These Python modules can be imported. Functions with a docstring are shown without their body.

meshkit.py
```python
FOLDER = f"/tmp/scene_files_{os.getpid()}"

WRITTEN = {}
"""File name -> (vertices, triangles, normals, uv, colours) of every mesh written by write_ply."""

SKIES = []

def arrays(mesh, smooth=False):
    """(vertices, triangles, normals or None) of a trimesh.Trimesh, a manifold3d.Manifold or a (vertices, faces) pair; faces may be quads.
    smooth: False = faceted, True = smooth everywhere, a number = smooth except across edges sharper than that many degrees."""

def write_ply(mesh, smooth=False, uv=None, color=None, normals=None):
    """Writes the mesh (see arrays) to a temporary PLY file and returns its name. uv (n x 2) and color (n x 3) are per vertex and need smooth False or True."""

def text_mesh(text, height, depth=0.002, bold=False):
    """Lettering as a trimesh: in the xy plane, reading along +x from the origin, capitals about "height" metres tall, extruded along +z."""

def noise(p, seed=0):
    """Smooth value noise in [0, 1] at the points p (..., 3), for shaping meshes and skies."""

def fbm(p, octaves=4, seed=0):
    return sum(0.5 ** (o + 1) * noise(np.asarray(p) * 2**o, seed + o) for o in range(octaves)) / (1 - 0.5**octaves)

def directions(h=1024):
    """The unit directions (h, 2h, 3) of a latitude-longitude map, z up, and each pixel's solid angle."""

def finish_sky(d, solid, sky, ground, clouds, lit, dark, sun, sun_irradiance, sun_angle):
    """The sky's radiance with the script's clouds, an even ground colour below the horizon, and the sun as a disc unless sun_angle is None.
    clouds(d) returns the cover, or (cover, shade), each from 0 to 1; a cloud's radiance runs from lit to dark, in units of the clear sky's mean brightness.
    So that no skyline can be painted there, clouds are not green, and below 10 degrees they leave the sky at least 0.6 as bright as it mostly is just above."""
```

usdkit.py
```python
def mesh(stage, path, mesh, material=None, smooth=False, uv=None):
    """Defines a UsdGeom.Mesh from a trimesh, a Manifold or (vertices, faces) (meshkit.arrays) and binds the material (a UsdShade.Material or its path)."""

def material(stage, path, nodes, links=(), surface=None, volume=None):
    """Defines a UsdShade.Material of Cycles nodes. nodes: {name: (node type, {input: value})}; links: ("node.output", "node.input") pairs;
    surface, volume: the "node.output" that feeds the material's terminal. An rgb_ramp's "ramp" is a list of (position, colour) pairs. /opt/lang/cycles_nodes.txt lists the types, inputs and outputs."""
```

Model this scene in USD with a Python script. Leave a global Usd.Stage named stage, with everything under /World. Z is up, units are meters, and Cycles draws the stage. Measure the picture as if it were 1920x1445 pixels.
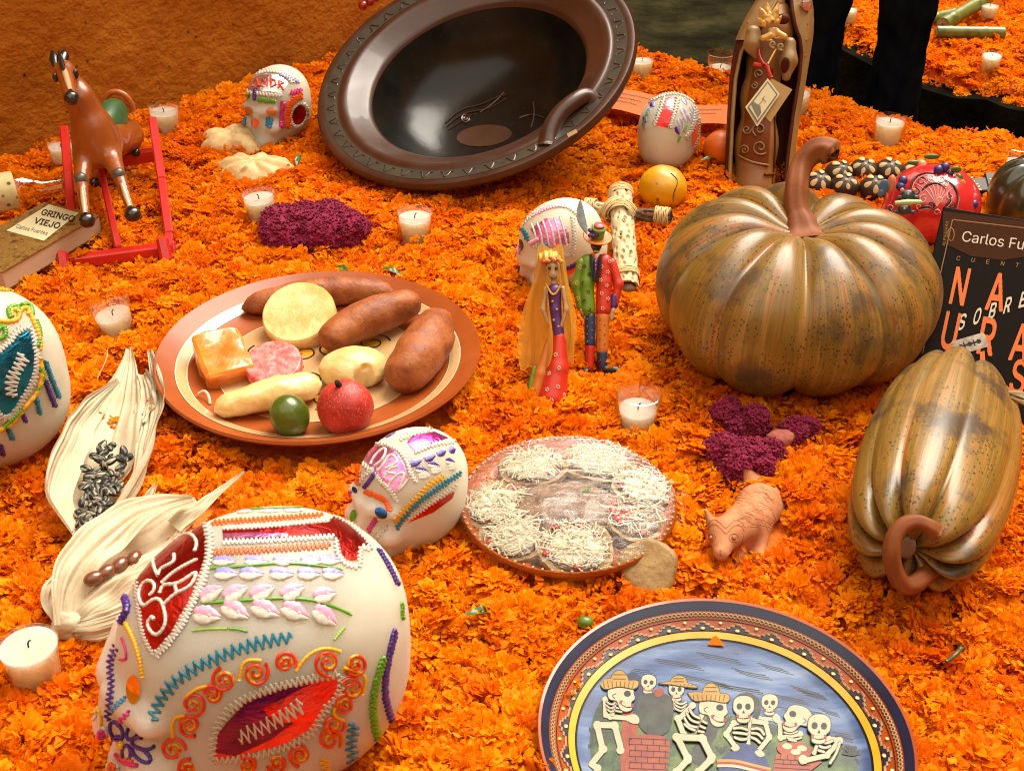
import math, random, re
import numpy as np, trimesh, shapely, manifold3d, usdkit, meshkit
from shapely.geometry import Polygon, LineString, Point
from shapely.ops import unary_union
from pxr import Usd, UsdGeom, UsdLux, UsdShade, Gf, Sdf, Vt

stage = Usd.Stage.CreateInMemory()
UsdGeom.SetStageUpAxis(stage, UsdGeom.Tokens.z); UsdGeom.SetStageMetersPerUnit(stage, 1.0)
UsdGeom.Xform.Define(stage, '/World'); UsdGeom.Scope.Define(stage, '/World/Looks')
RNG = np.random.default_rng(7); random.seed(7)
PI = math.pi
# ------------------------------------------------------------------ camera, sky, sun, exposure
PITCH, FPX, CAMH = math.radians(33.5), 2339.0, 0.857
cam = UsdGeom.Camera.Define(stage, '/World/camera')
cam.CreateHorizontalApertureAttr(36.0); cam.CreateVerticalApertureAttr(36.0 * 770 / 1024)
cam.CreateFocalLengthAttr(36.0 * FPX / 1920); cam.CreateClippingRangeAttr(Gf.Vec2f(0.05, 200))
cam.AddTranslateOp().Set(Gf.Vec3d(0, 0, CAMH)); cam.AddRotateXOp().Set(90 - math.degrees(PITCH))
cam.CreateExposureAttr(2.55)
cam.CreateFStopAttr(22.0); cam.CreateFocusDistanceAttr(1.5)
SUN_EL, SUN_AZ = math.radians(58), math.radians(38)      # azimuth of the direction towards the sun, from +y towards +x
sun = UsdLux.DistantLight.Define(stage, '/World/sun')
sun.CreateNormalizeAttr(True); sun.CreateIntensityAttr(0.34); sun.CreateAngleAttr(45.0); sun.CreateColorAttr(Gf.Vec3f(1.0, 0.92, 0.80))
sun.AddRotateZOp().Set(-math.degrees(SUN_AZ)); sun.AddRotateXOp().Set(-(90 - math.degrees(SUN_EL)))
dome = UsdLux.DomeLight.Define(stage, '/World/sky'); dome.GetPrim().SetCustomDataByKey('kind', 'structure')
skym = usdkit.material(stage, '/World/Looks/sky_look', {
    'sky': ('sky_texture', {'sky_type': 'single_scattering', 'sun_disc': False, 'sun_elevation': SUN_EL, 'sun_rotation': SUN_AZ}),
    'co': ('texture_coordinate', {}), 'nz': ('noise_texture', {'scale': 2.2, 'detail': 5.0}),
    'rp': ('rgb_ramp', {'ramp': [(0.30, (0.75,) * 3), (0.6, (1, 1, 1))]}),
    'cl': ('mix', {'mix_type': 'mix', 'color1': (1, 1, 1), 'color2': (4.5, 3.9, 3.0)}),
    'bg': ('background_shader', {'strength': 0.085})},
    [('co.generated', 'nz.vector'), ('nz.fac', 'rp.fac'), ('rp.color', 'cl.fac'), ('sky.color', 'cl.color1'), ('cl.color', 'bg.color')], surface='bg.background')
UsdShade.MaterialBindingAPI.Apply(dome.GetPrim()).Bind(skym)

# ------------------------------------------------------------------ helpers
FW = np.array([0, math.cos(PITCH), -math.sin(PITCH)]); UP = np.array([0, math.sin(PITCH), math.cos(PITCH)]); RT = np.array([1.0, 0, 0])
CAM = np.array([0, 0, CAMH])
def ray(px, py):
    u, v = (np.asarray(px, float) - 960) / FPX, (np.asarray(py, float) - 722.5) / FPX
    return RT * u[..., None] + FW - UP * v[..., None]
def G(px, py, z=0.0):                                      # the point at height z seen at a pixel of the photograph
    d = ray(px, py); t = (z - CAMH) / d[..., 2]
    return CAM + d * t[..., None] if np.ndim(t) else CAM + d * t
def MPP(px, py, z=0.0):                                    # metres in one pixel there
    return float((z - CAMH) / ray(px, py)[2] / FPX)
def D(px, py, depth): return CAM + ray(px, py) * depth
def norm(a): a = np.asarray(a, float); return a / np.maximum(np.linalg.norm(a, axis=-1, keepdims=True), 1e-12)

used = {}
def numbered(path):
    n = used.get(path, 0); used[path] = n + 1
    return path if n == 0 else f'{path}_{n:03d}'
ORIGIN = {}
def thing(name, label, cat, loc=(0, 0, 0), group=None, kind=None, R=None):
    p = numbered('/World/' + name)
    x = UsdGeom.Xform.Define(stage, p)
    if R is None: x.AddTranslateOp().Set(Gf.Vec3d(*map(float, loc)))
    else:
        m = np.eye(4); m[:3, :3] = np.asarray(R).T; m[3, :3] = loc; x.AddTransformOp().Set(Gf.Matrix4d(*m.ravel().tolist()))
    tag(x.GetPrim(), label, cat, group, kind); ORIGIN[p] = np.array(loc, float)
    return p
def tag(prim, label=None, cat=None, group=None, kind=None):
    for k, v in (('label', label), ('category', cat), ('group', group), ('kind', kind)):
        if v: prim.SetCustomDataByKey(k, v)
def vf(m):
    if isinstance(m, tuple): return np.asarray(m[0], float), tri(np.asarray(m[1], int))
    if hasattr(m, 'to_mesh'):
        q = m.to_mesh(); return np.array(q.vert_properties[:, :3], float), np.array(q.tri_verts)
    return np.array(m.vertices, float), np.array(m.faces)
def tri(f): return f if f.shape[1] == 3 else np.vstack([f[:, [0, 1, 2]], f[:, [0, 2, 3]]])
def cat_m(ms):
    vs, fs, n = [], [], 0
    for m in ms:
        v, f = vf(m); vs.append(v); fs.append(f + n); n += len(v)
    return np.vstack(vs), np.vstack(fs)
def part(name, m, mat, parent, smooth=40, local=False, label=None, kind=None):
    """one mesh under a thing or a part; the shape is given in world space unless local"""
    if isinstance(m, list): m = cat_m(m)
    v, f = vf(m)
    if not local:
        for k, o in ORIGIN.items():
            if parent == k or parent.startswith(k + '/'): v = v - o; break
    p = numbered(parent + '/' + name)
    usdkit.mesh(stage, p, (v, f), mat, smooth)
    tag(stage.GetPrimAtPath(p), label, None, None, kind)
    return p
def solo(name, m, mat, label, cat, group=None, kind=None, smooth=40):
    if isinstance(m, list): m = cat_m(m)
    p = numbered('/World/' + name); usdkit.mesh(stage, p, vf(m), mat, smooth)
    tag(stage.GetPrimAtPath(p), label, cat, group, kind)
    return p
def copy_of(src, loc, label, rot=(0, 0, 0), scale=1.0, group=None):
    base = re.sub(r'_\d{3}$', '', src.rsplit('/', 1)[1])
    p = numbered('/World/' + base)
    x = UsdGeom.Xform.Define(stage, p); x.GetPrim().GetReferences().AddInternalReference(src); x.GetPrim().SetInstanceable(True)
    x.ClearXformOpOrder()
    x.AddTranslateOp().Set(Gf.Vec3d(*map(float, loc))); x.AddRotateXYZOp().Set(Gf.Vec3f(*map(float, rot)))
    x.AddScaleOp().Set(Gf.Vec3f(scale, scale, scale))
    s = stage.GetPrimAtPath(src); tag(x.GetPrim(), label, s.GetCustomDataByKey('category'), group or s.GetCustomDataByKey('group'))
    return p

# shapes ------------------------------------------------------------
def Rz(a): c, s = math.cos(a), math.sin(a); return np.array([[c, -s, 0], [s, c, 0], [0, 0, 1.0]])
def Rx(a): c, s = math.cos(a), math.sin(a); return np.array([[1.0, 0, 0], [0, c, -s], [0, s, c]])
def Ry(a): c, s = math.cos(a), math.sin(a); return np.array([[c, 0, s], [0, 1.0, 0], [-s, 0, c]])
def mv(m, t=(0, 0, 0), R=None, s=1.0):
    v, f = vf(m); v = v * s
    if R is not None: v = v @ np.asarray(R).T
    return v + np.asarray(t, float), f
def frame(n, up=(0, 0, 1)):
    """columns x, y, z with z along n"""
    n = norm(n); x = np.cross(up, n)
    if np.linalg.norm(x) < 1e-6: x = np.array([1.0, 0, 0])
    x = norm(x); return np.stack([x, np.cross(n, x), n], 1)
def box(size, t=(0, 0, 0), R=None, bev=0.0):
    s = np.asarray(size, float)
    if bev > 0:
        b = min(bev, s.min() * 0.45); c = s / 2
        pts = []
        for sx in (-1, 1):
            for sy in (-1, 1):
                for sz in (-1, 1):
                    q = c * (sx, sy, sz)
                    for k in range(3):
                        w = q - np.array((sx, sy, sz)) * b; w[k] = q[k]; pts.append(w)
        m = manifold3d.Manifold.hull_points(np.array(pts))
    else:
        m = trimesh.creation.box(s)
    return mv(m, t, R)
def grid_faces(nu, nv, wrap_u=False, wrap_v=False):
    i, j = np.meshgrid(np.arange(nu if wrap_u else nu - 1), np.arange(nv if wrap_v else nv - 1), indexing='ij')
    a = (i * nv + j).ravel(); b = (((i + 1) % nu) * nv + j).ravel(); c = (((i + 1) % nu) * nv + (j + 1) % nv).ravel(); d = (i * nv + (j + 1) % nv).ravel()
    return np.stack([a, b, c, d], 1)
def lathe(profile, n=48, t=(0, 0, 0), R=None):
    """closed or open profile of (r, z) from bottom axis to top axis"""
    p = np.asarray(profile, float); th = np.linspace(0, 2 * PI, n, endpoint=False)
    v = np.stack([np.outer(np.cos(th), p[:, 0]), np.outer(np.sin(th), p[:, 0]), np.outer(np.ones(n), p[:, 1])], -1).reshape(-1, 3)
    return mv((v, tri(grid_faces(n, len(p), wrap_u=True))), t, R)
def smoothpath(pts, n=40, closed=False):
    from scipy.interpolate import CubicSpline
    p = np.asarray(pts, float)
    if closed: p = np.vstack([p, p[:1]])
    d = np.r_[0, np.cumsum(np.linalg.norm(np.diff(p, axis=0), axis=1) + 1e-9)]
    return CubicSpline(d, p, bc_type='periodic' if closed else 'natural')(np.linspace(0, d[-1], n))
def tube(path, r, n=8, closed=False, flat=1.0, nrm=None, round_ends=True):
    p = np.asarray(path, float); m = len(p); r = np.broadcast_to(np.asarray(r, float), (m,)).copy()
    T = np.gradient(p, axis=0)
    if closed: T = np.roll(p, -1, 0) - np.roll(p, 1, 0)
    T = norm(T)
    if nrm is not None:
        N = np.broadcast_to(nrm, p.shape) - (np.broadcast_to(nrm, p.shape) * T).sum(1, keepdims=True) * T; N = norm(N)
    else:
        N = np.zeros_like(p); a = np.cross(T[0], (0.3, 0.2, 0.93)); 
        if np.linalg.norm(a) < 1e-3: a = np.cross(T[0], (1, 0, 0))
        N[0] = norm(a)
        for i in range(1, m):
            w = N[i - 1] - T[i] * (N[i - 1] @ T[i]); N[i] = w / max(np.linalg.norm(w), 1e-9)
    B = np.cross(T, N); th = np.linspace(0, 2 * PI, n, endpoint=False)
    v = p[:, None] + r[:, None, None] * (np.cos(th)[None, :, None] * N[:, None] * flat + np.sin(th)[None, :, None] * B[:, None])
    f = tri(grid_faces(m, n, wrap_u=closed, wrap_v=True)); v = v.reshape(-1, 3)
    if not closed:
        k = len(v); e0, e1 = p[0] - T[0] * r[0] * (0.7 if round_ends else 0), p[-1] + T[-1] * r[-1] * (0.7 if round_ends else 0)
        v = np.vstack([v, e0, e1]); i = np.arange(n); j = (i + 1) % n
        f = np.vstack([f, np.stack([np.full(n, k), j, i], 1), np.stack([np.full(n, k + 1), (m - 1) * n + i, (m - 1) * n + j], 1)])
    return v, f
def ball(c, r, sub=2, R=None):
    m = trimesh.creation.icosphere(subdivisions=sub); v = m.vertices * np.asarray(r)
    if R is not None: v = v @ np.asarray(R).T
    return v + np.asarray(c), np.array(m.faces)
def plate_poly(poly, h, lift=0.0):
    """a shapely polygon as a slab from z=lift to lift+h"""
    out = []
    for g in getattr(poly, 'geoms', [poly]):
        if g.geom_type != 'Polygon' or g.area < 1e-12: continue
        m = trimesh.creation.extrude_polygon(g, h, engine='earcut'); m.apply_translation([0, 0, lift]); out.append(m)
    return cat_m(out) if out else None

# distance fields -> meshes -------------------------------------------
def smin(a, b, k):
    h = np.clip(0.5 + 0.5 * (b - a) / k, 0, 1); return b + (a - b) * h - k * h * (1 - h)
def sd_ell(p, c, r, R=None):
    q = p - np.asarray(c, np.float32)
    if R is not None: q = q @ np.asarray(R, np.float32)
    r = np.asarray(r, np.float32); k0 = np.linalg.norm(q / r, axis=-1); k1 = np.linalg.norm(q / r ** 2, axis=-1)
    return k0 * (k0 - 1) / np.maximum(k1, 1e-9)
def sd_cap(p, a, b, ra, rb):
    a, b = np.asarray(a, np.float32), np.asarray(b, np.float32); ba = b - a
    h = np.clip(((p - a) @ ba) / max(float(ba @ ba), 1e-12), 0, 1)
    return np.linalg.norm(p - a - h[..., None] * ba, axis=-1) - (ra + (rb - ra) * h)
def sd_box(p, c, half, r, R=None):
    q = p - np.asarray(c, np.float32)
    if R is not None: q = q @ np.asarray(R, np.float32)
    q = np.abs(q) - (np.asarray(half, np.float32) - r)
    return np.linalg.norm(np.maximum(q, 0), axis=-1) + np.minimum(q.max(-1), 0) - r
def nets(fn, lo, hi, step):
    """surface nets of fn(points)=0"""
    lo, hi = np.asarray(lo, float), np.asarray(hi, float); n = np.ceil((hi - lo) / step).astype(int) + 1
    ax = [lo[k] + step * np.arange(n[k]) for k in range(3)]
    P = np.stack(np.meshgrid(*ax, indexing='ij'), -1).astype(np.float32); V = fn(P).astype(float)
    s = V < 0
    corners = [(a, b, c) for a in (0, 1) for b in (0, 1) for c in (0, 1)]
    sl = lambda A, o: A[o[0]:A.shape[0] - 1 + o[0], o[1]:A.shape[1] - 1 + o[1], o[2]:A.shape[2] - 1 + o[2]]
    cnt = sum(sl(s, o).astype(int) for o in corners); act = (cnt > 0) & (cnt < 8)
    idx = -np.ones(act.shape, int); idx[act] = np.arange(act.sum()); ijk = np.argwhere(act)
    acc = np.zeros((len(ijk), 3)); w = np.zeros(len(ijk))
    for o in corners:
        for k in range(3):
            if o[k]: continue
            o2 = list(o); o2[k] = 1
            va, vb = V[tuple((ijk + o).T)], V[tuple((ijk + o2).T)]
            x = (va < 0) != (vb < 0); t = np.where(x, va / np.where(va == vb, 1, va - vb), 0)
            q = ijk + np.asarray(o, float); q[:, k] += t
            acc += np.where(x[:, None], q, 0); w += x
    verts = lo + step * acc / w[:, None]
    F = []
    for k in range(3):
        a, b = [(1, 2), (2, 0), (0, 1)][k]
        A = [slice(None)] * 3; B = [slice(None)] * 3; A[k] = slice(0, -1); B[k] = slice(1, None)
        for q in (a, b): A[q] = slice(1, -1); B[q] = slice(1, -1)
        sa, sb = s[tuple(A)], s[tuple(B)]
        e = np.argwhere(sa != sb); 
        if not len(e): continue
        off = np.zeros(3, int); off[a] = off[b] = 1; g = e + off; flip = ~sa[tuple(e.T)]
        def at(da, db):
            h = g.copy(); h[:, a] -= da; h[:, b] -= db; return idx[tuple(h.T)]
        quad = np.stack([at(1, 1), at(0, 1), at(0, 0), at(1, 0)], 1); quad[flip] = quad[flip][:, ::-1]; F.append(quad)
    return verts, tri(np.vstack(F))
def hits(m, o, d, back=False):
    """first hit of rays o+d*t with a mesh: points, normals, ok"""
    v, f = vf(m); A, E1, E2 = v[f[:, 0]], v[f[:, 1]] - v[f[:, 0]], v[f[:, 2]] - v[f[:, 0]]
    d = np.asarray(d, float); o = np.broadcast_to(o, d.shape); T = np.full(len(d), 1e9); I = np.zeros(len(d), int)
    nrm = np.cross(E1, E2)
    # triangles and rays meet in buckets of direction, so that only near ones are compared
    ref = norm(d.mean(0)); ax = np.cross(ref, (0, 0, 1)) if abs(ref[2]) < .95 else np.cross(ref, (1, 0, 0)); ax = norm(ax); ay = np.cross(ref, ax)
    pr = lambda q: np.stack([(q @ ax) / np.maximum(q @ ref, 1e-6), (q @ ay) / np.maximum(q @ ref, 1e-6)], 1)
    pv = pr(v - o[0]); pd_ = pr(d); lo = np.minimum(np.minimum(pv[f[:, 0]], pv[f[:, 1]]), pv[f[:, 2]]); hi = np.maximum(np.maximum(pv[f[:, 0]], pv[f[:, 1]]), pv[f[:, 2]])
    cell = max(float(np.median(hi - lo)) * 3, 1e-6); key = np.floor(pd_ / cell).astype(int); order = np.lexsort((key[:, 1], key[:, 0])); ks = key[order]
    cuts = np.r_[0, np.nonzero((np.diff(ks, axis=0) != 0).any(1))[0] + 1, len(ks)]
    for s0, s1 in zip(cuts[:-1], cuts[1:]):
        ii = order[s0:s1]; q0, q1 = pd_[ii].min(0), pd_[ii].max(0)
        tt = np.nonzero((lo[:, 0] <= q1[0] + 1e-7) & (hi[:, 0] >= q0[0] - 1e-7) & (lo[:, 1] <= q1[1] + 1e-7) & (hi[:, 1] >= q0[1] - 1e-7))[0]
        if not len(tt): continue
        dd, oo = d[ii][:, None], o[ii][:, None]
        h = np.cross(dd, E2[None, tt]); a = (h * E1[tt]).sum(-1); a = np.where(np.abs(a) < 1e-14, 1e-14, a)
        s = oo - A[tt]; u = (s * h).sum(-1) / a; q = np.cross(s, E1[None, tt]); vv = (dd * q).sum(-1) / a; t = (q * E2[tt]).sum(-1) / a
        ok = (u >= -1e-6) & (vv >= -1e-6) & (u + vv <= 1 + 1e-6) & (t > 1e-5)
        t = np.where(ok, t, 1e9); I[ii] = tt[t.argmin(1)]; T[ii] = t.min(1)
    vn = np.zeros_like(v)
    for k in range(3): np.add.at(vn, f[:, k], nrm)
    P = o + d * T[:, None]; vn = norm(vn)
    w = norm(vn[f[I]].mean(1)); w = np.where(((w * d).sum(1) > 0)[:, None], -w, w)
    return P, w, T < 1e8

def lump(m, amp, freq, seed=0, octv=3):
    v, f = vf(m); t = trimesh.Trimesh(v, f, process=False); n = np.array(t.vertex_normals)
    return v + n * ((meshkit.fbm(v * freq + 3.1, octv, seed) - 0.5) * 2 * amp)[:, None], f
def body_of(a, b, ra, rb, rm, n=20, m=22, bend=(0, 0, 0), blunt=0.25):
    """a fat tapered body between two ends: radii at the ends and in the middle"""
    a, b = np.asarray(a, float), np.asarray(b, float); u = np.linspace(0, 1, m)
    p = a + (b - a) * u[:, None] + np.outer(np.sin(PI * u), bend)
    r = ra * (1 - u) ** 2 + 2 * rm * 1.05 * u * (1 - u) * 1.0 + rb * u ** 2 + 0
    r = r * (1 - (1 - blunt) * (np.abs(2 * u - 1) ** 14))
    return tube(p, r, n)
def on_plane(px, py, o, n):
    d = ray(px, py); t = ((o - CAM) @ n) / (d @ n); return CAM + d * t[..., None]
def poly_px(poly, o, n, h, lift):
    """a flat shape drawn in the photograph's pixels, cut out of a sheet lying on a real plane"""
    q = plate_poly(poly, 1.0)
    if q is None: return None
    v, f = q; p = on_plane(v[:, 0], v[:, 1], o, n); return p + n * (lift + v[:, 2:] * h), f[:, ::-1]
def text_px(text, O, ex, ey, o, n, h=0.0004, lift=0.0003, bold=False):
    v, f = vf(meshkit.text_mesh(text, 1.0, 1.0, bold)); O, ex, ey = map(np.asarray, (O, ex, ey))
    q = O + v[:, :1] * ex + v[:, 1:2] * ey; p = on_plane(q[:, 0], q[:, 1], o, n); return p + n * (lift + v[:, 2:] * h), f
# ------------------------------------------------------------------ materials
RAW = {'petal_deep_orange', 'petal_orange', 'petal_amber', 'flower_litter', 'ochre_stucco', 'mossy_stone', 'dark_stone', 'dark_denim', 'black_leather', 'dark_cotton', 'brown_glaze', 'black_glaze', 'grey_green_glaze', 'brown_relief', 'cockscomb', 'raw_terracotta', 'scratched_clay'}
def mat(name, c, c2=None, c3=None, rough=0.5, scale=20.0, stretch=(1, 1, 1), bump=0.0, bscale=None, bdist=0.002, detail=5.0, spec=0.5, coat=0.0, metal=0.0, sss=0.0, sssr=(1, .5, .25), ssss=0.01,
        speck=None, speck_scale=200.0, speck_at=0.28, transl=0.0, island=0.0, contrast=(0.35, 0.65), coat_rough=0.05, obj=False, sheen=0.0, aniso=0.0, rough2=None, raw=False):
    raw = raw or name in RAW
    tone = lambda q: q if (q is None or raw) else tuple(.84 * x ** 1.22 for x in q)      # deeper, more saturated paints
    c, c2, c3 = tone(c), tone(c2), tone(c3)
    n = {'p': ('principled_bsdf', {'base_color': c, 'roughness': rough, 'specular_ior_level': spec, 'coat_weight': coat, 'coat_roughness': coat_rough, 'metallic': metal, 'subsurface_weight': sss, 'subsurface_radius': sssr, 'subsurface_scale': ssss, 'sheen_weight': sheen})}
    l = []
    co = 'geo.position'; n['geo'] = ('geometry', {})
    if obj: n['tc'] = ('texture_coordinate', {}); co = 'tc.object'
    n['mp'] = ('mapping', {'scale': stretch}); l.append((co, 'mp.vector'))
    last = None
    if c2 is not None:
        n['nz'] = ('noise_texture', {'scale': scale, 'detail': detail, 'roughness': 0.6}); l.append(('mp.vector', 'nz.vector'))
        stops = [(contrast[0], c), (contrast[1], c2)] if c3 is None else [(contrast[0], c), (0.5, c2), (contrast[1], c3)]
        n['rp'] = ('rgb_ramp', {'ramp': stops}); l.append(('nz.fac', 'rp.fac')); last = 'rp.color'
    if speck is not None:
        n['vo'] = ('voronoi_texture', {'scale': speck_scale}); l.append((co, 'vo.vector'))
        n['sn'] = ('noise_texture', {'scale': speck_scale * 0.12, 'detail': 2.0}); l.append((co, 'sn.vector'))
        n['sm'] = ('math', {'math_type': 'multiply', 'value2': 1.0}); l.append(('sn.fac', 'sm.value2')); n['iv'] = ('map_range', {'from_min': speck_at, 'from_max': speck_at * 0.55, 'to_min': 0.0, 'to_max': 1.6, 'clamp': True})
        l += [('vo.distance', 'iv.value'), ('iv.result', 'sm.value1')]
        n['sx'] = ('mix', {'mix_type': 'mix', 'color1': c, 'color2': speck}); l.append(('sm.value', 'sx.fac'))
        if last: l.append((last, 'sx.color1'))
        last = 'sx.color'
    if island:
        n['ih'] = ('hsv', {'color': c}); n['im'] = ('map_range', {'from_min': 0.0, 'from_max': 1.0, 'to_min': 1 - island, 'to_max': 1 + island})
        n['ih2'] = ('map_range', {'from_min': 0.0, 'from_max': 1.0, 'to_min': 0.5 - island * 0.035, 'to_max': 0.5 + island * 0.035})
        n['ww'] = ('white_noise_texture', {'dimensions': '1D'})
        l += [('geo.random_per_island', 'im.value'), ('im.result', 'ih.value'), ('geo.random_per_island', 'ww.w'), ('ww.value', 'ih2.value'), ('ih2.result', 'ih.hue')]
        if last: l.append((last, 'ih.color'))
        last = 'ih.color'
    if last: l.append((last, 'p.base_color'))
    if rough2 is not None:
        n['rn'] = ('noise_texture', {'scale': scale * 2.3, 'detail': 4.0}); n['rm'] = ('map_range', {'from_min': 0.35, 'from_max': 0.65, 'to_min': rough, 'to_max': rough2, 'clamp': True})
        l += [('mp.vector', 'rn.vector'), ('rn.fac', 'rm.value'), ('rm.result', 'p.roughness')]
    if bump:
        n['bn'] = ('noise_texture', {'scale': bscale or scale * 3, 'detail': 5.0, 'roughness': 0.6}); n['bu'] = ('bump', {'strength': bump, 'distance': bdist})
        l += [('mp.vector', 'bn.vector'), ('bn.fac', 'bu.height'), ('bu.normal', 'p.normal')]
    out = 'p.BSDF'
    if transl:
        n['tr'] = ('translucent_bsdf', {'color': c}); n['mx'] = ('mix_closure', {'fac': transl}); l += [('p.BSDF', 'mx.closure1'), ('tr.BSDF', 'mx.closure2')]
        if last: l.append((last, 'tr.color'))
        out = 'mx.closure'
    return usdkit.material(stage, '/World/Looks/' + name, n, l, surface=out)
def glass(name, tint=(1, 1, 1), rough=0.02, refl=1.0, base=0.055, edge=0.75, power=2.6, bump=None):
    n = {'t': ('transparent_bsdf', {'color': tint}), 'g': ('glossy_bsdf', {'color': (refl,) * 3, 'roughness': rough}), 'f': ('layer_weight', {'blend': 0.5}), 'w': ('math', {'math_type': 'power', 'value2': power}),
         'a': ('math', {'math_type': 'multiply_add', 'value2': edge, 'value3': base}), 'm': ('mix_closure', {})}
    l = [('f.facing', 'w.value1'), ('w.value', 'a.value1'), ('a.value', 'm.fac'), ('t.BSDF', 'm.closure1'), ('g.BSDF', 'm.closure2')]
    if bump:
        n['geo'] = ('geometry', {}); n['mp'] = ('mapping', {'rotation': (0, 0, bump[1]), 'scale': bump[2]}); n['bn'] = ('noise_texture', {'scale': bump[0], 'detail': 5.0, 'roughness': .65, 'distortion': .6}); n['bu'] = ('bump', {'strength': bump[3], 'distance': .004})
        l += [('geo.position', 'mp.vector'), ('mp.vector', 'bn.vector'), ('bn.fac', 'bu.height'), ('bu.normal', 'g.normal')]
    return usdkit.material(stage, '/World/Looks/' + name, n, l, surface='m.closure')
def foil(name, c, c2=None, scale=90.0):
    """crinkled metal foil"""
    return usdkit.material(stage, '/World/Looks/' + name, {'p': ('principled_bsdf', {'base_color': c, 'metallic': 0.9, 'roughness': 0.22, 'coat_weight': 0.3}), 'g': ('geometry', {}), 'mp': ('mapping', {'scale': (1, 1, 2.4)}),
        'v': ('voronoi_texture', {'scale': scale, 'feature': 'f1'}), 'n': ('noise_texture', {'scale': scale * 0.9, 'detail': 4.0, 'distortion': 1.2}), 'r': ('rgb_ramp', {'ramp': [(0.4, c), (0.6, c2 or c)]}), 'n2': ('noise_texture', {'scale': scale * 0.35, 'detail': 3.0}),
        'b': ('bump', {'strength': 0.55, 'distance': 0.0025})}, [('g.position', 'mp.vector'), ('mp.vector', 'v.vector'), ('mp.vector', 'n.vector'), ('n.fac', 'b.height'), ('b.normal', 'p.normal'), ('g.position', 'n2.vector'), ('n2.fac', 'r.fac'), ('r.color', 'p.base_color')], surface='p.BSDF')

# petals: three oranges, each petal slightly different
PET = [mat('petal_deep_orange', (0.935, 0.205, 0.002), rough=0.6, spec=0.08, transl=0.5, island=0.2), mat('petal_orange', (0.975, 0.29, 0.002), rough=0.55, spec=0.08, transl=0.5, island=0.18),
       mat('petal_amber', (0.985, 0.365, 0.004), rough=0.55, spec=0.08, transl=0.5, island=0.13)]
M_bed = mat('flower_litter', (0.55, 0.09, 0.003), (0.8, 0.17, 0.004), rough=0.9, scale=90, bump=0.8, bdist=0.006, bscale=160)
M_wall = mat('ochre_stucco', (0.26, 0.084, 0.007), (0.33, 0.109, 0.009), (0.39, 0.138, 0.014), rough=0.95, scale=5, bump=0.9, bscale=42, bdist=0.012, detail=9, spec=0.05, speck=(0.05, 0.016, 0.004), speck_scale=30, speck_at=0.12)
M_floor = mat('mossy_stone', (0.006, 0.0052, 0.0018), (0.015, 0.0125, 0.0045), (0.030, 0.026, 0.010), rough=0.85, scale=6, bump=0.8, bscale=22, bdist=0.03, detail=7, spec=0.02)
M_step = mat('dark_stone', (0.004, 0.0035, 0.0025), (0.012, 0.010, 0.007), rough=0.9, scale=10, bump=0.8, bscale=30, bdist=0.02, spec=0.0)
M_jeans = mat('dark_denim', (0.0035, 0.004, 0.006), (0.008, 0.0085, 0.012), rough=0.95, scale=30, stretch=(1, 1, .3), bump=0.3, bscale=400, bdist=0.001, spec=0.0)
M_skin = mat('skin', (0.38, 0.2, 0.12), rough=0.55, sss=0.1)
M_black = mat('black_leather', (0.01, 0.01, 0.01), rough=0.5)
M_shirt = mat('dark_cotton', (0.02, 0.02, 0.025), rough=0.95, spec=0.1)
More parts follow.
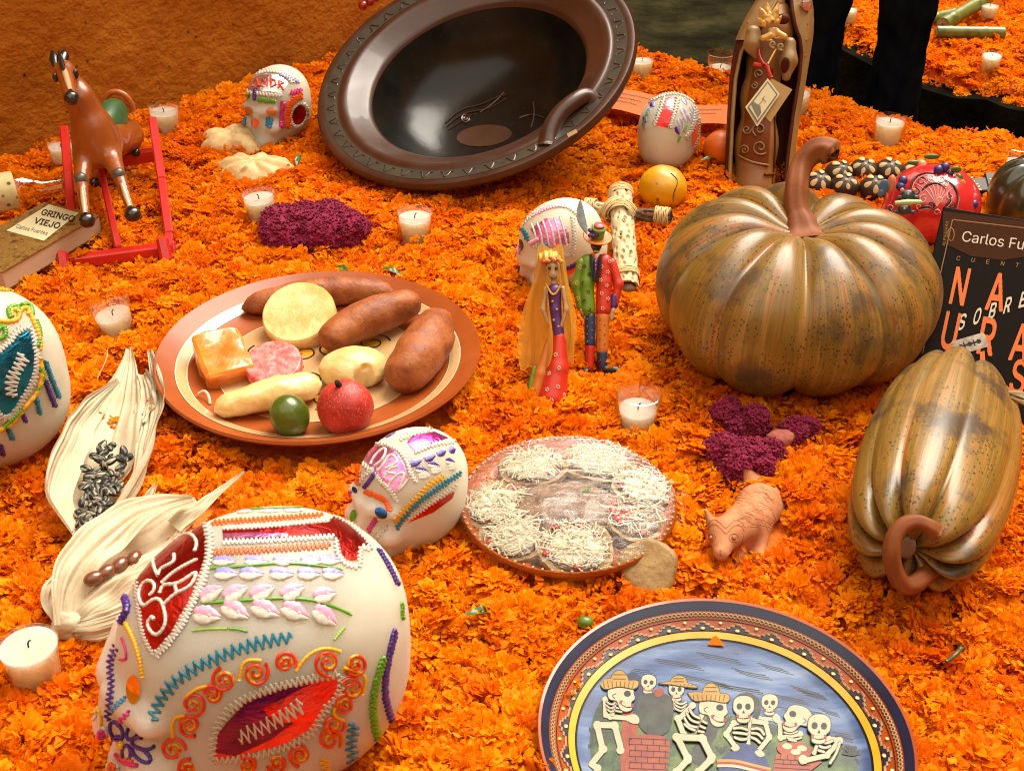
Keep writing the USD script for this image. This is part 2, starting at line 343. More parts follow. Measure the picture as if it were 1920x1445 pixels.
# ------------------------------------------------------------------ setting
FLOOR_Z, BED2_Z = -0.40, -0.20
def bedz(x, y):
    p = np.stack([np.asarray(x) * 5, np.asarray(y) * 5, np.zeros_like(np.asarray(x, float)) + 2.3], -1)
    q = p * 3.1; q[..., 2] = 7.7
    return (meshkit.noise(p, 3) - 0.5) * 0.030 + (meshkit.noise(q, 5) - 0.5) * 0.014
KEEP = []                                                  # footprints where no flowers lie: (x, y, r)
def keep(x, y, r): KEEP.append((float(x), float(y), float(r)))
wl0, wl1 = G(0, 285), G(600, 108)
wdir = norm((wl1 - wl0) * (1, 1, 0)); wn = np.array([wdir[1], -wdir[0], 0])      # wn points towards the bed
wa, wb = wl0 - wdir * 1.3, wl1 + wdir * 0.44
back = [G(a, b)[:2] for a, b in ((1188, 92), (1262, 112), (1340, 128), (1420, 140), (1500, 156), (1560, 172), (1640, 200), (1715, 224), (1800, 238), (1880, 252), (2000, 285))]
BED = Polygon([wa[:2] - wn[:2] * 0.0, wb[:2]] + back + [(1.55, 1.4), (1.35, 0.35), (-1.6, 0.35)]).buffer(0)
M_wall_thing = thing('stucco_wall', 'rough orange ochre stucco wall behind the horse and the big dish', 'wall', wa)
wv, wf = [], []
# wall: a displaced sheet on the bed side plus its end face and top
L = float(np.linalg.norm(wb - wa)); nu, nz = 150, 110
U, Z = np.meshgrid(np.linspace(0, L, nu), np.linspace(-0.45, 2.4, nz), indexing='ij')
pp = wa + wdir * U[..., None]; pp[..., 2] = Z
dis = (meshkit.fbm(np.stack([U * 9, Z * 9, 0 * U], -1), 4, 11) - 0.5) * 0.016 * np.clip((L - U) / 0.03, 0, 1)
pp = pp + wn * dis[..., None]
front = (pp.reshape(-1, 3), tri(grid_faces(nu, nz)))
Rw = np.stack([wdir, wn, [0, 0, 1]], 1)
part('wall', [front, box((L, 0.22, 2.85), (wa + wb) / 2 * (1, 1, 0) - wn * 0.118 + (0, 0, 0.975), Rw, 0.01)], M_wall, M_wall_thing)
# the rest of the courtyard: walls to the right, behind the camera and far off keep low light out
for (x0, y0, x1, y1, lb) in ((4.6, -4.2, 4.6, 10.0, 'tall ochre courtyard wall on the right'), (-4.6, -4.0, 4.5, -4.0, 'tall ochre courtyard wall on the camera side'), (-4.6, 10.1, 4.5, 10.1, 'tall ochre courtyard wall at the far end'), (-4.8, -4.2, -4.8, 10.0, 'tall ochre courtyard wall on the left')):
    p0, p1 = np.array([x0, y0, 0]), np.array([x1, y1, 0]); wd = norm(p1 - p0); part('wall', box((float(np.linalg.norm(p1 - p0)), .3, 5.0), (p0 + p1) / 2 + (0, 0, 2.0), np.stack([wd, np.array([-wd[1], wd[0], 0]), [0, 0, 1]], 1), .02), M_wall, thing('courtyard_wall', lb, 'wall', p0))
fx, fy = np.meshgrid(np.linspace(-30, 30, 220), np.linspace(-20, 40, 220), indexing='ij')
gx = np.sign(fx) * np.abs(fx / 30) ** 2.2 * 30 ; gy = 3.5 + np.sign(fy - 3.5) * np.abs((fy - 3.5) / 36.5) ** 2.2 * 36.5
fz = FLOOR_Z + (meshkit.fbm(np.stack([gx * 4, gy * 4, 0 * gx], -1), 4, 5) - 0.5) * 0.03
solo('stone_floor', (np.stack([gx, gy, fz], -1).reshape(-1, 3), tri(grid_faces(220, 220))), M_floor, None, None, kind='structure')
plat = BED.buffer(-0.02)
v, f = vf(plate_poly(plat, 0.37, FLOOR_Z - 0.02)); solo('stone_platform', (v, f), M_step, None, None, kind='structure', smooth=False)
# second bed: a low ledge with flowers further off
b2 = [(1560, -140), (1575, 60), (1640, 95), (1735, 140), (1800, 158), (1860, 160), (1905, 178), (2050, 200), (2300, -60)]
BED2 = Polygon([G(a, b, BED2_Z)[:2] for a, b in b2]).buffer(0)
xx = BED2.bounds
ledge = vf(plate_poly(BED2.buffer(0.03), BED2_Z - 0.025 - FLOOR_Z + 0.02, FLOOR_Z - 0.02))
solo('stone_ledge', ledge, M_step, None, None, kind='structure', smooth=False)
def bed_sheet(poly, z0, drop, step=0.03):
    x0, y0, x1, y1 = poly.bounds
    X, Y = np.meshgrid(np.arange(x0 - step, x1 + 2 * step, step), np.arange(y0 - step, y1 + 2 * step, step), indexing='ij')
    ins = shapely.contains_xy(poly, X.ravel(), Y.ravel()).reshape(X.shape)
    dist = shapely.distance(shapely.points(X.ravel(), Y.ravel()), poly.exterior).reshape(X.shape)
    Zs = z0 + bedz(X, Y) - 0.012 - np.clip(0.06 - dist, 0, 1) * 0.8
    v = np.stack([X, Y, Zs], -1).reshape(-1, 3); q = grid_faces(*X.shape)
    q = q[ins.ravel()[q].all(1)]
    return v, tri(q)
solo('flower_bed', bed_sheet(BED, 0, 0), M_bed, None, None, kind='structure')
solo('flower_bed', bed_sheet(BED2, BED2_Z, 0), M_bed, None, None, kind='structure')

# the person standing beyond the bed
pl, pr = D(1527, 200, 2.78), D(1668, 200, 2.72)
def person():
    t = thing('person', 'person standing behind the flower bed in very dark flared jeans', 'person', ((pl[0] + pr[0]) / 2, (pl[1] + pr[1]) / 2, FLOOR_Z))
    z = FLOOR_Z; yc = (pl[1] + pr[1]) / 2 + 0.02; xc = (pl[0] + pr[0]) / 2; w = 0.085
    hipL, hipR = (xc - 0.085, yc, z + 0.90), (xc + 0.085, yc, z + 0.90)
    kL, kR, aL, aR = (pl[0] - .012, pl[1], z + 0.48), (pr[0] + .002, pr[1], z + 0.48), (pl[0] - .005, pl[1] + 0.03, z + 0.09), (pr[0] + .015, pr[1] + 0.03, z + 0.09)
    def jeans(p):
        d = smin(sd_cap(p, hipL, kL, 0.086, 0.053), sd_cap(p, kL, aL, 0.051, 0.062), 0.03)
        e = smin(sd_cap(p, hipR, kR, 0.086, 0.053), sd_cap(p, kR, aR, 0.051, 0.062), 0.03)
        d = np.minimum(d, e); d = smin(d, sd_ell(p, (xc, yc, z + 0.97), (0.19, 0.13, 0.14)), 0.05)
        fold = np.sin(p[..., 2] * 95 + 3 * np.sin(p[..., 0] * 31) + 2 * np.sin(p[..., 1] * 40)) * 0.0022
        return np.maximum(np.maximum(d + fold, z + 0.02 - p[..., 2]), p[..., 2] - z - 1.06)
    part('jeans', nets(jeans, (xc - .3, yc - .25, z - .02), (xc + .35, yc + .25, z + 1.1), 0.013), M_jeans, t)
    hd = np.array((xc, yc - 0.02, z + 1.60))
    def body(p):
        d = sd_cap(p, (xc, yc, z + 1.0), (xc, yc, z + 1.32), 0.125, 0.135)
        q = p.copy(); q[..., 0] = np.abs(q[..., 0] - xc) + xc
        d = smin(d, sd_cap(q, (xc + .05, yc, z + 1.36), (xc + .17, yc, z + 1.36), 0.06, 0.055), 0.06)
        d = smin(d, sd_cap(q, (xc + .18, yc, z + 1.36), (xc + .235, yc + .02, z + 1.07), 0.05, 0.04), 0.03)
        d = smin(d, sd_cap(q, (xc + .235, yc + .02, z + 1.07), (xc + .22, yc - .06, z + 0.84), 0.038, 0.028), 0.02)
        d = smin(d, sd_ell(q, (xc + .217, yc - .075, z + 0.785), (0.018, 0.035, 0.045)), 0.012)
        for i in range(4):
            b = np.array((xc + .222, yc - .105 + i * .019, z + 0.75)); d = smin(d, sd_cap(q, b, b + (-.006, .002, -.035), 0.0085, 0.007), 0.004)
            d = smin(d, sd_cap(q, b + (-.006, .002, -.035), b + (-.018, .004, -.058 + abs(i - 1.4) * .006), 0.0078, 0.0065), 0.004)
        d = smin(d, sd_cap(q, (xc + .208, yc - .1, z + .79), (xc + .195, yc - .125, z + .745), .0095, .0075), .006)
        d = smin(d, sd_cap(p, (xc, yc, z + 1.38), (xc, yc - .01, z + 1.52), 0.055, 0.05), 0.03)
        d = smin(d, sd_ell(p, hd, (0.074, 0.095, 0.115)), 0.02); d = smin(d, sd_ell(p, hd + (0, -.05, -.07), (.05, .05, .045)), .02)
        d = smin(d, sd_cap(p, hd + (0, -.09, .015), hd + (0, -.112, -.02), .009, .014), .01)
        d = smin(d, sd_ell(q, hd + (.076, .01, -.005), (.012, .022, .032)), .006)
        return d
    b = part('body', nets(body, (xc - .33, yc - .24, z + .66), (xc + .33, yc + .2, z + 1.74), 0.0115), M_skin, t)
    def shirt(p):
        q = p.copy(); q[..., 0] = np.abs(q[..., 0] - xc) + xc
        d = sd_cap(p, (xc, yc, z + 0.98), (xc, yc, z + 1.32), 0.142, 0.15)
        d = smin(d, sd_cap(q, (xc + .05, yc, z + 1.365), (xc + .17, yc, z + 1.365), 0.07, 0.066), 0.06)
        d = smin(d, sd_cap(q, (xc + .18, yc, z + 1.36), (xc + .238, yc + .02, z + 1.07), 0.062, 0.052), 0.03)
        return np.maximum(np.maximum(d, .96 + z - p[..., 2]), np.linalg.norm((p - (xc, yc - .03, z + 1.47)) / (1, 1, 1), axis=-1) * -1 + .085)
    part('sweater', nets(shirt, (xc - .34, yc - .22, z + .93), (xc + .34, yc + .22, z + 1.5), 0.014), M_shirt, t)
    part('hair', nets(lambda p: np.maximum(sd_ell(p, hd + (0, .015, .018), (.086, .1, .118)), -sd_ell(p, hd + (0, -.11, -.035), (.07, .09, .11))), hd - .15, hd + .16, .01), M_black, t)
    for s in (-1, 1): part('eye', ball(hd + (s * .03, -.088, .01), .011), M_black, t)
    part('mouth', ball(hd + (0, -.098, -.062), (.022, .008, .006)), mat('lips', (.3, .1, .08)), t)
    for a in (aL, aR):
        part('shoe', nets(lambda p: np.maximum(smin(sd_ell(p, (a[0], a[1] - .09, z + .03), (.05, .13, .05)), sd_ell(p, (a[0], a[1], z + .05), (.045, .06, .07)), .02), z - .0 - p[..., 2]), (a[0] - .08, a[1] - .25, z - .02), (a[0] + .08, a[1] + .1, z + .14), .012), M_black, t)
person()
# ------------------------------------------------------------------ votive candles in glass tumblers
M_glass = glass('clear_glass', (0.97, 0.975, 0.96))
M_wax = mat('white_wax', (0.62, 0.57, 0.47), (0.56, 0.51, 0.41), rough=0.45, scale=60, sss=0.6, sssr=(1, .7, .4), ssss=0.012, bump=0.08, bscale=120)
M_wick = mat('burnt_wick', (0.02, 0.018, 0.015), rough=0.9)
def candle(label, loc, level=0.8, ribbed=False, s=1.0, group='votive candles in glass tumblers', wick=True):
    t = thing('votive_candle', label, 'candle', loc, group)
    n = 48; h = 0.058; r0, r1 = 0.0205, 0.0275
    prof = [(0, 0), (r0 - .002, 0), (r0, .002), (r0 + (r1 - r0) * .5, h * .5), (r1, h - .001), (r1 + .0004, h), (r1 - .0012, h + .0003), (r1 - .002, h - .002), (r0 + (r1 - r0) * .5 - .0016, h * .5), (r0 - .001, .006), (0, .006)]
    v, f = lathe([(a * s, b * s) for a, b in prof], n)
    if ribbed:
        th = np.arctan2(v[:, 1], v[:, 0]); k = 1 + 0.022 * np.cos(th * 22) * (v[:, 2] < h * s * .85); v[:, :2] *= k[:, None]
    part('glass', (v, f), M_glass, t, 60, local=True)
    zt = h * level; rr = lambda z: r0 + (r1 - r0) * z / h - .0022
    th = np.linspace(0, 2 * PI, 9)
    wp = [(0, .0065), (rr(.007) - .0005, .0065), (rr(.01), .008), (rr(zt - .004), zt - .004), (rr(zt), zt), (rr(zt) - .003, zt - .0012), (.008, zt - .002), (.002, zt - .0015), (0, zt - .0015)]
    wx = part('wax', lump(lathe([(a * s, b * s) for a, b in wp], 40), .0003, 90), M_wax, t, 50, local=True)
    if wick:
        part('wick', tube(np.array([(0, 0, zt - .003), (.0003, 0, zt + .003), (.0012, .0004, zt + .0055), (.003, .001, zt + .0065)]) * s, .0008 * s, 6), M_wick, wx, local=True)
    return t
def cpos(px, py, w, z=0.045):
    p = G(px, py, z); s = w * MPP(px, py, z) / .055; return np.array([p[0], p[1], z - .058 * s]), s
def put_candle(src, px, py, w, label, z=0.045, bed=0.0, rot=(0, 0, 0)):
    p, s = cpos(px, py, w, bed + z); 
    if not any(rot): rot = (random.uniform(-3.5, 3.5), random.uniform(-3.5, 3.5), random.uniform(0, 360))
    c = copy_of(src, p, label, rot, s); 
    if bed == 0: keep(p[0], p[1], .031 * s)
    return c
def first_candle(px, py, w, label, z=0.045, bed=0.0, **k):
    p, s = cpos(px, py, w, bed + z); 
    if bed == 0: keep(p[0], p[1], .031 * s)
    return candle(label, p, s=1.0, **k) if abs(s - 1) < .04 else candle(label, p, s=s, **k)
cA = first_candle(777, 396, 70, 'white candle in glass right of the first purple flower clump', level=.84)
put_candle(cA, 303, 200, 60, 'white candle against the stucco wall right of the horse', z=.052)
put_candle(cA, 487, 361, 65, 'white candle in glass touching the purple flower clump on its left', z=.05)
put_candle(cA, 1205, 107, 47, 'white candle at the rear edge just right of the big dark dish')
put_candle(cA, 1500, 168, 50, 'white candle half hidden behind the robed clay figure')
put_candle(cA, 1670, 220, 60, 'white candle at the rear edge in front of the dark jeans', z=.05)
cB = first_candle(52, 1208, 116, 'large looking white candle filled to the brim at the lower left corner', z=.05, level=.97)
cC = first_candle(1198, 739, 85, 'low white candle in clear glass right of the bride figure', level=.62)
put_candle(cC, 212, 560, 80, 'half filled white candle tilted in the petals left of the sweets plate', z=.046, rot=(2, -7, 0))
put_candle(cC, 108, 254, 55, 'white candle in glass partly hidden behind the horse neck', z=.055)
cD = first_candle(1915, 272, 68, 'ribbed glass tumbler with low wax at the right edge', level=.5, ribbed=True)
put_candle(cD, 1353, 104, 48, 'ribbed glass tumbler at the rear edge left of the robed figure')
put_candle(cA, 1597, 14, 30, 'small distant white candle on the far flower bed between the legs', bed=BED2_Z)
put_candle(cA, 1862, 98, 40, 'white candle near the front edge of the far flower bed', bed=BED2_Z, z=.05)
put_candle(cC, 1860, -4, 38, 'glass tumbler beside the green canes on the far bed', bed=BED2_Z, z=.07)
# ------------------------------------------------------------------ dishes
M_terra = mat('glazed_terracotta', (0.34, 0.090, 0.018), (0.42, 0.125, 0.028), rough=0.38, scale=14, coat=0.1, coat_rough=.15, spec=.3, bump=0.08, bscale=60)
M_cream = mat('cream_slip', (0.55, 0.36, 0.18), (0.62, 0.42, 0.22), rough=0.3, scale=25, coat=0.5)
M_pale = mat('pale_slip', (0.72, 0.60, 0.40), rough=0.35, coat=0.4)
M_darkp = mat('dark_slip', (0.03, 0.02, 0.015), rough=0.3, coat=0.4)
M_yel = mat('yellow_slip', (0.65, 0.36, 0.03), (0.7, 0.42, 0.06), rough=0.3, scale=30, coat=0.4)
def band(zf, c, r0, r1, h=.0004, n=120, m=5, a0=0, a1=2 * PI, lift=.0002):
    full = abs(a1 - a0 - 2 * PI) < 1e-6
    r = np.linspace(r0, r1, m); th = np.linspace(a0, a1, n, endpoint=not full)
    R, T = np.meshgrid(r, th, indexing='ij'); Z = np.interp(R, zf[0], zf[1]) + lift + h
    v = np.stack([c[0] + R * np.cos(T), c[1] + R * np.sin(T), c[2] + Z], -1).reshape(-1, 3)
    return v, tri(grid_faces(m, n, wrap_v=full))
# plate of sweets
pc = G(600, 676, .02); PR = 301 * MPP(600, 676, .02); keep(pc[0], pc[1], PR * .97); pc = pc * (1, 1, 0) + (0, 0, .004)
t_plate = thing('sweets_plate', 'round terracotta plate with cream rings holding candied sweets', 'plate', pc)
inner = np.array([(0, .010), (.60, .010), (.66, .0115), (.80, .0165), (.90, .026), (.965, .033)]) * (PR, 1)
plate_prof = [(0, 0), (PR * .55, 0), (PR * .6, .003), (PR * .85, .014), (PR * .985, .028), (PR, .0325), (PR * .99, .0355), (PR * .965, .033)] + [tuple(x) for x in inner[::-1][1:]]
part('dish', lathe(plate_prof, 120, pc), M_terra, t_plate, 60)
zf = (inner[:, 0], inner[:, 1])
part('cream_ring', band(zf, pc, PR * .815, PR * .868), M_cream, t_plate, True)
for a, b in ((.806, .814), (.869, .877), (.622, .63)): part('pale_line', band(zf, pc, PR * a, PR * b, h=.0006), M_pale, t_plate, True)
part('cream_centre', band(zf, pc, .0005, PR * .62), M_cream, t_plate, True)
def flat_tubes(paths, z, r=.0012, n=5): return cat_m([tube(np.c_[p[:, :2], np.full(len(p), z)], r, n, flat=.25, nrm=(0, 0, 1)) for p in paths])
sc, pet = [], []
for k in range(6):
    a = k * PI / 3 + .2
    for rr, ss in ((.18, .10), (.40, .11)):
        c = pc[:2] + PR * rr * np.array([math.cos(a + (rr > .3) * .5), math.sin(a + (rr > .3) * .5)])
        th = np.linspace(0, 2.6 * PI, 30); rad = PR * ss * (1 - th / (3.4 * PI))
        sc.append(np.stack([c[0] + rad * np.cos(th + a), c[1] + rad * np.sin(th + a)], 1))
        th = np.linspace(0, 2 * PI, 14, endpoint=False); pet.append(plate_poly(Polygon(np.stack([c[0] + PR * ss * .8 * np.cos(th), c[1] + PR * ss * .45 * np.sin(th)], 1)), .0003, pc[2] + .0106))
[part('painted_scroll', flat_tubes([q_], pc[2] + .0112), M_darkp, t_plate) for q_ in sc]; [part('painted_petal', q_, M_yel, t_plate) for q_ in pet]

PZ = pc[2] + .010
M_camote = mat('candied_sweet_potato', (0.25, 0.075, 0.022), (0.36, 0.125, 0.036), (0.43, 0.17, 0.06), rough=0.5, scale=30, bump=0.55, bscale=110, bdist=.003, sss=0.1, ssss=.003, spec=.3, speck=(.10, .03, .01), speck_scale=90, speck_at=.15)
M_jic = mat('candied_pale_root', (0.66, 0.45, 0.15), (0.80, 0.64, 0.34), rough=0.3, scale=38, bump=0.55, bscale=160, sss=0.3, ssss=.006, coat=0.2)
M_pumpk = mat('candied_orange', (0.62, 0.20, 0.02), (0.72, 0.33, 0.06), rough=0.25, scale=50, bump=0.35, bscale=120, sss=0.4, ssss=.006, coat=0.4)
M_pink = mat('pink_sugar', (0.72, 0.10, 0.09), (0.85, 0.30, 0.27), rough=0.4, scale=110, bump=0.4, bscale=200, sss=0.3, ssss=.004, contrast=(.42, .62))
M_fig = mat('candied_fig', (0.62, 0.46, 0.18), (0.70, 0.58, 0.30), rough=0.35, scale=45, bump=0.2, bscale=120, sss=0.35, ssss=.006)
M_red = mat('red_sugared_fruit', (0.40, 0.022, 0.012), (0.55, 0.06, 0.03), rough=0.5, scale=40, bump=0.4, bscale=220, sss=0.2, ssss=.004, speck=(.75, .30, .20), speck_scale=380, speck_at=.24)
M_lime = mat('green_lime', (0.07, 0.11, 0.008), (0.13, 0.17, 0.015), rough=0.3, scale=30, bump=0.15, bscale=350, coat=.3)
def g(px, py, z): return G(px, py, PZ + z)
P_ = lambda px: px * MPP(600, 690, .03)
GS = 'candied sweets on the terracotta plate'
def sweet(name, m, mt, label, cat='sweet', smooth=50):
    return solo(name, m, mt, label, cat, GS, smooth=smooth)
sweet('sweet_potato', lump(body_of(g(455, 578, .017), g(738, 549, .016), .013, .012, P_(40), bend=(0, .012, .006)), .0045, 45, 1, 4), M_camote, 'candied brown sweet potato at the back, partly behind the pale round slice', 'sweet potato')
sweet('sweet_potato', lump(body_of(g(602, 645, .022), g(785, 562, .03), .016, .017, P_(48), bend=(0, 0, .006)), .0045, 45, 2, 4), M_camote, 'candied brown sweet potato in the middle, pointing at the pale round slice', 'sweet potato')
sweet('sweet_potato', lump(body_of(g(745, 722, .022), g(828, 592, .03), .021, .015, P_(68), bend=(.006, 0, .004)), .0055, 40, 3, 4), M_camote, 'fat candied sweet potato at the right side of the plate', 'sweet potato')
def slab(c, r, th, nrm, rx=1.0, seed=0, amp=.0012, nn=48, rnd=.22):
    R = frame(nrm); pr = [(0, -th), (r * (1 - rnd * .5), -th), (r, -th * (1 - rnd)), (r * 1.01, -th * .5), (r, -th * .12), (r * .95, 0), (r * .6, -.0004), (0, 0)]
    pts = []
    for i in range(len(pr) - 1):
        k = 5 if abs(pr[i][0] - pr[i + 1][0]) > r * .3 else 2
        pts += [(pr[i][0] + (pr[i + 1][0] - pr[i][0]) * j / k, pr[i][1] + (pr[i + 1][1] - pr[i][1]) * j / k) for j in range(k)]
    m = lathe(pts + [pr[-1]], nn); v = m[0] * (rx, 1, 1); return lump((v @ R.T + np.asarray(c), m[1]), amp, 70, seed)
sweet('root_slice', slab(g(558, 583, .036), P_(73), .034, (-.08, -.42, .9), seed=4), M_jic, 'thick round slice of pale yellow candied root', 'root slice')
oc = g(418, 672, .018)
sweet('pumpkin_chunk', lump(trimesh.Trimesh(*vf(mv(box((P_(92), P_(120), .03), bev=.004), oc, Rz(.45) @ Rx(.25)))).subdivide().subdivide().subdivide(), .006, 50, 5, 4), M_pumpk, 'translucent orange chunk of candied pumpkin at the left rim', 'candied pumpkin')
sweet('sugar_disc', slab(g(512, 676, .024), P_(54), .02, (.02, -.25, .97), seed=6, amp=.0016), M_pink, 'pink sugared round sweet beside the orange chunk', 'sugar sweet')
fc = g(662, 690, .02)
fm = nets(lambda p: np.maximum(np.maximum(sd_ell(p, fc, (P_(64), P_(50), P_(38)), Rz(.25)), -sd_ell(p, fc + (P_(30), -P_(38), P_(20)), (P_(13), P_(16), P_(10)))), -sd_box(p, fc + (P_(34), -P_(60), -.002), (P_(20), P_(30), P_(40)), .006, Rz(.5))), fc - .05, fc + .05, .0022)
sweet('candied_fig', lump(fm, .0022, 70, 3, 4), M_fig, 'pale candied fruit with a hole beside the fat sweet potato', 'candied fruit')
sweet('candied_stick', lump(body_of(g(404, 770, .016), g(600, 722, .018), .012, .016, P_(36), bend=(0, 0, .004)), .0042, 48, 8, 4), M_jic, 'long pale yellow candied stick behind the lime', 'candied stick')
sweet('lime', lump(ball(g(543, 779, .026), (P_(35), P_(35), P_(40)), 3, Ry(-.3)), .0008, 60), M_lime, 'small green lime at the front of the plate', 'lime')
rc = g(648, 763, .03)
t_red = thing('sugared_fruit', 'red sugared round fruit with a dark stem at the plate front', 'candied fruit', rc, GS)
part('fruit', lump(ball(rc, (P_(50), P_(50), P_(51)), 3), .0016, 45), M_red, t_red)
part('stem', tube([rc + (-P_(6), -P_(6), P_(47)), rc + (-P_(10), -P_(10), P_(60))], [.004, .003], 8), M_wick, t_red)
sweet('coconut_curl', tube(smoothpath([g(372, 738, .01), g(382, 733, .014), g(391, 742, .012), g(394, 757, .006)], 14), .0018, 6), M_pale, 'tiny pale curl at the left rim of the sweets plate', 'curl')

# ------------------------------------------------------------------ big dark dish leaning at the back
DEP, RA = 2.10, 0.279
pcen = D(889, 132, DEP); los = norm(CAM - pcen); iu = norm(UP - (UP @ los) * los); ir = np.cross(iu, los)
a_ = math.radians(20); ct = 186 / 310; st_ = math.sqrt(1 - ct * ct)
pn = norm(los * ct + st_ * (iu * math.cos(a_) - ir * math.sin(a_)))
PF = frame(pn, los)
M_pot = mat('brown_glaze', (0.032, 0.0105, 0.004), (0.048, 0.016, 0.006), rough=0.3, scale=8, coat=0.15, spec=.4, bump=0.08, bscale=60, rough2=.42)
M_pot_in = mat('black_glaze', (0.0035, 0.0035, 0.003), (0.009, 0.007, 0.004), rough=0.24, scale=18, spec=.28, bump=0.12, bscale=70, speck=(.035, .012, .004), speck_scale=70, speck_at=.14)
M_pot_band = mat('grey_green_glaze', (0.020, 0.017, 0.009), (0.036, 0.030, 0.017), rough=0.38, scale=30, coat=0.15)
t_pot = thing('glazed_dish', 'huge dark brown glazed clay dish leaning back against the wall', 'dish', pcen)
k = RA / .279
prof = [(0, -.138), (.09, -.134), (.16, -.095), (.20, -.035), (.222, -.016), (.262, -.012), (.277, -.003), (.279, .004), (.275, .011), (.268, .012), (.264, .0095), (.24, .006), (.236, .0085), (.228, .0085), (.222, .004), (.205, -.006), (.196, -.010), (.191, -.014), (.188, -.02)]
part('dish_body', lathe([(a * k, b * k) for a, b in prof], 128, pcen, PF), M_pot, t_pot, 50)
iprof = np.array([(.189, -.018), (.184, -.032), (.168, -.068), (.135, -.104), (.08, -.126), (.03, -.131), (0, -.131)]) * k
ip = smoothpath(np.c_[iprof, 0 * iprof[:, 0]], 40)[:, :2]; ip[-1, 0] = 0
part('bowl_interior', lathe(ip[::-1], 128, pcen, PF), M_pot_in, t_pot, True)
def pot_pt(r, th, lift=0):
    z = np.interp(r, [.188 * k, .222 * k, .24 * k, .264 * k, .27 * k], [-.02 * k, .004 * k, .006 * k, .0095 * k, .012 * k]) + lift
    return pcen + (np.stack([r * np.cos(th), r * np.sin(th), z + 0 * r], -1)) @ PF.T
th = np.linspace(0, 2 * PI, 160, endpoint=False)
RR, TT = np.meshgrid(np.linspace(.2415, .263, 4) * k, th, indexing='ij')
part('incised_band', (pot_pt(RR, TT, .0006).reshape(-1, 3), tri(grid_faces(4, 160, wrap_v=True))), M_pot_band, t_pot, True)
zz = []
for i in range(44):
    a0 = 2 * PI * i / 44; u = np.linspace(0, 1, 9); rr = (.2525 + .006 * np.array([-1, -1, -.2, 1, 1, .2, -1, -1, -1])) * k
    zz.append(tube(pot_pt(rr, a0 + u * .09, .0009), .0011, 5))
part('incised_pattern', zz, M_pot, t_pot)
def bowl_px(px, py, lift=.0012):
    P, n, ok = hits(BOWL, CAM, ray(np.asarray(px, float), np.asarray(py, float))); return (P + n * lift)[ok]
BOWL = lathe(ip[::-1], 96, pcen, PF)
e = np.linspace(0, 2 * PI, 40, endpoint=False)
M_relief = mat('brown_relief', (0.05, 0.018, 0.007), (0.03, 0.012, 0.006), rough=0.3, scale=20, coat=0.5)
def px_patch(m, poly, step, lift=.0008):
    """a thin skin over the part of a surface that fills an outline in the photograph"""
    from scipy.spatial import Delaunay
    x0, y0, x1, y1 = poly.bounds; X, Y = np.meshgrid(np.arange(x0, x1, step), np.arange(y0, y1, step)); q = np.stack([X.ravel(), Y.ravel()], 1)
    q = q[shapely.contains_xy(poly, q[:, 0], q[:, 1])]; b = poly.exterior; e_ = np.array([b.interpolate(s).coords[0] for s in np.arange(0, b.length, step)])
    q = np.vstack([q, e_]); P, n, ok = hits(m, CAM, ray(q[:, 0], q[:, 1])); q, P, n = q[ok], P[ok], n[ok]
    T = Delaunay(q).simplices; c = q[T].mean(1); keepm = shapely.contains_xy(poly.buffer(.3), c[:, 0], c[:, 1])
    dep = np.ptp((P @ FW)[T], axis=1); keepm &= dep < np.median(dep[keepm]) * 6 + .004
    T = T[keepm]; w = np.cross(P[T[:, 1]] - P[T[:, 0]], P[T[:, 2]] - P[T[:, 0]]); fl = (w * n[T[:, 0]]).sum(1) < 0; T[fl] = T[fl][:, ::-1]
    return P + n * lift, T
part('painted_oval', px_patch(BOWL, Polygon(np.stack([908 + 52 * np.cos(e), 255 + 20 * np.sin(e) - 4 * np.cos(e)], 1)), 5), M_relief, t_pot, True)
mot = [[(835, 232), (870, 205), (905, 196), (935, 182), (948, 178)], [(838, 238), (872, 214), (905, 207), (930, 198), (948, 186)], [(842, 244), (872, 224), (890, 214)], [(900, 212), (930, 190), (945, 174)], [(1000, 192), (1002, 212), (996, 240)], [(975, 222), (1000, 216), (1020, 222)]]
for mm in mot:
    s_ = smoothpath(np.c_[mm, np.zeros(len(mm))], 24)[:, :2]; part('relief_line', tube(bowl_px(s_[:, 0], s_[:, 1]), .0013, 6), M_relief, t_pot)
for rr in (7, 3): part('relief_ring', tube(bowl_px(873 + rr * np.cos(e), 223 + rr * np.sin(e)), .0015, 6, closed=True), M_relief, t_pot)
hp = [(1026, 276, -.002), (1034, 254, .008), (1054, 228, .016), (1084, 204, .017), (1104, 190, .009), (1113, 192, -.004)]
hpath = smoothpath([on_plane(a, b, pcen, pn) + pn * c for a, b, c in hp], 26)
part('handle', tube(hpath, np.interp(np.linspace(0, 1, 26), [0, .15, .5, .85, 1], [.017, .0150, .0135, .0135, .0155]), 16), M_pot, t_pot, True)
part('price_sticker', mv(box((.016, .006, .0008)), on_plane(1070, 248, pcen, pn) + los * .03, np.stack([norm(ir * .9 + iu * .45), norm(iu * .9 - ir * .45), los], 1)), M_pale, t_pot)
keep(pcen[0] - .02, pcen[1] + .02, .13)
# red berries lying at the top left of the rim
for i, (a, b) in enumerate(((677, 12), (690, 4), (700, -4), (684, 0))):
    solo('red_berry', ball(on_plane(np.array(a + 6.0), np.array(b + 4.0), pcen, pn) + pn * .006, .009, 2), mat(f'berry_red_{i}', (.35, .02, .01), rough=.3, coat=.4), ['leftmost red berry by the upper left rim of the dark dish', 'middle red berry at the upper left rim of the dark dish', 'topmost red berry over the upper left rim of the dark dish', 'red berry behind the two lower ones at the dark dish rim'][i], 'berry', 'red berries by the dark dish')
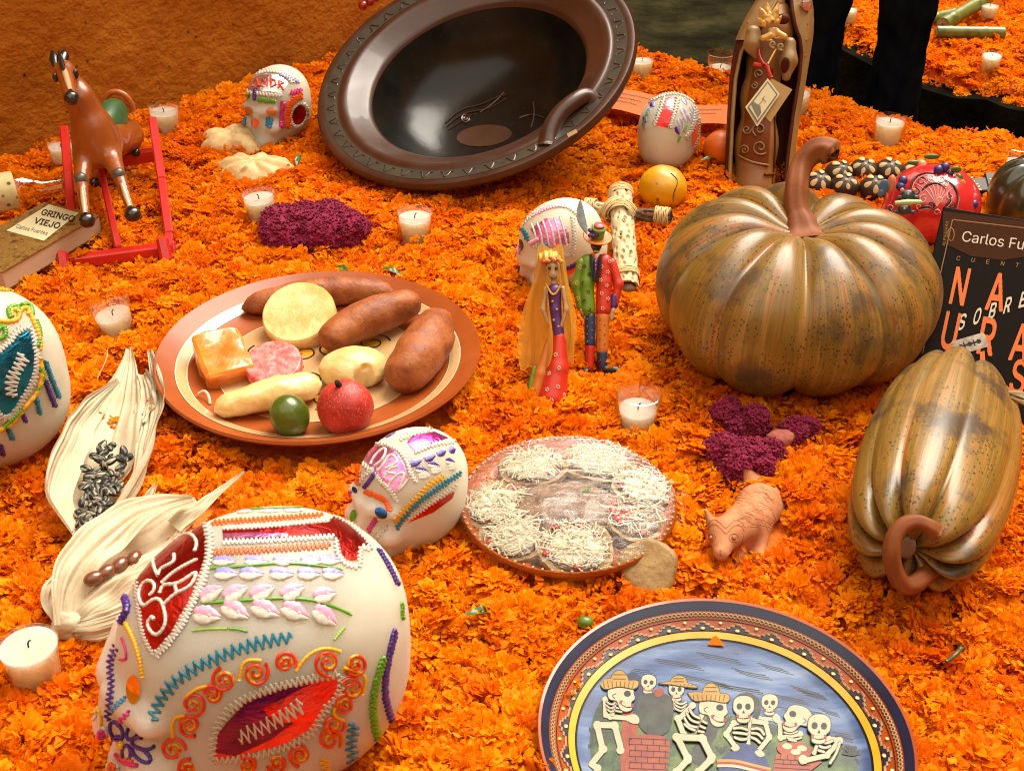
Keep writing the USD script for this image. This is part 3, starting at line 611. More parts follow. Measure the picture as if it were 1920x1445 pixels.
# ------------------------------------------------------------------ ceramic pumpkin and gourd
def squash_mat(name, k=9.0, zk=3.0, dark=0.7):
    g_ = ('geometry', {})
    return usdkit.material(stage, '/World/Looks/' + name, {'tc': ('texture_coordinate', {}), 'fl': ('mapping', {'scale': (1, 1, 0)}), 'nm': ('vector_math', {'math_type': 'normalize'}), 'sc': ('vector_math', {'math_type': 'scale', 'scale': k}),
        'zz': ('mapping', {'scale': (0.6, 0.6, zk)}), 'ad': ('vector_math', {'math_type': 'add'}), 'n1': ('noise_texture', {'scale': 1.0, 'detail': 6.0, 'roughness': .62}),
        'r1': ('rgb_ramp', {'ramp': [(0.26, (.035, .018, .006)), (0.40, (.185, .092, .012)), (.48, (.145, .086, .012)), (.56, (.225, .122, .022)), (.66, (.23, .070, .010))]}),
        's3': ('vector_math', {'math_type': 'scale', 'scale': 3.0}), 'n5': ('noise_texture', {'scale': 2.5, 'detail': 4.0, 'roughness': .7}), 'r5': ('rgb_ramp', {'ramp': [(.35, (.66, .66, .6)), (.65, (1.25, 1.2, 1.1))]}), 'm5': ('mix', {'mix_type': 'multiply', 'fac': .75}),
        'n2': ('noise_texture', {'scale': 15.0, 'detail': 5.0, 'roughness': .62}), 'r2': ('rgb_ramp', {'ramp': [(.51, (0, 0, 0)), (.63, (dark,) * 3)]}), 'm2': ('mix', {'mix_type': 'mix', 'color2': (.035, .024, .016)}),
        'vo': ('voronoi_texture', {'scale': 210.0}), 'n3': ('noise_texture', {'scale': 22.0, 'detail': 2.0}), 'mr': ('map_range', {'from_min': .30, 'from_max': .14, 'to_min': 0., 'to_max': 2.0, 'clamp': True}), 'mm': ('map_range', {'from_min': .40, 'from_max': .58, 'to_min': 0., 'to_max': 1.0, 'clamp': True}), 'mu': ('math', {'math_type': 'multiply'}),
        'm3': ('mix', {'mix_type': 'mix', 'color2': (.03, .02, .012)}), 'b': ('bump', {'strength': .12, 'distance': .002}),
        'p': ('principled_bsdf', {'roughness': .42, 'coat_weight': .28, 'coat_roughness': .22, 'specular_ior_level': .4})},
        [('tc.object', 'fl.vector'), ('fl.vector', 'nm.vector1'), ('nm.vector', 'sc.vector1'), ('tc.object', 'zz.vector'), ('sc.vector', 'ad.vector1'), ('zz.vector', 'ad.vector2'), ('ad.vector', 'n1.vector'), ('n1.fac', 'r1.fac'),
         ('ad.vector', 's3.vector1'), ('s3.vector', 'n5.vector'), ('n5.fac', 'r5.fac'), ('r1.color', 'm5.color1'), ('r5.color', 'm5.color2'),
         ('tc.object', 'n2.vector'), ('n2.fac', 'r2.fac'), ('r2.color', 'm2.fac'), ('m5.color', 'm2.color1'), ('tc.object', 'vo.vector'), ('tc.object', 'n3.vector'), ('vo.distance', 'mr.value'), ('n3.fac', 'mm.value'), ('mr.result', 'mu.value1'), ('mm.result', 'mu.value2'),
         ('mu.value', 'm3.fac'), ('m2.color', 'm3.color1'), ('m3.color', 'p.base_color'), ('n5.fac', 'b.height'), ('b.normal', 'p.normal')], surface='p.BSDF')
M_squash = squash_mat('pumpkin_glaze'); M_gourd = squash_mat('gourd_glaze', 7.0, 2.0, .85)
M_stem = mat('clay_stem', (0.22, 0.070, 0.016), (0.30, 0.11, 0.028), rough=0.62, scale=40, stretch=(1, 1, .3), spec=.3, bump=.25, bscale=90)
def lobed(a, c, lobes, nu=200, nv=90, depth=.13, dimple=.04, sharp=.55, seed=0, pw=.85, base_cut=-1.0, wander=.05):
    r_ = np.random.default_rng(seed); th = np.linspace(0, 2 * PI, nu, endpoint=False); ph = np.linspace(0.0, PI, nv)
    off = wander * np.sin(th * 2 + 1) + wander * .6 * np.sin(th * 3)
    L = np.abs(np.sin((th + off) * lobes / 2)) ** sharp
    amp = 1 + .035 * np.cos(th * 3 + .5) + .02 * np.sin(th * 5)
    T, P = np.meshgrid(th, ph, indexing='ij'); s = np.sin(P) ** pw
    R = a * s * (1 - depth * (1 - L[:, None]) * (.25 + .75 * np.sin(P) ** .5) * (1 - .5 * np.exp(-((P - 1.75) / .6) ** 2))) * amp[:, None]
    Z = c * np.sign(np.cos(P)) * np.abs(np.cos(P)) ** .92
    q = np.clip(R / a, 0, 1); dm = np.exp(-(q / .32) ** 2)
    Z = Z - np.where(P < PI / 2, 1, -.6) * dimple * dm - (1 - L[:, None]) * c * .19 * (np.exp(-((q - .55) / .33) ** 2)) * np.sign(np.cos(P))
    v = np.stack([R * np.cos(T), R * np.sin(T), Z], -1).reshape(-1, 3); return v, tri(grid_faces(nu, nv, wrap_u=True))[:, ::-1]
def ridged_tube(path, r, n=18, ridges=5, depth=.16, twist=0.6):
    v, f = tube(path, r, n); m = len(path)
    c = np.repeat(np.asarray(path), n, axis=0); th = np.tile(np.linspace(0, 2 * PI, n, endpoint=False), m) + np.repeat(np.linspace(0, twist, m), n)
    v[:m * n] = c + (v[:m * n] - c) * (1 + depth * (np.abs(np.cos(th * ridges / 2)) - .5))[:, None]; return v, f
pk = G(1489, 530, .105); pk[2] = .098
keep(pk[0], pk[1], .11)
t_pk = thing('ceramic_pumpkin', 'large round ribbed ceramic pumpkin with a curved brown stem', 'pumpkin', pk)
part('pumpkin_body', lobed(.176, .112, 11, depth=.075, dimple=.036, sharp=.5, seed=1), M_squash, t_pk, True, local=True)
pd = float((pk - CAM) @ FW)
pst = [(1503, 446, pd - .02), (1500, 420, pd - .02), (1493, 390, pd - .015), (1494, 350, pd - .01), (1501, 315, pd), (1519, 290, pd), (1545, 281, pd - .005), (1563, 292, pd - .01)]
sp = smoothpath([D(*q) for q in pst], 40)
part('stem', ridged_tube(sp, np.interp(np.linspace(0, 1, 40), [0, .06, .2, .5, .75, .9, .97, 1], [.040, .025, .0148, .0135, .0138, .0155, .017, .010]), 24, 6, .2), M_stem, t_pk, True)
ga, gb = G(1703, 1052, .078), G(1800, 705, .070)
gd = norm(gb - ga); gc = (ga + gb) / 2; GL = float(np.linalg.norm(gb - ga)) / 2
gR = frame(-gd, (0, 0, 1))
t_g = thing('ceramic_gourd', 'long ribbed ceramic gourd lying with its curled stem towards the front', 'gourd', gc, R=gR)
v, f = lobed(.079, GL * 1.0, 10, nu=180, nv=110, depth=.078, dimple=.020, sharp=.5, seed=4, pw=.5, wander=.08)
u = v[:, 2] / GL; v[:, :2] *= (1.0 + .05 * u - .03 * u ** 2)[:, None]
v[:, 1] *= .94
part('gourd_body', (v, f), M_gourd, t_g, True, local=True)
for q in np.linspace(-.8, .8, 7)[2:]: keep(*(gc + gd * GL * q)[:2], .045)
keep(*(gc - gd * GL * .62)[:2], .03)
fd = float((gc - gd * GL * .93 - CAM) @ FW)
gs = [(1742, 1070, fd + .01), (1722, 1090, fd - .012), (1694, 1096, fd - .028), (1676, 1065, fd - .036), (1672, 1030, fd - .040), (1684, 995, fd - .040), (1708, 978, fd - .040), (1738, 984, fd - .040), (1757, 999, fd - .038)]
gsp = smoothpath([D(*q) for q in gs], 44)
gsv, gsf = ridged_tube(gsp, np.interp(np.linspace(0, 1, 44), [0, .08, .3, .6, .9, 1], [.011, .0085, .0080, .0078, .0066, .0082]), 20, 5, .18)
part('stem', ((gsv - gc) @ gR, gsf), M_stem, t_g, True, local=True)
part('stem_scar', mv(ball((0, 0, 0), (.008, .013, .006)), (-0.004, 0.006, GL * .93)), mat('pale_scar', (.25, .17, .12), rough=.5), t_g, True, local=True)
sq = (D(1768, 1070, fd - .005) - gc) @ gR
part('price_sticker', ((vf(box((.009, .006, .0008)))[0] @ frame(norm(CAM - D(1768, 1070, fd)), UP).T + D(1782, 1068, fd + .008) - gc) @ gR, vf(box((.009, .006, .0008)))[1]), M_pale, t_g, local=True)
# dark gourd at the right edge
dg = G(1945, 375, .05)
t_d = thing('dark_gourd', 'dark green glazed gourd cut off by the right edge', 'gourd', dg * (1, 1, 0) + (0, 0, .05)); keep(dg[0], dg[1], .07)
part('gourd_body', lobed(.075, .065, 9, 90, 50, dimple=.015), mat('dark_green_glaze', (.02, .022, .008), (.045, .04, .015), rough=.3, scale=30, coat=.6), t_d, True, local=True)
part('stem', tube([(0, 0, .05), (.004, 0, .075), (.016, 0, .09)], [.011, .008, .009], 10), M_stem, t_d, True, local=True)
# ------------------------------------------------------------------ sugar skulls with piped icing and foil
M_sugar = mat('moulded_sugar', (0.64, 0.625, 0.53), (0.57, 0.55, 0.45), rough=0.42, scale=14, sss=0.85, sssr=(1, .8, .55), ssss=0.014, bump=0.22, bscale=420, bdist=.0015, spec=.4)
_ic = {}
COL = dict(white=(.70, .66, .57), cream=(.66, .59, .44), teal=(.02, .25, .36), blue=(.05, .30, .52), purple=(.085, .035, .26), lilac=(.36, .33, .66), pink=(.86, .42, .56), hot=(.70, .04, .24), orange=(.90, .16, .02), red=(.80, .07, .015), yellow=(.88, .46, .015), green=(.15, .40, .02), lime=(.33, .55, .08))
def icing(c):
    if c not in _ic: _ic[c] = mat('icing_' + c, COL[c], tuple(x * .86 for x in COL[c]), rough=.38, scale=300, sss=.15, ssss=.003, coat=.15)
    return _ic[c]
F_RED = foil('red_foil', (.55, .02, .012), (.30, .008, .008)); F_MAG = foil('magenta_foil', (.62, .05, .40), (.40, .02, .16)); F_PINK = foil('pink_foil', (.80, .30, .62), (.62, .16, .42)); F_BLUE = foil('blue_foil', (.01, .24, .42), (.006, .10, .17)); F_GOLD = foil('gold_foil', (.65, .33, .02), (.5, .22, .01), 40)
F_PURP = foil('purple_foil', (.22, .02, .22), (.12, .01, .14)); F_SCAR = foil('scarlet_foil', (.75, .03, .03), (.75, .10, .12)); F_DBLUE = foil('deep_blue_foil', (.01, .03, .18), (.02, .12, .4)); F_SILV = foil('silver_foil', (.75, .62, .62), (.62, .45, .48))
def skull_field(p, wide=1.0, face=1.0):
    q = p.copy(); q[..., 0] = np.abs(q[..., 0]) / wide
    d = sd_ell(q, (0, .10, .60), (.40, .49, .40))
    f = sd_ell(q, (0, -.20, .30), (.26, .25 * face, .34)); d = smin(d, f, .10)
    d = smin(d, sd_ell(q, (.20, -.32, .32), (.105, .12, .095)), .06)
    d = smin(d, sd_ell(q, (0, -.34, .10), (.20, .17, .13)), .07)
    d = smin(d, sd_cap(q, (.05, -.415, .53), (.24, -.33, .55), .055, .05), .06)
    d = smin(d, sd_cap(q, (0, -.44, .46), (0, -.475, .34), .035, .045), .04)
    d = smin(d, sd_ell(q, (0, .115, .37), (.395, .475, .42)), .10)
    d = -smin(-d, sd_ell(q, (.145, -.455, .43), (.085, .085, .075)), .03)
    d = -smin(-d, sd_ell(q, (.035, -.50, .275), (.035, .055, .05)), .02)
    return np.maximum(d, .015 - q[..., 2])
def make_skull(label, cpx, cpy, s, yaw, pitch=0.0, res=.026, wide=1.0, cz=.60, keepr=.36):
    R = Rz(math.radians(yaw)) @ Rx(math.radians(pitch)); c = G(cpx, cpy, cz * s); loc = c - R @ np.array([0, .10, .60]) * s
    loc[2] = min(loc[2], .004)
    v, f = nets(lambda p: skull_field(p, wide), (-.52, -.66, -.04), (.52, .68, 1.08), res)
    w = (v * s) @ R.T + loc
    t = thing('sugar_skull', label, 'sugar skull', loc, 'decorated sugar skulls')
    part('skull', (w, f), M_sugar, t, True); keep(c[0], c[1], keepr * s)
    fc = (R @ np.array([0, -.26, 0])) * s + loc; keep(fc[0], fc[1], .17 * s)
    W = w; tn = np.cross(W[f[:, 1]] - W[f[:, 0]], W[f[:, 2]] - W[f[:, 0]]); facing = (tn * (CAM - W[f[:, 0]])).sum(1)
    return dict(t=t, m=(w, f[facing > -1e-12] if (facing > 0).mean() > .2 else f), mpp=float((c - CAM) @ FW) / FPX)
class Cut:                                                  # turns coordinates read off an enlarged cut-out into the photograph's
    def __init__(self, x, y, k): self.x, self.y, self.k = x, y, k
    def __call__(self, pts): a = np.asarray(pts, float); return a / self.k + (self.x, self.y)
def onto(sk, q, lift):
    P, n, ok = hits(sk['m'], CAM, ray(q[:, 0], q[:, 1])); P, n = P[ok], n[ok]
    return P + n * lift, n
def curve(pts, n=40): return smoothpath(np.c_[pts, np.zeros(len(pts))], n)[:, :2] if len(pts) > 2 else np.linspace(pts[0], pts[1], n)
def zig(pts, amp, per, pp=9, taper=True):
    c = curve(pts, 160); d = np.r_[0, np.cumsum(np.linalg.norm(np.diff(c, axis=0), axis=1))]; n = max(2, int(round(d[-1] / per))); s = np.linspace(0, d[-1], n * pp + 1)
    x = np.stack([np.interp(s, d, c[:, k]) for k in (0, 1)], 1); t = norm(np.gradient(x, axis=0)); nn = np.stack([-t[:, 1], t[:, 0]], 1)
    ph = s / d[-1] * n * 2 * PI; j = RNG.uniform(.8, 1.15, n + 2)[(s / d[-1] * n).astype(int)]
    w = np.sin(ph) + .12 * np.sin(3 * ph)
    return x + nn * (w * amp * j)[:, None] + t * (np.sin(2 * ph) * per * .16)[:, None]
def line(sk, pts, r, c, name='icing_line', n=40, lift=.6, smooth_=True, beads=0.0):
    q = curve(pts, n) if smooth_ else np.asarray(pts, float); P, nn = onto(sk, q, r * 1.2 * sk['mpp'] * lift)
    if len(P) < 3: return
    seg = np.linalg.norm(np.diff(P, axis=0), axis=1); br = np.nonzero(seg > max(np.median(seg) * 7, .004))[0]; runs = np.split(np.arange(len(P)), br + 1)
    rr = r * 1.45 * sk['mpp']; ms = []
    for k in [max(runs, key=len)] if name == 'icing_flower' else runs:
        if len(k) < 3: continue
        rad = np.full(len(k), rr) * (1 + (beads or .10) * np.sin(np.arange(len(k)) * (1.7 if beads else .9) + RNG.uniform(0, 6)))
        ms.append(tube(P[k], rad, 6))
    if ms: part(name, ms, icing(c), sk['t'], True)
def zline(sk, pts, amp, per, r, c, name='icing_zigzag', pp=9): line(sk, zig(pts, amp, per, pp), r, c, name, smooth_=False)
def patch(sk, pts, fm, step=4.0, lift=.0007, smooth_=False, name='foil_patch'):
    p = curve(list(pts) + [pts[0]], 60) if smooth_ else np.asarray(pts); 
    try: part(name, px_patch(sk['m'], Polygon(p).buffer(0), step, lift), fm, sk['t'], True)
    except Exception as e: print('patch', e)
def ell(cx, cy, rx, ry, a=0.0, n=30): t = np.linspace(0, 2 * PI, n, endpoint=False); x, y = rx * np.cos(t), ry * np.sin(t); return np.stack([cx + x * math.cos(a) - y * math.sin(a), cy + x * math.sin(a) + y * math.cos(a)], 1)
def leaf(sk, p, length, width, ang, c1, c2=None):
    """a piped leaf: two ribbed halves"""
    p = np.asarray(p, float); d = np.array([math.cos(ang), math.sin(ang)]); e = np.array([-d[1], d[0]]); m = sk['mpp']; P, n = onto(sk, np.array([p, p + d * 3, p + e * 3]), 0)
    if len(P) < 3: return
    X = norm(P[1] - P[0]); N = n[0]; Y = np.cross(N, X); R = np.stack([X, Y, N], 1); halves = []
    for sgn, col in ((1, c1), (-1, c2 or c1)):
        v, f = ball((0, 0, 0), (length * m * .54, width * m * .42, width * m * .16), 2)
        u = v[:, 0] / (length * m / 2); v[:, 1] = v[:, 1] * (1 - .65 * np.clip(u, 0, 1) ** 1.2) * (1 + .20 * np.sin(u * 13 + sgn)); v[:, 2] *= 1 + .35 * np.sin(u * 13)
        v[:, 1] += sgn * width * m * .2 * (1 - .6 * np.clip(u, 0, 1)); halves.append((col, (v @ R.T + P[0] + N * width * m * .06, f)))
    lf = part('icing_leaf', halves[0][1], icing(halves[0][0]), sk['t'], True); part('leaf_half', halves[1][1], icing(halves[1][0]), lf, True)
def spiral(c, r, turns, a0, cw=1, tail=None, n=34):
    t = np.linspace(0, 1, n); th = a0 + cw * turns * 2 * PI * t; rad = r * (1 - .85 * t); q = np.stack([c[0] + rad * np.cos(th), c[1] + rad * np.sin(th)], 1)
    return q if tail is None else np.vstack([curve([tail, (np.asarray(tail) + q[0]) / 2 + (2, 2), q[0]], 8)[:-1], q])

# --- the big skull in front
S1 = make_skull('largest sugar skull, white with a red foil forehead, in the lower left foreground', 497, 1172, .236, -68, res=.021, keepr=.37)
a = Cut(140, 920, 5.353); b = Cut(140, 1160, 5.069); c7 = Cut(140, 900, 2.652)
patch(S1, c7([(600, 175), (400, 290), (318, 395), (300, 520), (325, 680), (345, 760), (400, 865), (470, 800), (560, 650), (640, 480), (662, 350), (632, 200)]), F_RED)
zline(S1, c7([(640, 170), (668, 260), (668, 380), (630, 510), (560, 660), (480, 790), (405, 870)]), 9, 7.6, 1.9, 'white')
zline(S1, c7([(600, 170), (480, 225), (390, 285), (315, 390), (305, 520), (320, 650), (350, 790), (395, 870)]), 4.5, 7, 1.7, 'white')
for st in ([(760, 1045), (800, 1000), (795, 925), (735, 905), (670, 965), (652, 1060), (700, 1150), (780, 1100), (850, 1090), (900, 1180), (918, 1290), (880, 1400), (820, 1440), (760, 1390), (748, 1300), (790, 1265), (802, 1290)], [(860, 1025), (895, 955), (1030, 930), (1220, 830), (1180, 930), (1040, 1020), (890, 1150)], [(1010, 950), (1030, 1020)], [(880, 925), (960, 850), (1230, 690)],
           [(840, 855), (800, 650), (850, 590), (1000, 500), (1160, 440), (1225, 520), (1205, 610)], [(1000, 640), (1000, 700), (870, 790), (840, 850)], [(870, 460), (1000, 400), (1165, 335)], [(650, 680), (720, 600), (820, 460)]):
    line(S1, a(st), 2.4, 'white', 'icing_letter', n=30 + 5 * len(st), beads=.12)
patch(S1, c7([(735, 245), (1000, 232), (1262, 212), (1290, 178), (1340, 205), (1475, 325), (1415, 345), (1400, 400), (1340, 400), (1300, 285), (740, 298)]), F_RED)
patch(S1, c7([(738, 270), (900, 262), (1060, 268), (1060, 282), (740, 298)]), F_PINK, 3.0, .0011)
zline(S1, c7([(738, 310), (1000, 300), (1290, 282)]), 5.5, 8, 1.7, 'white'); zline(S1, c7([(738, 240), (1000, 226), (1270, 196)]), 4.5, 7.5, 1.7, 'white')
zline(S1, c7([(1300, 290), (1335, 405), (1410, 425), (1425, 335), (1475, 345)]), 5.5, 7, 1.7, 'white'); zline(S1, c7([(1285, 170), (1380, 225), (1475, 330)]), 4, 7, 1.7, 'white')
zline(S1, c7([(690, 360), (980, 345), (1268, 325)]), 6.5, 8.5, 1.7, 'orange'); zline(S1, c7([(685, 215), (960, 195), (1232, 175)]), 5, 8, 1.7, 'orange')
line(S1, c7([(670, 440), (850, 428), (1050, 415), (1330, 445)]), 1.8, 'green', 'icing_stem'); line(S1, c7([(670, 165), (900, 145), (1250, 135)]), 1.8, 'green', 'icing_stem')
for i, x in enumerate((745, 905, 1045, 1180, 1270)): leaf(S1, c7((x, 402 - (i == 4) * 4)), 40, 18, .06, 'lilac', 'white')
for i, x in enumerate((755, 880, 1030, 1165, 1285)): leaf(S1, c7((x, 465)), 40, 21, .05, 'lilac', 'white')
for i, x in enumerate((720, 850, 970, 1090, 1210)): leaf(S1, c7((x, 160 - i * 3)), 40, 18, .0, 'lilac', 'white')
for i, x in enumerate((680, 800, 920, 1040)): leaf(S1, c7((x, 124 - i * 6 + (i == 3) * 6)), 40, 16, -.05, 'pink', 'pink')
line(S1, c7([(640, 612), (900, 594), (1200, 602), (1290, 630), (1375, 668)]), 2.0, 'green', 'icing_stem')
for x, y, an in ((680, 562, -.45), (800, 558, -.45), (935, 555, -.42), (1085, 552, -.42), (1245, 570, -.2)): leaf(S1, c7((x, y)), 42, 25, an, 'pink', 'white')
for x, y, an in ((660, 672, .15), (800, 650, .45), (950, 645, .35), (1098, 655, .4), (1245, 678, .6)): leaf(S1, c7((x, y)), 48, 27, an, 'pink', 'white')
line(S1, c7([(585, 748), (660, 740), (760, 738)]), 1.6, 'lime'); line(S1, c7([(770, 738), (820, 742), (858, 752)]), 1.7, 'green'); line(S1, c7([(1340, 730), (1310, 765), (1290, 790)]), 2.2, 'lime')
zline(S1, c7([(385, 1190), (425, 1095), (545, 965), (700, 885), (900, 812), (1080, 780)]), 13.5, 15, 1.9, 'teal', pp=11)
patch(S1, c7([(700, 1345), (715, 1250), (850, 1095), (1000, 1042), (1160, 1002), (1300, 975), (1318, 1040), (1245, 1130), (1190, 1225), (1040, 1312), (800, 1372), (690, 1388)]), F_SCAR)
patch(S1, c7([(702, 1348), (716, 1252), (845, 1105), (1010, 1045), (1180, 1005), (1040, 1075), (930, 1130), (1000, 1210), (1090, 1200), (960, 1290), (800, 1362)]), F_PURP, 4, .0012)
for bd in ([(690, 1385), (700, 1250), (850, 1085), (1010, 1025), (1300, 960)], [(1318, 960), (1320, 1050), (1250, 1130), (1190, 1235), (1040, 1325), (800, 1385), (690, 1390)]): zline(S1, c7(bd), 9, 10, 1.5, 'cream', pp=9)
zline(S1, c7([(815, 1275), (900, 1240), (1000, 1190), (1090, 1140), (1130, 1110)]), 17, 13, 1.7, 'cream', pp=10)
for i, (x, y, r) in enumerate([(490, 1335, 64), (575, 1212, 58), (590, 1110, 66), (690, 1062, 50), (745, 990, 62), (900, 955, 66), (1045, 903, 55), (1255, 905, 66), (1395, 912, 58), (1375, 1035, 58), (1340, 1112, 52), (1285, 1212, 58), (1265, 1285, 62), (1120, 1362, 56), (1005, 1402, 50), (860, 1412, 46), (560, 1430, 50)]):
    cc, rr = c7((x, y)), r / 2.652; an = i * 1.1
    line(S1, spiral(cc, rr, 1.7, an, 1 if i % 2 else -1), 2.5, 'red', 'icing_swirl', n=60, beads=.14, smooth_=False)
    line(S1, spiral(cc, rr * .72, 1.3, an + 2.4, 1 if i % 2 else -1), 2.2, 'yellow', 'icing_swirl', n=50, beads=.14, smooth_=False)
for pth in ([(490, 1270), (500, 1180), (560, 1165)], [(660, 1020), (620, 1030), (560, 1070)], [(820, 990), (850, 900), (930, 895)], [(1100, 945), (1160, 870), (1240, 835), (1320, 850)], [(1330, 930), (1440, 980), (1430, 1060)], [(1310, 1090), (1290, 1160), (1340, 1190)]): line(S1, c7(pth), 2.3, 'yellow', 'icing_swirl', beads=.14)
for pts, am, pr, r, c in (([(1590, 745), (1545, 950), (1540, 1060), (1578, 1205)], 4.5, 7.5, 3.0, 'purple'), ([(1535, 880), (1490, 1030), (1480, 1130), (1520, 1335)], 5.5, 8, 3.0, 'green'), ([(1388, 1205), (1375, 1330), (1390, 1450)], 11, 12, 1.9, 'teal'), ([(1240, 1375), (1250, 1460)], 10, 9, 1.6, 'yellow'), ([(1508, 345), (1560, 430), (1605, 520)], 3, 7, 2.6, 'purple'), ([(1625, 610), (1628, 690)], 2.5, 6, 2.2, 'green')): zline(S1, c7(pts), am, pr, r, c, 'icing_rope')
line(S1, b([(490, 40), (560, 180), (612, 330), (652, 545)]), 3.0, 'yellow', 'icing_rope', n=60, beads=.2)
zline(S1, b([(400, 250), (340, 420), (352, 600), (330, 800), (310, 960)]), 7, 10, 1.6, 'purple')
line(S1, a([(575, 930), (535, 1000), (520, 1080), (545, 1180), (505, 1270), (480, 1320)]), 5.0, 'purple', 'icing_rope', beads=.22)
line(S1, b([(452, 180), (486, 280), (482, 385), (432, 382)]), 1.9, 'hot'); zline(S1, b([(490, 745), (420, 800), (345, 870)]), 5, 7, 1.5, 'blue'); zline(S1, b([(525, 880), (460, 940), (400, 1010)]), 5, 8, 1.8, 'hot')
patch(S1, b(ell(566, 668, 68, 142)), F_GOLD, 3.0, .0012, name='gold_eye')
for cx, cy, rx, ry, an in ((575, 1045, 110, 55, -1.0), (655, 1180, 105, 55, .15), (640, 1290, 100, 48, .65), (500, 1270, 70, 40, 1.5), (400, 1060, 95, 55, -2.0), (385, 1160, 70, 40, 2.6)):
    line(S1, b(ell(cx, cy, rx, ry, an, 40)), 2.6, 'purple', 'icing_flower', n=60, beads=.12)
P, n = onto(S1, b([(462, 1195)]), .002)
if len(P): part('flower_centre', ball(P[0], .0035, 2), icing('yellow'), S1['t'], True)
for cx, cy, rx, ry, c in ((200, 1320, 60, 105, 'hot'), (370, 1420, 55, 70, 'orange'), (115, 1160, 40, 130, 'teal'), (260, 1090, 40, 70, 'hot'), (170, 880, 45, 80, 'hot')):
    line(S1, b(ell(cx, cy, rx, ry, .1, 36)), 2.6, 'white', 'icing_tooth', n=50); line(S1, b(ell(cx, cy, rx * .55, ry * .6, .1, 30)), 3.6, c, 'icing_tooth', n=40)
line(S1, b([(200, 740), (215, 830), (255, 920), (250, 1050), (300, 1180)]), 2.2, 'yellow', beads=.2); line(S1, b([(400, 1290), (500, 1370), (600, 1390)]), 3, 'hot', beads=.2); line(S1, b([(430, 1310), (500, 1345), (560, 1350)]), 2.4, 'orange')

# --- the skull between the two plates
S2 = make_skull('sugar skull with magenta foil forehead between the sweets plate and the wrapped dish', 775, 893, .124, -44, pitch=-6, res=.03)
k = Cut(620, 780, 6.02)
patch(S2, k([(310, 420), (430, 325), (640, 345), (760, 420), (850, 580), (865, 700), (760, 865), (640, 780), (520, 640), (420, 540)]), F_PINK, 3)
for st in ([(550, 325), (440, 300), (390, 370), (375, 480)], [(455, 540), (520, 430), (620, 370), (610, 440), (500, 560)], [(540, 610), (600, 540), (690, 440), (745, 490), (620, 590)], [(610, 690), (680, 590), (760, 570)], [(650, 640), (730, 650)], [(650, 790), (720, 690), (820, 640), (770, 830), (880, 700)]): line(S2, k(st), 1.8, 'white', 'icing_letter')
for bd in ([(510, 275), (640, 320), (770, 390), (860, 520), (900, 640), (965, 745)], [(310, 510), (440, 600), (560, 730), (680, 850), (745, 960)], [(300, 425), (400, 330), (500, 275)], [(330, 740), (420, 640), (500, 590)]): zline(S2, k(bd), 4.5, 6, 1.5, 'white')
patch(S2, k([(860, 300), (930, 222), (1170, 178), (1330, 250), (1200, 290), (940, 392)]), F_MAG, 3)
zline(S2, k([(780, 265), (940, 205), (1130, 150)]), 5, 6.5, 1.5, 'white'); zline(S2, k([(945, 412), (1200, 315), (1405, 290)]), 4.5, 6.5, 1.5, 'white')
for x, y in ((960, 520), (1120, 465), (1250, 410), (1370, 380)): leaf(S2, k((x, y)), 24, 12, -.35, 'lilac', 'purple')
for x, y in ((1030, 612), (1165, 555), (1350, 515)): leaf(S2, k((x, y)), 24, 11, .2, 'purple', 'white'); leaf(S2, k((x + 25, y + 60)), 22, 11, -.1, 'white')
for x, y in ((520, 245), (680, 212), (830, 145), (975, 102)): leaf(S2, k((x, y)), 22, 10, -.5, 'lilac', 'purple')
zline(S2, k([(715, 1190), (860, 1040), (1010, 880), (1150, 745), (1280, 690)]), 6.5, 8, 1.3, 'yellow', pp=9); zline(S2, k([(740, 1270), (900, 1050), (1100, 890), (1300, 750), (1475, 640)]), 6, 6.5, 1.4, 'teal'); zline(S2, k([(870, 1165), (1100, 1000), (1425, 785)]), 4.5, 6.5, 1.3, 'white')
patch(S2, k([(870, 1200), (1000, 1060), (1200, 930), (1395, 850), (1370, 925), (1150, 1085)]), F_RED, 3)
zline(S2, k([(210, 540), (300, 620), (305, 775)]), 5.5, 5, 1.6, 'orange'); zline(S2, k([(385, 850), (520, 895), (620, 960), (672, 1070)]), 5.5, 5, 1.6, 'orange')
line(S2, k([(500, 650), (440, 740), (388, 800)]), 3.2, 'purple'); patch(S2, k(ell(570, 1090, 78, 55, .6)), F_DBLUE, 2.5, name='blue_eye'); patch(S2, k(ell(275, 835, 26, 42, -.6)), F_DBLUE, 2.5, name='blue_eye')
zline(S2, k([(235, 860), (170, 930), (110, 1010)]), 5, 6, 1.7, 'hot'); zline(S2, k([(520, 1150), (470, 1220), (425, 1300)]), 6, 6, 1.7, 'hot'); patch(S2, k(ell(258, 1120, 38, 68, .2)), icing('green'), 2.5, name='green_nose'); zline(S2, k([(500, 1390), (560, 1320), (640, 1240)]), 5, 7, 1.5, 'white'); zline(S2, k([(90, 900), (140, 830), (190, 790)]), 4, 6, 1.5, 'white')

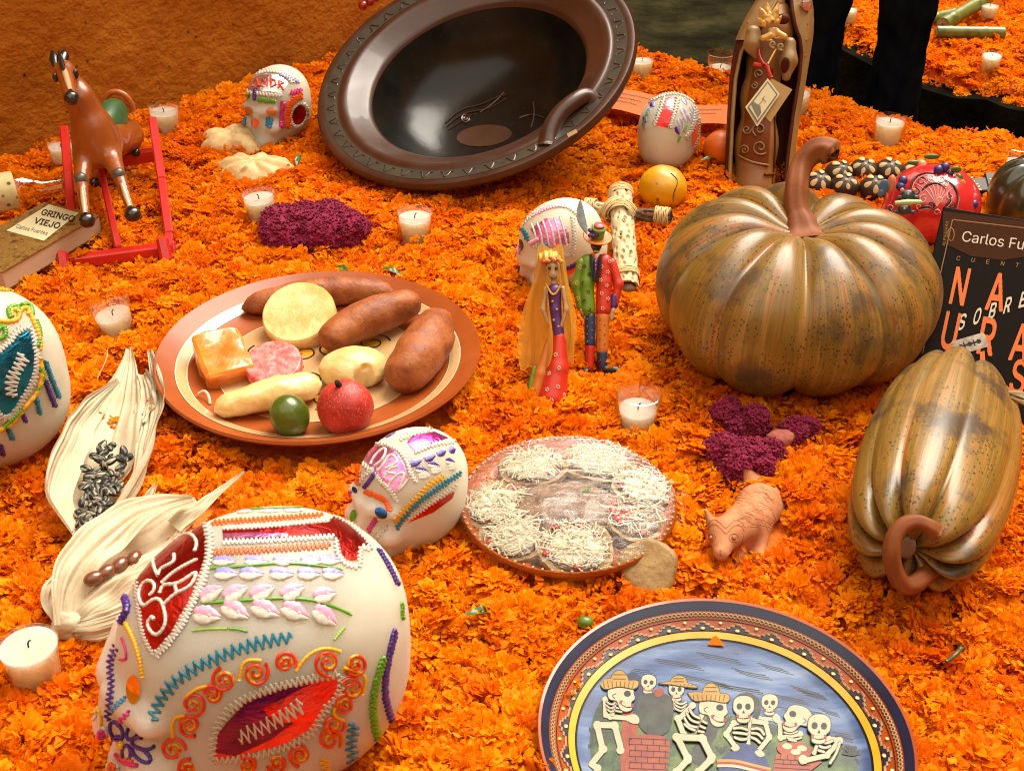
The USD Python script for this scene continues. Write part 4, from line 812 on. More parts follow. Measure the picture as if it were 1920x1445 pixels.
# --- the skull behind the couple
S3 = make_skull('sugar skull in profile with pink foil behind the bride and groom figures', 1050, 440, .122, -74, pitch=20, res=.036)
k = Cut(900, 320, 3.01)
patch(S3, k([(285, 330), (370, 270), (450, 275), (500, 350), (505, 410), (430, 435), (330, 400)]), F_PINK, 3)
for bd in ([(240, 300), (310, 240), (400, 200), (500, 210), (560, 260)], [(520, 260), (530, 380), (520, 480)], [(290, 420), (400, 450), (500, 480)]): zline(S3, k(bd), 4, 5.5, 1.4, 'white')
for x in range(6): line(S3, k([(290 + x * 32, 300 - x * 8), (310 + x * 32, 350 - x * 4), (320 + x * 34, 420)]), 1.4, 'white', 'icing_letter')
zline(S3, k([(300, 255), (380, 215), (480, 200)]), 3, 6, 1.4, 'pink'); zline(S3, k([(232, 325), (262, 360), (268, 395)]), 4, 5, 1.5, 'teal'); patch(S3, k(ell(232, 418, 15, 32, -.2)), F_DBLUE, 2.5, name='blue_eye'); zline(S3, k([(148, 480), (190, 465), (235, 450)]), 5, 6, 1.8, 'pink')
line(S3, k([(165, 575), (185, 590), (195, 560), (212, 575), (222, 540)]), 1.5, 'purple'); patch(S3, k(ell(112, 582, 16, 18)), icing('green'), 2.5, name='green_nose')
patch(S3, k([(465, 570), (560, 490), (650, 455), (650, 495), (560, 560), (490, 590)]), icing('orange'), 3, name='orange_band'); zline(S3, k([(470, 560), (560, 520), (640, 490)]), 4, 6, 1.6, 'purple'); line(S3, k([(285, 410), (330, 385)]), 3, 'pink'); line(S3, k([(330, 430), (385, 410)]), 2.2, 'blue')

# --- the skull seen from behind near the robed figure
S4 = make_skull('sugar skull seen from behind with a red foil strip, on the orange paper strip', 1255, 232, .123, 152, res=.036)
k = Cut(1120, 0, 3.614)
patch(S4, k([(478, 660), (535, 660), (505, 770), (475, 868), (400, 852), (440, 750)]), F_SCAR, 3)
for bd in ([(460, 655), (425, 750), (385, 850)], [(548, 665), (520, 770), (490, 868)], [(345, 690), (430, 650), (510, 635), (600, 650), (665, 700)], [(670, 700), (650, 850), (600, 940)]): zline(S4, k(bd), 4, 5.5, 1.5, 'white')
for x, y in ((400, 665), (375, 710), (350, 760), (325, 810), (312, 858), (590, 690), (580, 760), (600, 805), (562, 835), (545, 885), (640, 745), (630, 800)): leaf(S4, k((x, y)), 17, 9, 1.2, 'lilac', 'purple' if x % 2 else 'white'); 
for x, y in ((350, 745), (330, 800), (600, 850), (560, 920)): line(S4, k([(x, y), (x - 15, y + 40)]), 1.6, 'green')
patch(S4, k([(640, 880), (668, 820), (690, 800), (692, 900), (670, 970), (640, 1000)]), icing('orange'), 3, name='orange_band'); zline(S4, k([(690, 800), (692, 900), (660, 1005)]), 3, 5, 1.4, 'white')

# --- the skull at the back near the wall
S5 = make_skull('sugar skull with silver forehead lettering by the wall behind the pale breads', 522, 178, .126, -27, res=.034)
k = Cut(0, 0, 3.2)
patch(S5, k([(1470, 545), (1480, 490), (1560, 450), (1680, 450), (1730, 500), (1690, 560), (1580, 550)]), F_SILV, 3)
for st in ([(1505, 480), (1485, 490), (1505, 510), (1480, 525)], [(1520, 520), (1540, 475), (1555, 520)], [(1530, 505), (1550, 505)], [(1575, 520), (1575, 475), (1605, 520), (1605, 475)], [(1625, 478), (1628, 525), (1655, 510), (1650, 485), (1625, 478)], [(1670, 530), (1675, 485), (1700, 500), (1675, 510), (1700, 540)]): line(S5, k(st), 1.7, 'red', 'icing_letter', smooth_=False)
for bd in ([(1470, 470), (1560, 435), (1680, 440), (1760, 500)], [(1455, 550), (1570, 565), (1690, 575)], [(1620, 430), (1700, 440), (1780, 490)]): zline(S5, k(bd), 4, 5.5, 1.5, 'white')
zline(S5, k([(1680, 450), (1740, 470), (1790, 500)]), 3, 5, 1.6, 'lilac'); zline(S5, k([(1445, 592), (1500, 578)]), 4, 4, 1.8, 'green'); zline(S5, k([(1550, 598), (1650, 610)]), 4, 4, 1.8, 'green'); line(S5, k([(1535, 535), (1530, 600)]), 2.6, 'purple')
for x, y in ((1488, 668), (1628, 670)): patch(S5, k(ell(x, y, 32, 26)), mat(f'orange_eye_{x}', (.55, .2, .04), rough=.5), 2.5, name='orange_eye')
zline(S5, k([(1465, 700), (1462, 745)]), 5, 5, 1.9, 'blue'); zline(S5, k([(1620, 705), (1612, 765)]), 6, 5, 1.9, 'blue'); patch(S5, k(ell(1530, 738, 22, 30)), icing('orange'), 2.5, name='orange_nose')
zline(S5, k([(1695, 610), (1690, 690), (1685, 765)]), 4, 5, 1.9, 'hot'); zline(S5, k([(1810, 570), (1740, 620), (1720, 700), (1725, 765)]), 7, 5, 2.0, 'orange'); patch(S5, k(ell(1792, 690, 42, 60, .3)), F_RED, 3); zline(S5, k(ell(1792, 690, 50, 72, .3)), 3, 5, 1.4, 'white'); zline(S5, k([(1740, 560), (1810, 545)]), 5, 5, 1.8, 'hot')

# --- the skull cut off by the left edge
S6 = make_skull('sugar skull with a large blue foil panel, cut off by the left edge', -66, 672, .208, -82, res=.022)
k = Cut(0, 500, 3.6125)
patch(S6, k([(-40, 600), (40, 545), (150, 440), (212, 428), (240, 560), (240, 720), (130, 920), (40, 1012), (-40, 960)]), F_BLUE, 3)
for bd in ([(-30, 580), (60, 510), (130, 430), (205, 405)], [(215, 420), (245, 560), (240, 720), (140, 920), (45, 1025), (-30, 975)]): zline(S6, k(bd), 6.5, 7, 1.7, 'white', pp=9)
zline(S6, k([(80, 880), (70, 800), (110, 700), (160, 600)]), 13, 9, 1.6, 'white', pp=10)
for st in ([(-20, 370), (60, 375), (125, 345), (115, 300), (75, 300), (85, 340)], [(125, 345), (150, 290), (190, 290), (185, 330)], [(190, 300), (235, 400), (262, 480), (270, 560)], [(270, 620), (275, 720), (245, 850), (180, 930), (80, 1050), (-20, 1110)]): line(S6, k(st), 3.2, 'yellow', 'icing_swirl', beads=.2)
for st in ([(70, 350), (60, 290), (110, 275), (125, 320)], [(140, 270), (190, 260), (215, 330)], [(240, 370), (265, 450), (250, 540)], [(-20, 440), (20, 410), (30, 470), (-10, 490)], [(265, 680), (285, 740), (250, 830)], [(150, 960), (90, 1020), (10, 1100)]): line(S6, k(st), 3.2, 'green', 'icing_swirl', beads=.2)
for st, c in (([(300, 640), (345, 760), (395, 885)], 'teal'), ([(300, 765), (330, 850), (370, 945)], 'purple'), ([(235, 880), (255, 940), (265, 995)], 'teal'), ([(150, 990), (172, 1050)], 'purple'), ([(55, 1100), (85, 1165)], 'teal'), ([(0, 1200), (20, 1275)], 'purple')): zline(S6, k(st), 3, 5.5, 2.6, c, 'icing_rope')
zline(S6, k([(-20, 160), (60, 155), (120, 165)]), 3.5, 6, 2.2, 'yellow'); zline(S6, k([(10, 90), (60, 110), (95, 145)]), 4, 7, 2, 'lime')
# ------------------------------------------------------------------ plate painted with skeletons
qc = G(1358, 1371, .03); QR = 351 * MPP(1358, 1371, .03); qc = np.array([qc[0], qc[1], .002]); keep(qc[0], qc[1], QR * .96)
t_pp = thing('painted_plate', 'large round plate painted with merry skeletons under a blue sky, blue rim', 'plate', qc)
M_pterra = mat('plate_terracotta', (0.33, 0.075, 0.018), (0.40, 0.10, 0.025), rough=.3, scale=18, coat=.3, bump=.04, bscale=80)
M_navy = mat('plate_navy', (0.012, 0.017, 0.05), (0.018, 0.026, 0.075), rough=.35, scale=30, coat=.12)
def paint(name, c, c2=None, sc=60): return mat('paint_' + name, tuple(.62 * x for x in c), c2 and tuple(.62 * x for x in c2), rough=.42, scale=sc, spec=.25, bump=.12, bscale=220, bdist=.001)
M_sky = mat('paint_sky', (.018, .052, .16), (.045, .105, .24), (.15, .21, .33), rough=.4, contrast=(.40, .62), scale=16, stretch=(.45, 2.2, 1), spec=.3, bump=.12, bscale=120, detail=7)
M_grass = mat('paint_grass', (.010, .034, .006), (.035, .085, .010), (.10, .14, .016), rough=.4, scale=34, spec=.3, contrast=(.40, .60), bump=.2, bscale=160, detail=7)
M_bone = paint('bone', (.62, .55, .38), (.68, .62, .46)); M_ink = paint('ink', (.010, .008, .006)); M_straw = paint('straw', (.50, .29, .03), (.62, .40, .07)); M_brick = paint('brick', (.36, .055, .015), (.50, .11, .03)); M_blues = paint('skirt_blue', (.02, .045, .19), (.05, .10, .32))
M_grey = paint('shawl', (.03, .035, .03), (.10, .11, .09)); M_lip = paint('lip', (.40, .035, .02)); M_pcream = paint('pattern_cream', (.62, .45, .26))
flr = np.array([(0, .008), (.735, .008), (.785, .0105), (.88, .0185), (.945, .0265), (.98, .0305)]) * (QR, 1)
part('dish', lathe([(0, 0), (QR * .6, 0), (QR * .66, .002), (QR * .97, .024), (QR, .029), (QR * .995, .0325), (QR * .98, .0315)] + [tuple(x) for x in flr[::-1]], 144, qc), M_pterra, t_pp, 60)
zq = (flr[:, 0], flr[:, 1])
part('navy_rim', band((np.r_[zq[0], QR * .995], np.r_[zq[1], .0323]), qc, QR * .935, QR * .985, m=6), M_navy, t_pp, True)
part('yellow_ring', band(zq, qc, QR * .795, QR * .83), M_yel, t_pp, True); part('dark_line', band(zq, qc, QR * .782, QR * .7945), M_ink, t_pp, True); part('dark_line', band(zq, qc, QR * .8305, QR * .835), M_ink, t_pp, True); part('dark_line', band(zq, qc, QR * .892, QR * .8955), M_ink, t_pp, True)
def qpt(r, th, lift): r, th = np.broadcast_arrays(np.asarray(r, float), np.asarray(th, float)); return np.stack([qc[0] + r * np.cos(th), qc[1] + r * np.sin(th), qc[2] + np.interp(r, *zq) + lift], -1)
br = []
for ph in (0, PI):
    th = np.linspace(0, 2 * PI, 1600, endpoint=False); br.append(tube(qpt(QR * (.9165 + .0085 * np.sin(th * 110 + ph)), th, .0007), .0008, 4, closed=True))
part('braid', br[0], M_pcream, t_pp, True); part('braid', br[1], M_pcream, t_pp, True)
NS = 26
for i in range(NS):
    a0, da = 2 * PI * i / NS, 2 * PI / NS
    stp = [(.0, .838), (.18, .838), (.18, .849), (.30, .849), (.30, .861), (.42, .861), (.42, .872), (.60, .872), (.60, .861), (.72, .861), (.72, .849), (.84, .849), (.84, .838), (1.0, .838)]
    tops = [.5]
    # a dark stepped pyramid on the inner side, with its dot
    pyr = []
    for (u0, u1, r1) in ((.20, .82, .849), (.32, .70, .861), (.44, .58, .870)):
        th = np.linspace(a0 + u0 * da, a0 + u1 * da, 7); rr = np.array([.8365, r1]) * QR
        R_, T_ = np.meshgrid(rr, th, indexing='ij'); pyr.append((qpt(R_, T_, .0006 + .0001 * len(pyr)).reshape(-1, 3), tri(grid_faces(2, 7))))
    part('step_block', pyr, M_navy, t_pp, True)
    sp_ = np.array(stp); lines = []
    for off in (.0045, .0075, .0105): 
        rr = (sp_[:, 1] + off) * QR; lines.append(tube(qpt(rr, a0 + sp_[:, 0] * da, .0009), .00055, 4))
    part('step_border', lines, M_pcream, t_pp, True, kind='stuff')
    part('dot', ball(qpt(QR * .848, a0 + .51 * da, .001), (.0022, .0022, .0006), 1), M_yel, t_pp, True); part('dot', ball(qpt(QR * .879, a0 + 1.0 * da, .001), (.0019, .0019, .0006), 1), M_yel, t_pp, True)
zpl = qc[2] + .008; o_, n_ = np.array([0, 0, zpl]), np.array([0, 0, 1.0])
disc = Polygon(np.stack([qc[0] + QR * .78 * np.cos(np.linspace(0, 2 * PI, 120)), qc[1] + QR * .78 * np.sin(np.linspace(0, 2 * PI, 120))], 1))
def to_px(P): d = np.asarray(P) - CAM; z = d @ FW; return np.stack([960 + FPX * (d @ RT) / z, 722.5 - FPX * (d @ UP) / z], -1)
dpx = Polygon(to_px(np.c_[np.array(disc.exterior.coords), np.full(len(disc.exterior.coords), zpl)])).buffer(-3)
c5 = Cut(1000, 1220, 5.333); c6 = Cut(1340, 1220, 5.053); c4 = Cut(980, 1100, 2.526)
TOPS = []
def px(name, poly, m, h=.00035, dl=.0002, parent=None):
    poly = poly.intersection(dpx)
    if poly.is_empty: return None
    b = poly.bounds; low = max([.00035] + [t for (w, s, e_, n, t, g) in TOPS if w < b[2] and e_ > b[0] and s < b[3] and n > b[1] and g.intersects(poly)]) + .00004
    q = poly_px(poly, o_, n_, .00012, low)
    if q is None: return None
    TOPS.append((*b, low + .00012, poly)); return part(name, q, m, parent or t_pp, False)
def ln(pts, w, sm=True): return LineString(curve(pts, 24) if sm and len(pts) > 2 else pts).buffer(w)
def pg(pts, sm=True): return Polygon(curve(list(pts) + [pts[0]], 60) if sm else pts).buffer(0)
part('painted_sky', band(zq, qc, .0005, QR * .782, m=24, h=.0003), M_sky, t_pp, True)
gr = Polygon(list(c4([(230, 640), (270, 540), (320, 500), (420, 520), (560, 540), (700, 600), (850, 600), (1000, 610), (1150, 640), (1300, 690), (1500, 740), (1640, 765)])) + [(1760, 1500), (1900, 1800), (900, 1800), (980, 1500)])
px('painted_meadow', gr, M_grass, .0006)
for s_ in ([(835, 265), (900, 275), (990, 298)], [(825, 312), (900, 325), (1020, 350)], [(610, 338), (700, 352), (825, 375)], [(470, 378), (520, 388), (600, 398)], [(990, 385), (1060, 405), (1150, 420)], [(1115, 362), (1230, 390), (1340, 408)], [(730, 412), (860, 440), (960, 462)], [(900, 455), (1010, 475), (1120, 492)], [(1190, 510), (1260, 525), (1330, 540)], [(1265, 468), (1380, 500), (1465, 525)], [(1310, 490), (1400, 512), (1470, 528)], [(1400, 575), (1480, 598), (1560, 612)], [(1210, 570), (1330, 585), (1420, 600)], [(1470, 688), (1540, 700), (1600, 712)], [(1480, 705), (1560, 722), (1600, 735)]):
    q = c4(s_)
    for dy in (0, 4.6, 9): px('sky_stroke', ln(q + (dy * 1.5, dy), .95 - dy * .03), M_ink, .0002, 0)
for x, y in ((290, 560), (330, 700), (300, 780), (960, 650), (1190, 700), (1160, 740), (1540, 800), (1560, 790), (700, 760), (480, 760), (940, 790), (1600, 850)):
    p0 = c4((x, y)); px('grass_tuft', unary_union([ln([p0, p0 + (dx, -12 - abs(dx) * .2)], 1.3) for dx in (-11, -6, 0, 6, 11)]), M_ink if x > 1500 else M_grey, .0002, 0)
def skull_fig(c, w, ang=0.0, prof=0):
    """a painted skull: outline, bone, sockets, nose, lips and teeth; prof -1 or 1 looks left or right"""
    c = np.asarray(c, float); ca, sa = math.cos(ang), math.sin(ang); X = lambda a: np.asarray(a, float) @ np.array([[ca, sa], [-sa, ca]]) * w + c
    if prof == 0: out = [(-.46, -.1), (-.40, -.42), (0, -.58), (.40, -.42), (.46, -.1), (.40, .12), (.30, .22), (.27, .52), (0, .62), (-.27, .52), (-.30, .22), (-.40, .12)]
    else: out = [(prof * a, b) for a, b in ((.52, -.12), (.46, -.36), (.1, -.52), (-.35, -.45), (-.60, -.1), (-.45, .22), (-.2, .25), (-.02, .55), (.35, .66), (.52, .5), (.45, .25), (.58, .1))]
    sk = px('skeleton_outline', pg(X(out)).buffer(1.5), M_ink); g_ = px('skull', pg(X(out)), M_bone, .0005)
    if prof == 0:
        for e_ in (-.19, .19): px('eye_socket', Polygon(X(ell(e_, -.1, .125, .14))), M_ink)
        px('nose_hole', Polygon(X([(0, .05), (.07, .2), (-.07, .2)])), M_ink); lipc = [(-.24, .34), (0, .38), (.24, .34)]
    else:
        px('eye_socket', Polygon(X(ell(prof * .25, -.1, .15, .13))), M_ink); px('ear_line', ln(X([(prof * -.25, -.05), (prof * -.38, .05), (prof * -.28, .16)]), .7), M_ink); lipc = [(prof * .02, .30), (prof * .28, .42), (prof * .5, .40)]
    px('lips', ln(X(lipc), w * .085), M_lip); 
    q = curve(X(lipc), 7)
    for k_ in q[1:-1]: px('tooth', Polygon(ell(k_[0], k_[1], w * .048, w * .075, ang)), M_bone, .0004, 0)
def bones(paths, w, name='bone'):
    allp = unary_union([ln(p, ww, sm=False) for p, ww in [(p, w) if not isinstance(p, tuple) else p for p in paths]]); px('skeleton_outline', allp.buffer(1.3), M_ink)
    for p in paths:
        p, ww = (p, w) if not isinstance(p, tuple) else p; px(name, ln(p, ww, sm=False).union(unary_union([Point(*e_).buffer(ww * 1.35) for e_ in (p[0], p[-1])])), M_bone, .0004, .00003)
def ribs(rows, w=1.5):
    px('skeleton_outline', unary_union([ln(r, w + 1.1) for r in rows]), M_ink)
    for r in rows: px('rib', ln(r, w), M_bone, .0004, .00002)
def hat(brim, crown):
    for p in (brim, crown): px('hat_outline', pg(p).buffer(1.5), M_ink)
    h = px('straw_hat', unary_union([pg(brim), pg(crown)]), M_straw, .0006)
    b = pg(brim).bounds
    for t_ in np.linspace(.12, .88, 8): x = b[0] + (b[2] - b[0]) * t_; px('weave_line', LineString([(x, b[1] + 6), (x - (t_ - .5) * 6, b[3] - 3)]).buffer(.6), M_ink, .0002, 0)
    for t_ in (.3, .6): cb = pg(crown).bounds; y = cb[1] + (cb[3] - cb[1]) * t_; px('weave_line', LineString([(cb[0] + 6, y), (cb[2] - 6, y)]).buffer(.6), M_ink, .0002, 0)
# big dark pot on its brick oven, with the men around it
px('painted_tree', pg(c5([(930, 240), (1000, 215), (1050, 240), (1060, 560), (1010, 600), (960, 420)])), paint('trunk_blue', (.03, .05, .15)))
skull_fig(c5((1150, 335)), 30, .1); px('painted_pot', pg(c5([(1060, 440), (1200, 425), (1390, 480), (1400, 640), (1320, 830), (1180, 850), (1060, 760)])), M_grey, .0006)
px('painted_cup', pg(c5([(1205, 400), (1240, 385), (1300, 395), (1290, 450), (1230, 465)])), M_brick)
skull_fig(c5((1430, 410)), 31, -.02); hat(c5([(1255, 335), (1370, 320), (1530, 330), (1640, 375), (1540, 372), (1400, 352)]), c5([(1370, 330), (1385, 288), (1520, 288), (1535, 335)]))
bones([c5([(1410, 510), (1415, 590)])], 2.0, 'spine'); ribs([c5([(1420, 520), (1480, 545), (1530, 520)]), c5([(1420, 555), (1480, 580), (1530, 550)]), c5([(1420, 590), (1480, 612), (1520, 585)])])
px('painted_sash', pg(c5([(895, 550), (960, 560), (1010, 640), (1050, 760), (1010, 900), (940, 1100), (880, 1300), (870, 1100), (885, 800)]), False), M_brick, .0005); 
px('painted_oven', Polygon(c5([(900, 1300), (920, 1080), (1000, 850), (1120, 840), (1310, 860), (1365, 920), (1330, 1300)])), M_brick, .0005)
for y in (880, 940, 1000, 1060, 1120, 1180): px('brick_joint', ln(c5([(960, y), (1350, y + 18)]), .7), M_ink, .0002, 0)
for i, x in enumerate(range(960, 1340, 60)):
    for j, y in enumerate(range(880, 1180, 60)):
        if (x - 960) // 60 % 2 == j % 2: px('brick_joint', ln(c5([(x, y + 5), (x, y + 62)]), .7), M_ink, .0002, 0)
bones([c5([(720, 490), (720, 650), (770, 660)]), c5([(770, 665), (950, 680)])], 4.2); bones([c5([(790, 640), (830, 480)])], 3, 'spine')
ribs([c5([(735, 520), (775, 545), (810, 540)]), c5([(735, 560), (775, 585), (805, 575)]), c5([(745, 600), (775, 620), (800, 612)]), c5([(835, 540), (890, 555)]), c5([(830, 580), (885, 590)]), c5([(825, 612), (880, 622)])])
bones([c5([(640, 745), (810, 750)]), c5([(640, 760), (690, 980)]), c5([(815, 760), (870, 960), (870, 1000)]), c5([(700, 990), (580, 1140), (640, 1180)])], 5.5)
px('hand', pg(c5([(945, 660), (1000, 640), (1050, 670), (1050, 730), (1000, 735), (950, 710)])), M_bone, .0004)
skull_fig(c5((880, 460)), 43, .1, 1); hat(c5([(650, 320), (740, 295), (900, 320), (1050, 340), (1040, 372), (860, 375), (700, 392)]), c5([(770, 325), (800, 245), (850, 215), (920, 250), (950, 335)]))
# the bending man in the middle
px('painted_shawl', pg(c5([(1740, 640), (1830, 690), (1830, 850), (1760, 980), (1720, 1140), (1600, 1120), (1570, 1040), (1650, 900), (1700, 780)])), M_grey, .0005)
bones([c5([(1590, 560), (1470, 680), (1440, 690)]), c5([(1440, 690), (1500, 850)])], 4.6); bones([c5([(1700, 610), (1640, 760), (1600, 850)])], 4, 'spine')
ribs([c5([(1560, 600), (1600, 660), (1660, 690)]), c5([(1530, 640), (1580, 710), (1650, 735)]), c5([(1510, 690), (1560, 760), (1630, 780)]), c5([(1510, 750), (1560, 790), (1610, 810)]), c5([(1690, 720), (1730, 740)]), c5([(1670, 770), (1715, 790)]), c5([(1650, 820), (1700, 830)])], 2)
bones([c5([(1430, 880), (1680, 890)]), c5([(1440, 890), (1540, 1090)]), c5([(1690, 900), (1780, 1080)]), c5([(1540, 1110), (1430, 1230)]), c5([(1770, 1110), (1650, 1230)])], 5.8)
skull_fig(c5((1800, 590)), 46, .12, 1); hat(c5([(1545, 430), (1640, 420), (1800, 440), (1960, 470), (1955, 500), (1780, 505), (1600, 500)]), c5([(1690, 440), (1720, 360), (1780, 335), (1840, 370), (1860, 450)]))
# the woman, the three at the right
skull_fig(c6((520, 510)), 33, .03); bones([c6([(430, 640), (560, 650)])], 3.2)
px('painted_hair', pg(c6([(180, 460), (230, 415), (330, 405), (410, 450), (435, 560), (410, 660), (380, 730), (360, 700), (375, 560), (340, 470), (260, 460)])), M_grey, .0005)
bones([c6([(180, 690), (330, 660)]), c6([(180, 690), (110, 790)]), c6([(110, 800), (200, 920)]), c6([(360, 670), (480, 690)]), c6([(480, 690), (515, 820)]), c6([(515, 830), (410, 960)])], 4.2); bones([c6([(335, 650), (318, 890)])], 2.8, 'spine')
ribs([c6([(180, 745), (240, 740), (310, 760)]), c6([(180, 785), (240, 790), (305, 800)]), c6([(190, 830), (250, 850), (300, 845)]), c6([(350, 750), (420, 750), (465, 800)]), c6([(350, 790), (410, 800), (450, 840)]), c6([(345, 830), (390, 850), (425, 880)])], 2.2)
px('painted_skirt', pg(c6([(240, 890), (340, 900), (430, 960), (500, 1060), (510, 1150), (40, 1150), (40, 1070), (140, 970)])), M_blues, .0005)
for i, (dy, mm) in enumerate(((0, M_straw), (26, M_lip), (52, M_bone))): px('skirt_trim', ln(c6([(30, 1050 + dy), (200, 1055 + dy), (350, 1090 + dy), (520, 1130 + dy)]), 2.6), mm, .0004)
skull_fig(c6((272, 560)), 42, .02)
for p_ in ([(150, 935), (190, 900), (235, 930), (200, 960)], [(375, 970), (420, 950), (470, 1000), (430, 1015)]): px('hand', pg(c6(p_)), M_bone, .0004)
bones([c6([(620, 690), (620, 820)]), c6([(625, 830), (810, 790)])], 4); ribs([c6([(660, 780), (720, 790), (780, 770)]), c6([(690, 830), (750, 845), (820, 830)]), c6([(700, 850), (770, 865)])]); px('hand', pg(c6([(545, 640), (575, 600), (620, 640), (610, 690), (570, 680)])), M_bone, .0004)
skull_fig(c6((785, 645)), 44, .28, -1)
px('painted_basket', pg(c6([(585, 900), (650, 880), (760, 875), (870, 900), (920, 960), (900, 1000), (640, 990), (590, 940)])), M_brick)
for x, y in ((685, 912), (825, 932), (765, 968)): px('tortilla', Polygon(ell(*c6((x, y)), 9.5, 5.5, .1)), M_bone)
px('painted_wall', Polygon(c6([(580, 985), (780, 1000), (1020, 1060), (900, 1150), (550, 1150)])), M_brick, .0005)
for y in (1035, 1075, 1115): px('brick_joint', ln(c6([(570, y), (900, y + 20)]), .7), M_ink, .0002, 0)
for i, x in enumerate((620, 690, 760, 830)): px('brick_joint', ln(c6([(x, 1000), (x, 1040)]), .7), M_ink, .0002, 0); px('brick_joint', ln(c6([(x + 30, 1042), (x + 30, 1085)]), .7), M_ink, .0002, 0)
bones([c6([(1080, 850), (1180, 860)]), c6([(1180, 870), (1060, 1000)]), c6([(1060, 1005), (830, 1060)])], 4.6); bones([c6([(990, 850), (940, 980)])], 3.2, 'spine')
ribs([c6([(1000, 880), (1050, 890), (1110, 870)]), c6([(990, 920), (1040, 935), (1090, 920)]), c6([(980, 960), (1030, 975)]), c6([(1180, 890), (1150, 980), (1090, 1080)])], 2.2)
px('hand', pg(c6([(790, 1030), (830, 1000), (880, 1040), (870, 1080), (800, 1070)])), M_bone, .0004)
skull_fig(c6((985, 755)), 46, .05); 
for k_ in (1, -1): px('palm_leaf', unary_union([ln(c6([(1300, 990), (1300 + math.cos(a) * 90, 990 - math.sin(a) * 60)]), 2.2, False) for a in (.2, .8, 1.5, 2.2, 2.9)]), M_ink, .0003)
solo('fallen_petal', (lambda q: mv((np.array([[-.008, -.003, 0], [.008, -.005, .001], [.0, .009, .003], [0, 0, .002]]), np.array([[0, 1, 3], [1, 2, 3], [2, 0, 3]])), q))(G(1342, 1204, .0125)), PET[0], 'single orange petal lying on the sky of the painted plate', 'petal')
# ------------------------------------------------------------------ wrapped dish of sopes
dc = G(1064, 948, .026); DR = 203 * MPP(1064, 948, .026); dc = np.array([dc[0], dc[1], .003]); keep(dc[0], dc[1], DR * .95)
t_dish = thing('wrapped_dish', 'round clay dish under shiny plastic wrap, filled with topped corn cakes', 'dish', dc)
part('dish', lathe([(0, 0), (DR * .6, 0), (DR * .95, .018), (DR, .026), (DR * .985, .030), (DR * .95, .028), (DR * .88, .018), (DR * .6, .009), (0, .008)], 96, dc), M_terra, t_dish, 60)
e = np.linspace(0, 2 * PI, 72, endpoint=False)
for i in range(72): 
    if i % 1 == 0: pass
part('bead_rim', [ball(dc + (DR * .972 * math.cos(a), DR * .972 * math.sin(a), .0305), .0016, 1) for a in e], M_cream, t_dish, True, kind='stuff')
M_masa = mat('corn_cake', (.22, .125, .030), (.31, .19, .055), (.37, .24, .08), rough=.6, scale=40, bump=.4, bscale=130, bdist=.003, speck=(.10, .05, .02), speck_scale=180, speck_at=.2)
M_meat = mat('stewed_meat', (.13, .055, .014), (.22, .11, .03), rough=.5, scale=90, bump=.6, bscale=220, coat=.2); M_cheese = mat('grated_cheese', (.70, .64, .48), (.62, .55, .38), rough=.5, scale=200, sss=.2, ssss=.003); M_salsa = mat('tomato_salsa', (.42, .035, .012), (.5, .08, .03), rough=.25, scale=120, coat=.4); M_guac = mat('green_chile', (.10, .16, .02), rough=.3, coat=.3)
def sope(px_, py_, r, z, tilt, lab, seed, top=True):
    c = G(px_, py_, z); rr = r * MPP(px_, py_, z); n = norm(np.array([tilt[0], tilt[1], 1.0]))
    t = thing('corn_cake', lab, 'corn cake', c, 'topped corn cakes') if top else thing('corn_cake', lab, 'corn cake', c)
    R = frame(n, (0, 1, 0)); v, f = lathe([(0, -.008), (rr * .9, -.007), (rr, -.001), (rr * .97, .004), (rr * .86, .004), (rr * .78, .000), (rr * .4, -.001), (0, -.001)] if top else [(0, -.007), (rr * .9, -.006), (rr, -.001), (rr * .96, .003), (rr * .8, .0038), (rr * .5, .0032), (rr * .2, .0036), (0, .0036)], 40)
    th = np.arctan2(v[:, 1], v[:, 0]); v[:, :2] *= (1 + .03 * np.sin(th * 5 + seed) + .02 * np.sin(th * 3 + seed * 2) + .012 * np.sin(th * 21))[:, None]
    part('cake', lump((v @ R.T + c, f), .0014, 90, seed), M_masa, t, 50)
    if top:
        v, f = ball((0, 0, .001), (rr * .76, rr * .76, .005), 3); part('filling', lump((v @ R.T + c, f), .0025, 120, seed + 9), M_meat, t, True)
    return c, rr, R
sp_list = [(930, 950, 70, (-.15, 0), 'leftmost topped corn cake in the wrapped dish'), (1000, 880, 68, (-.05, .1), 'corn cake at the upper left of the wrapped dish'), (1120, 872, 70, (.05, .12), 'corn cake at the back of the wrapped dish'), (1205, 920, 62, (.12, .05), 'corn cake at the upper right of the wrapped dish'), (1190, 975, 62, (.15, -.1), 'bare edged corn cake at the right of the wrapped dish'), (1080, 1030, 74, (0, -.15), 'corn cake at the front of the wrapped dish'), (965, 1008, 68, (-.1, -.1), 'corn cake at the lower left of the wrapped dish')]
tops = [sope(a, b, r, .026 + .002 * (i % 2), tl, lb, i) for i, (a, b, r, tl, lb) in enumerate(sp_list)]
mc = G(1062, 955, .03); solo('bean_mound', lump(ball(mc, (.056, .042, .014), 4), .005, 60, 5), M_meat, 'mound of brown stew in the middle of the wrapped dish', 'stew')
rg = np.random.default_rng(12); sh, sal = [], []
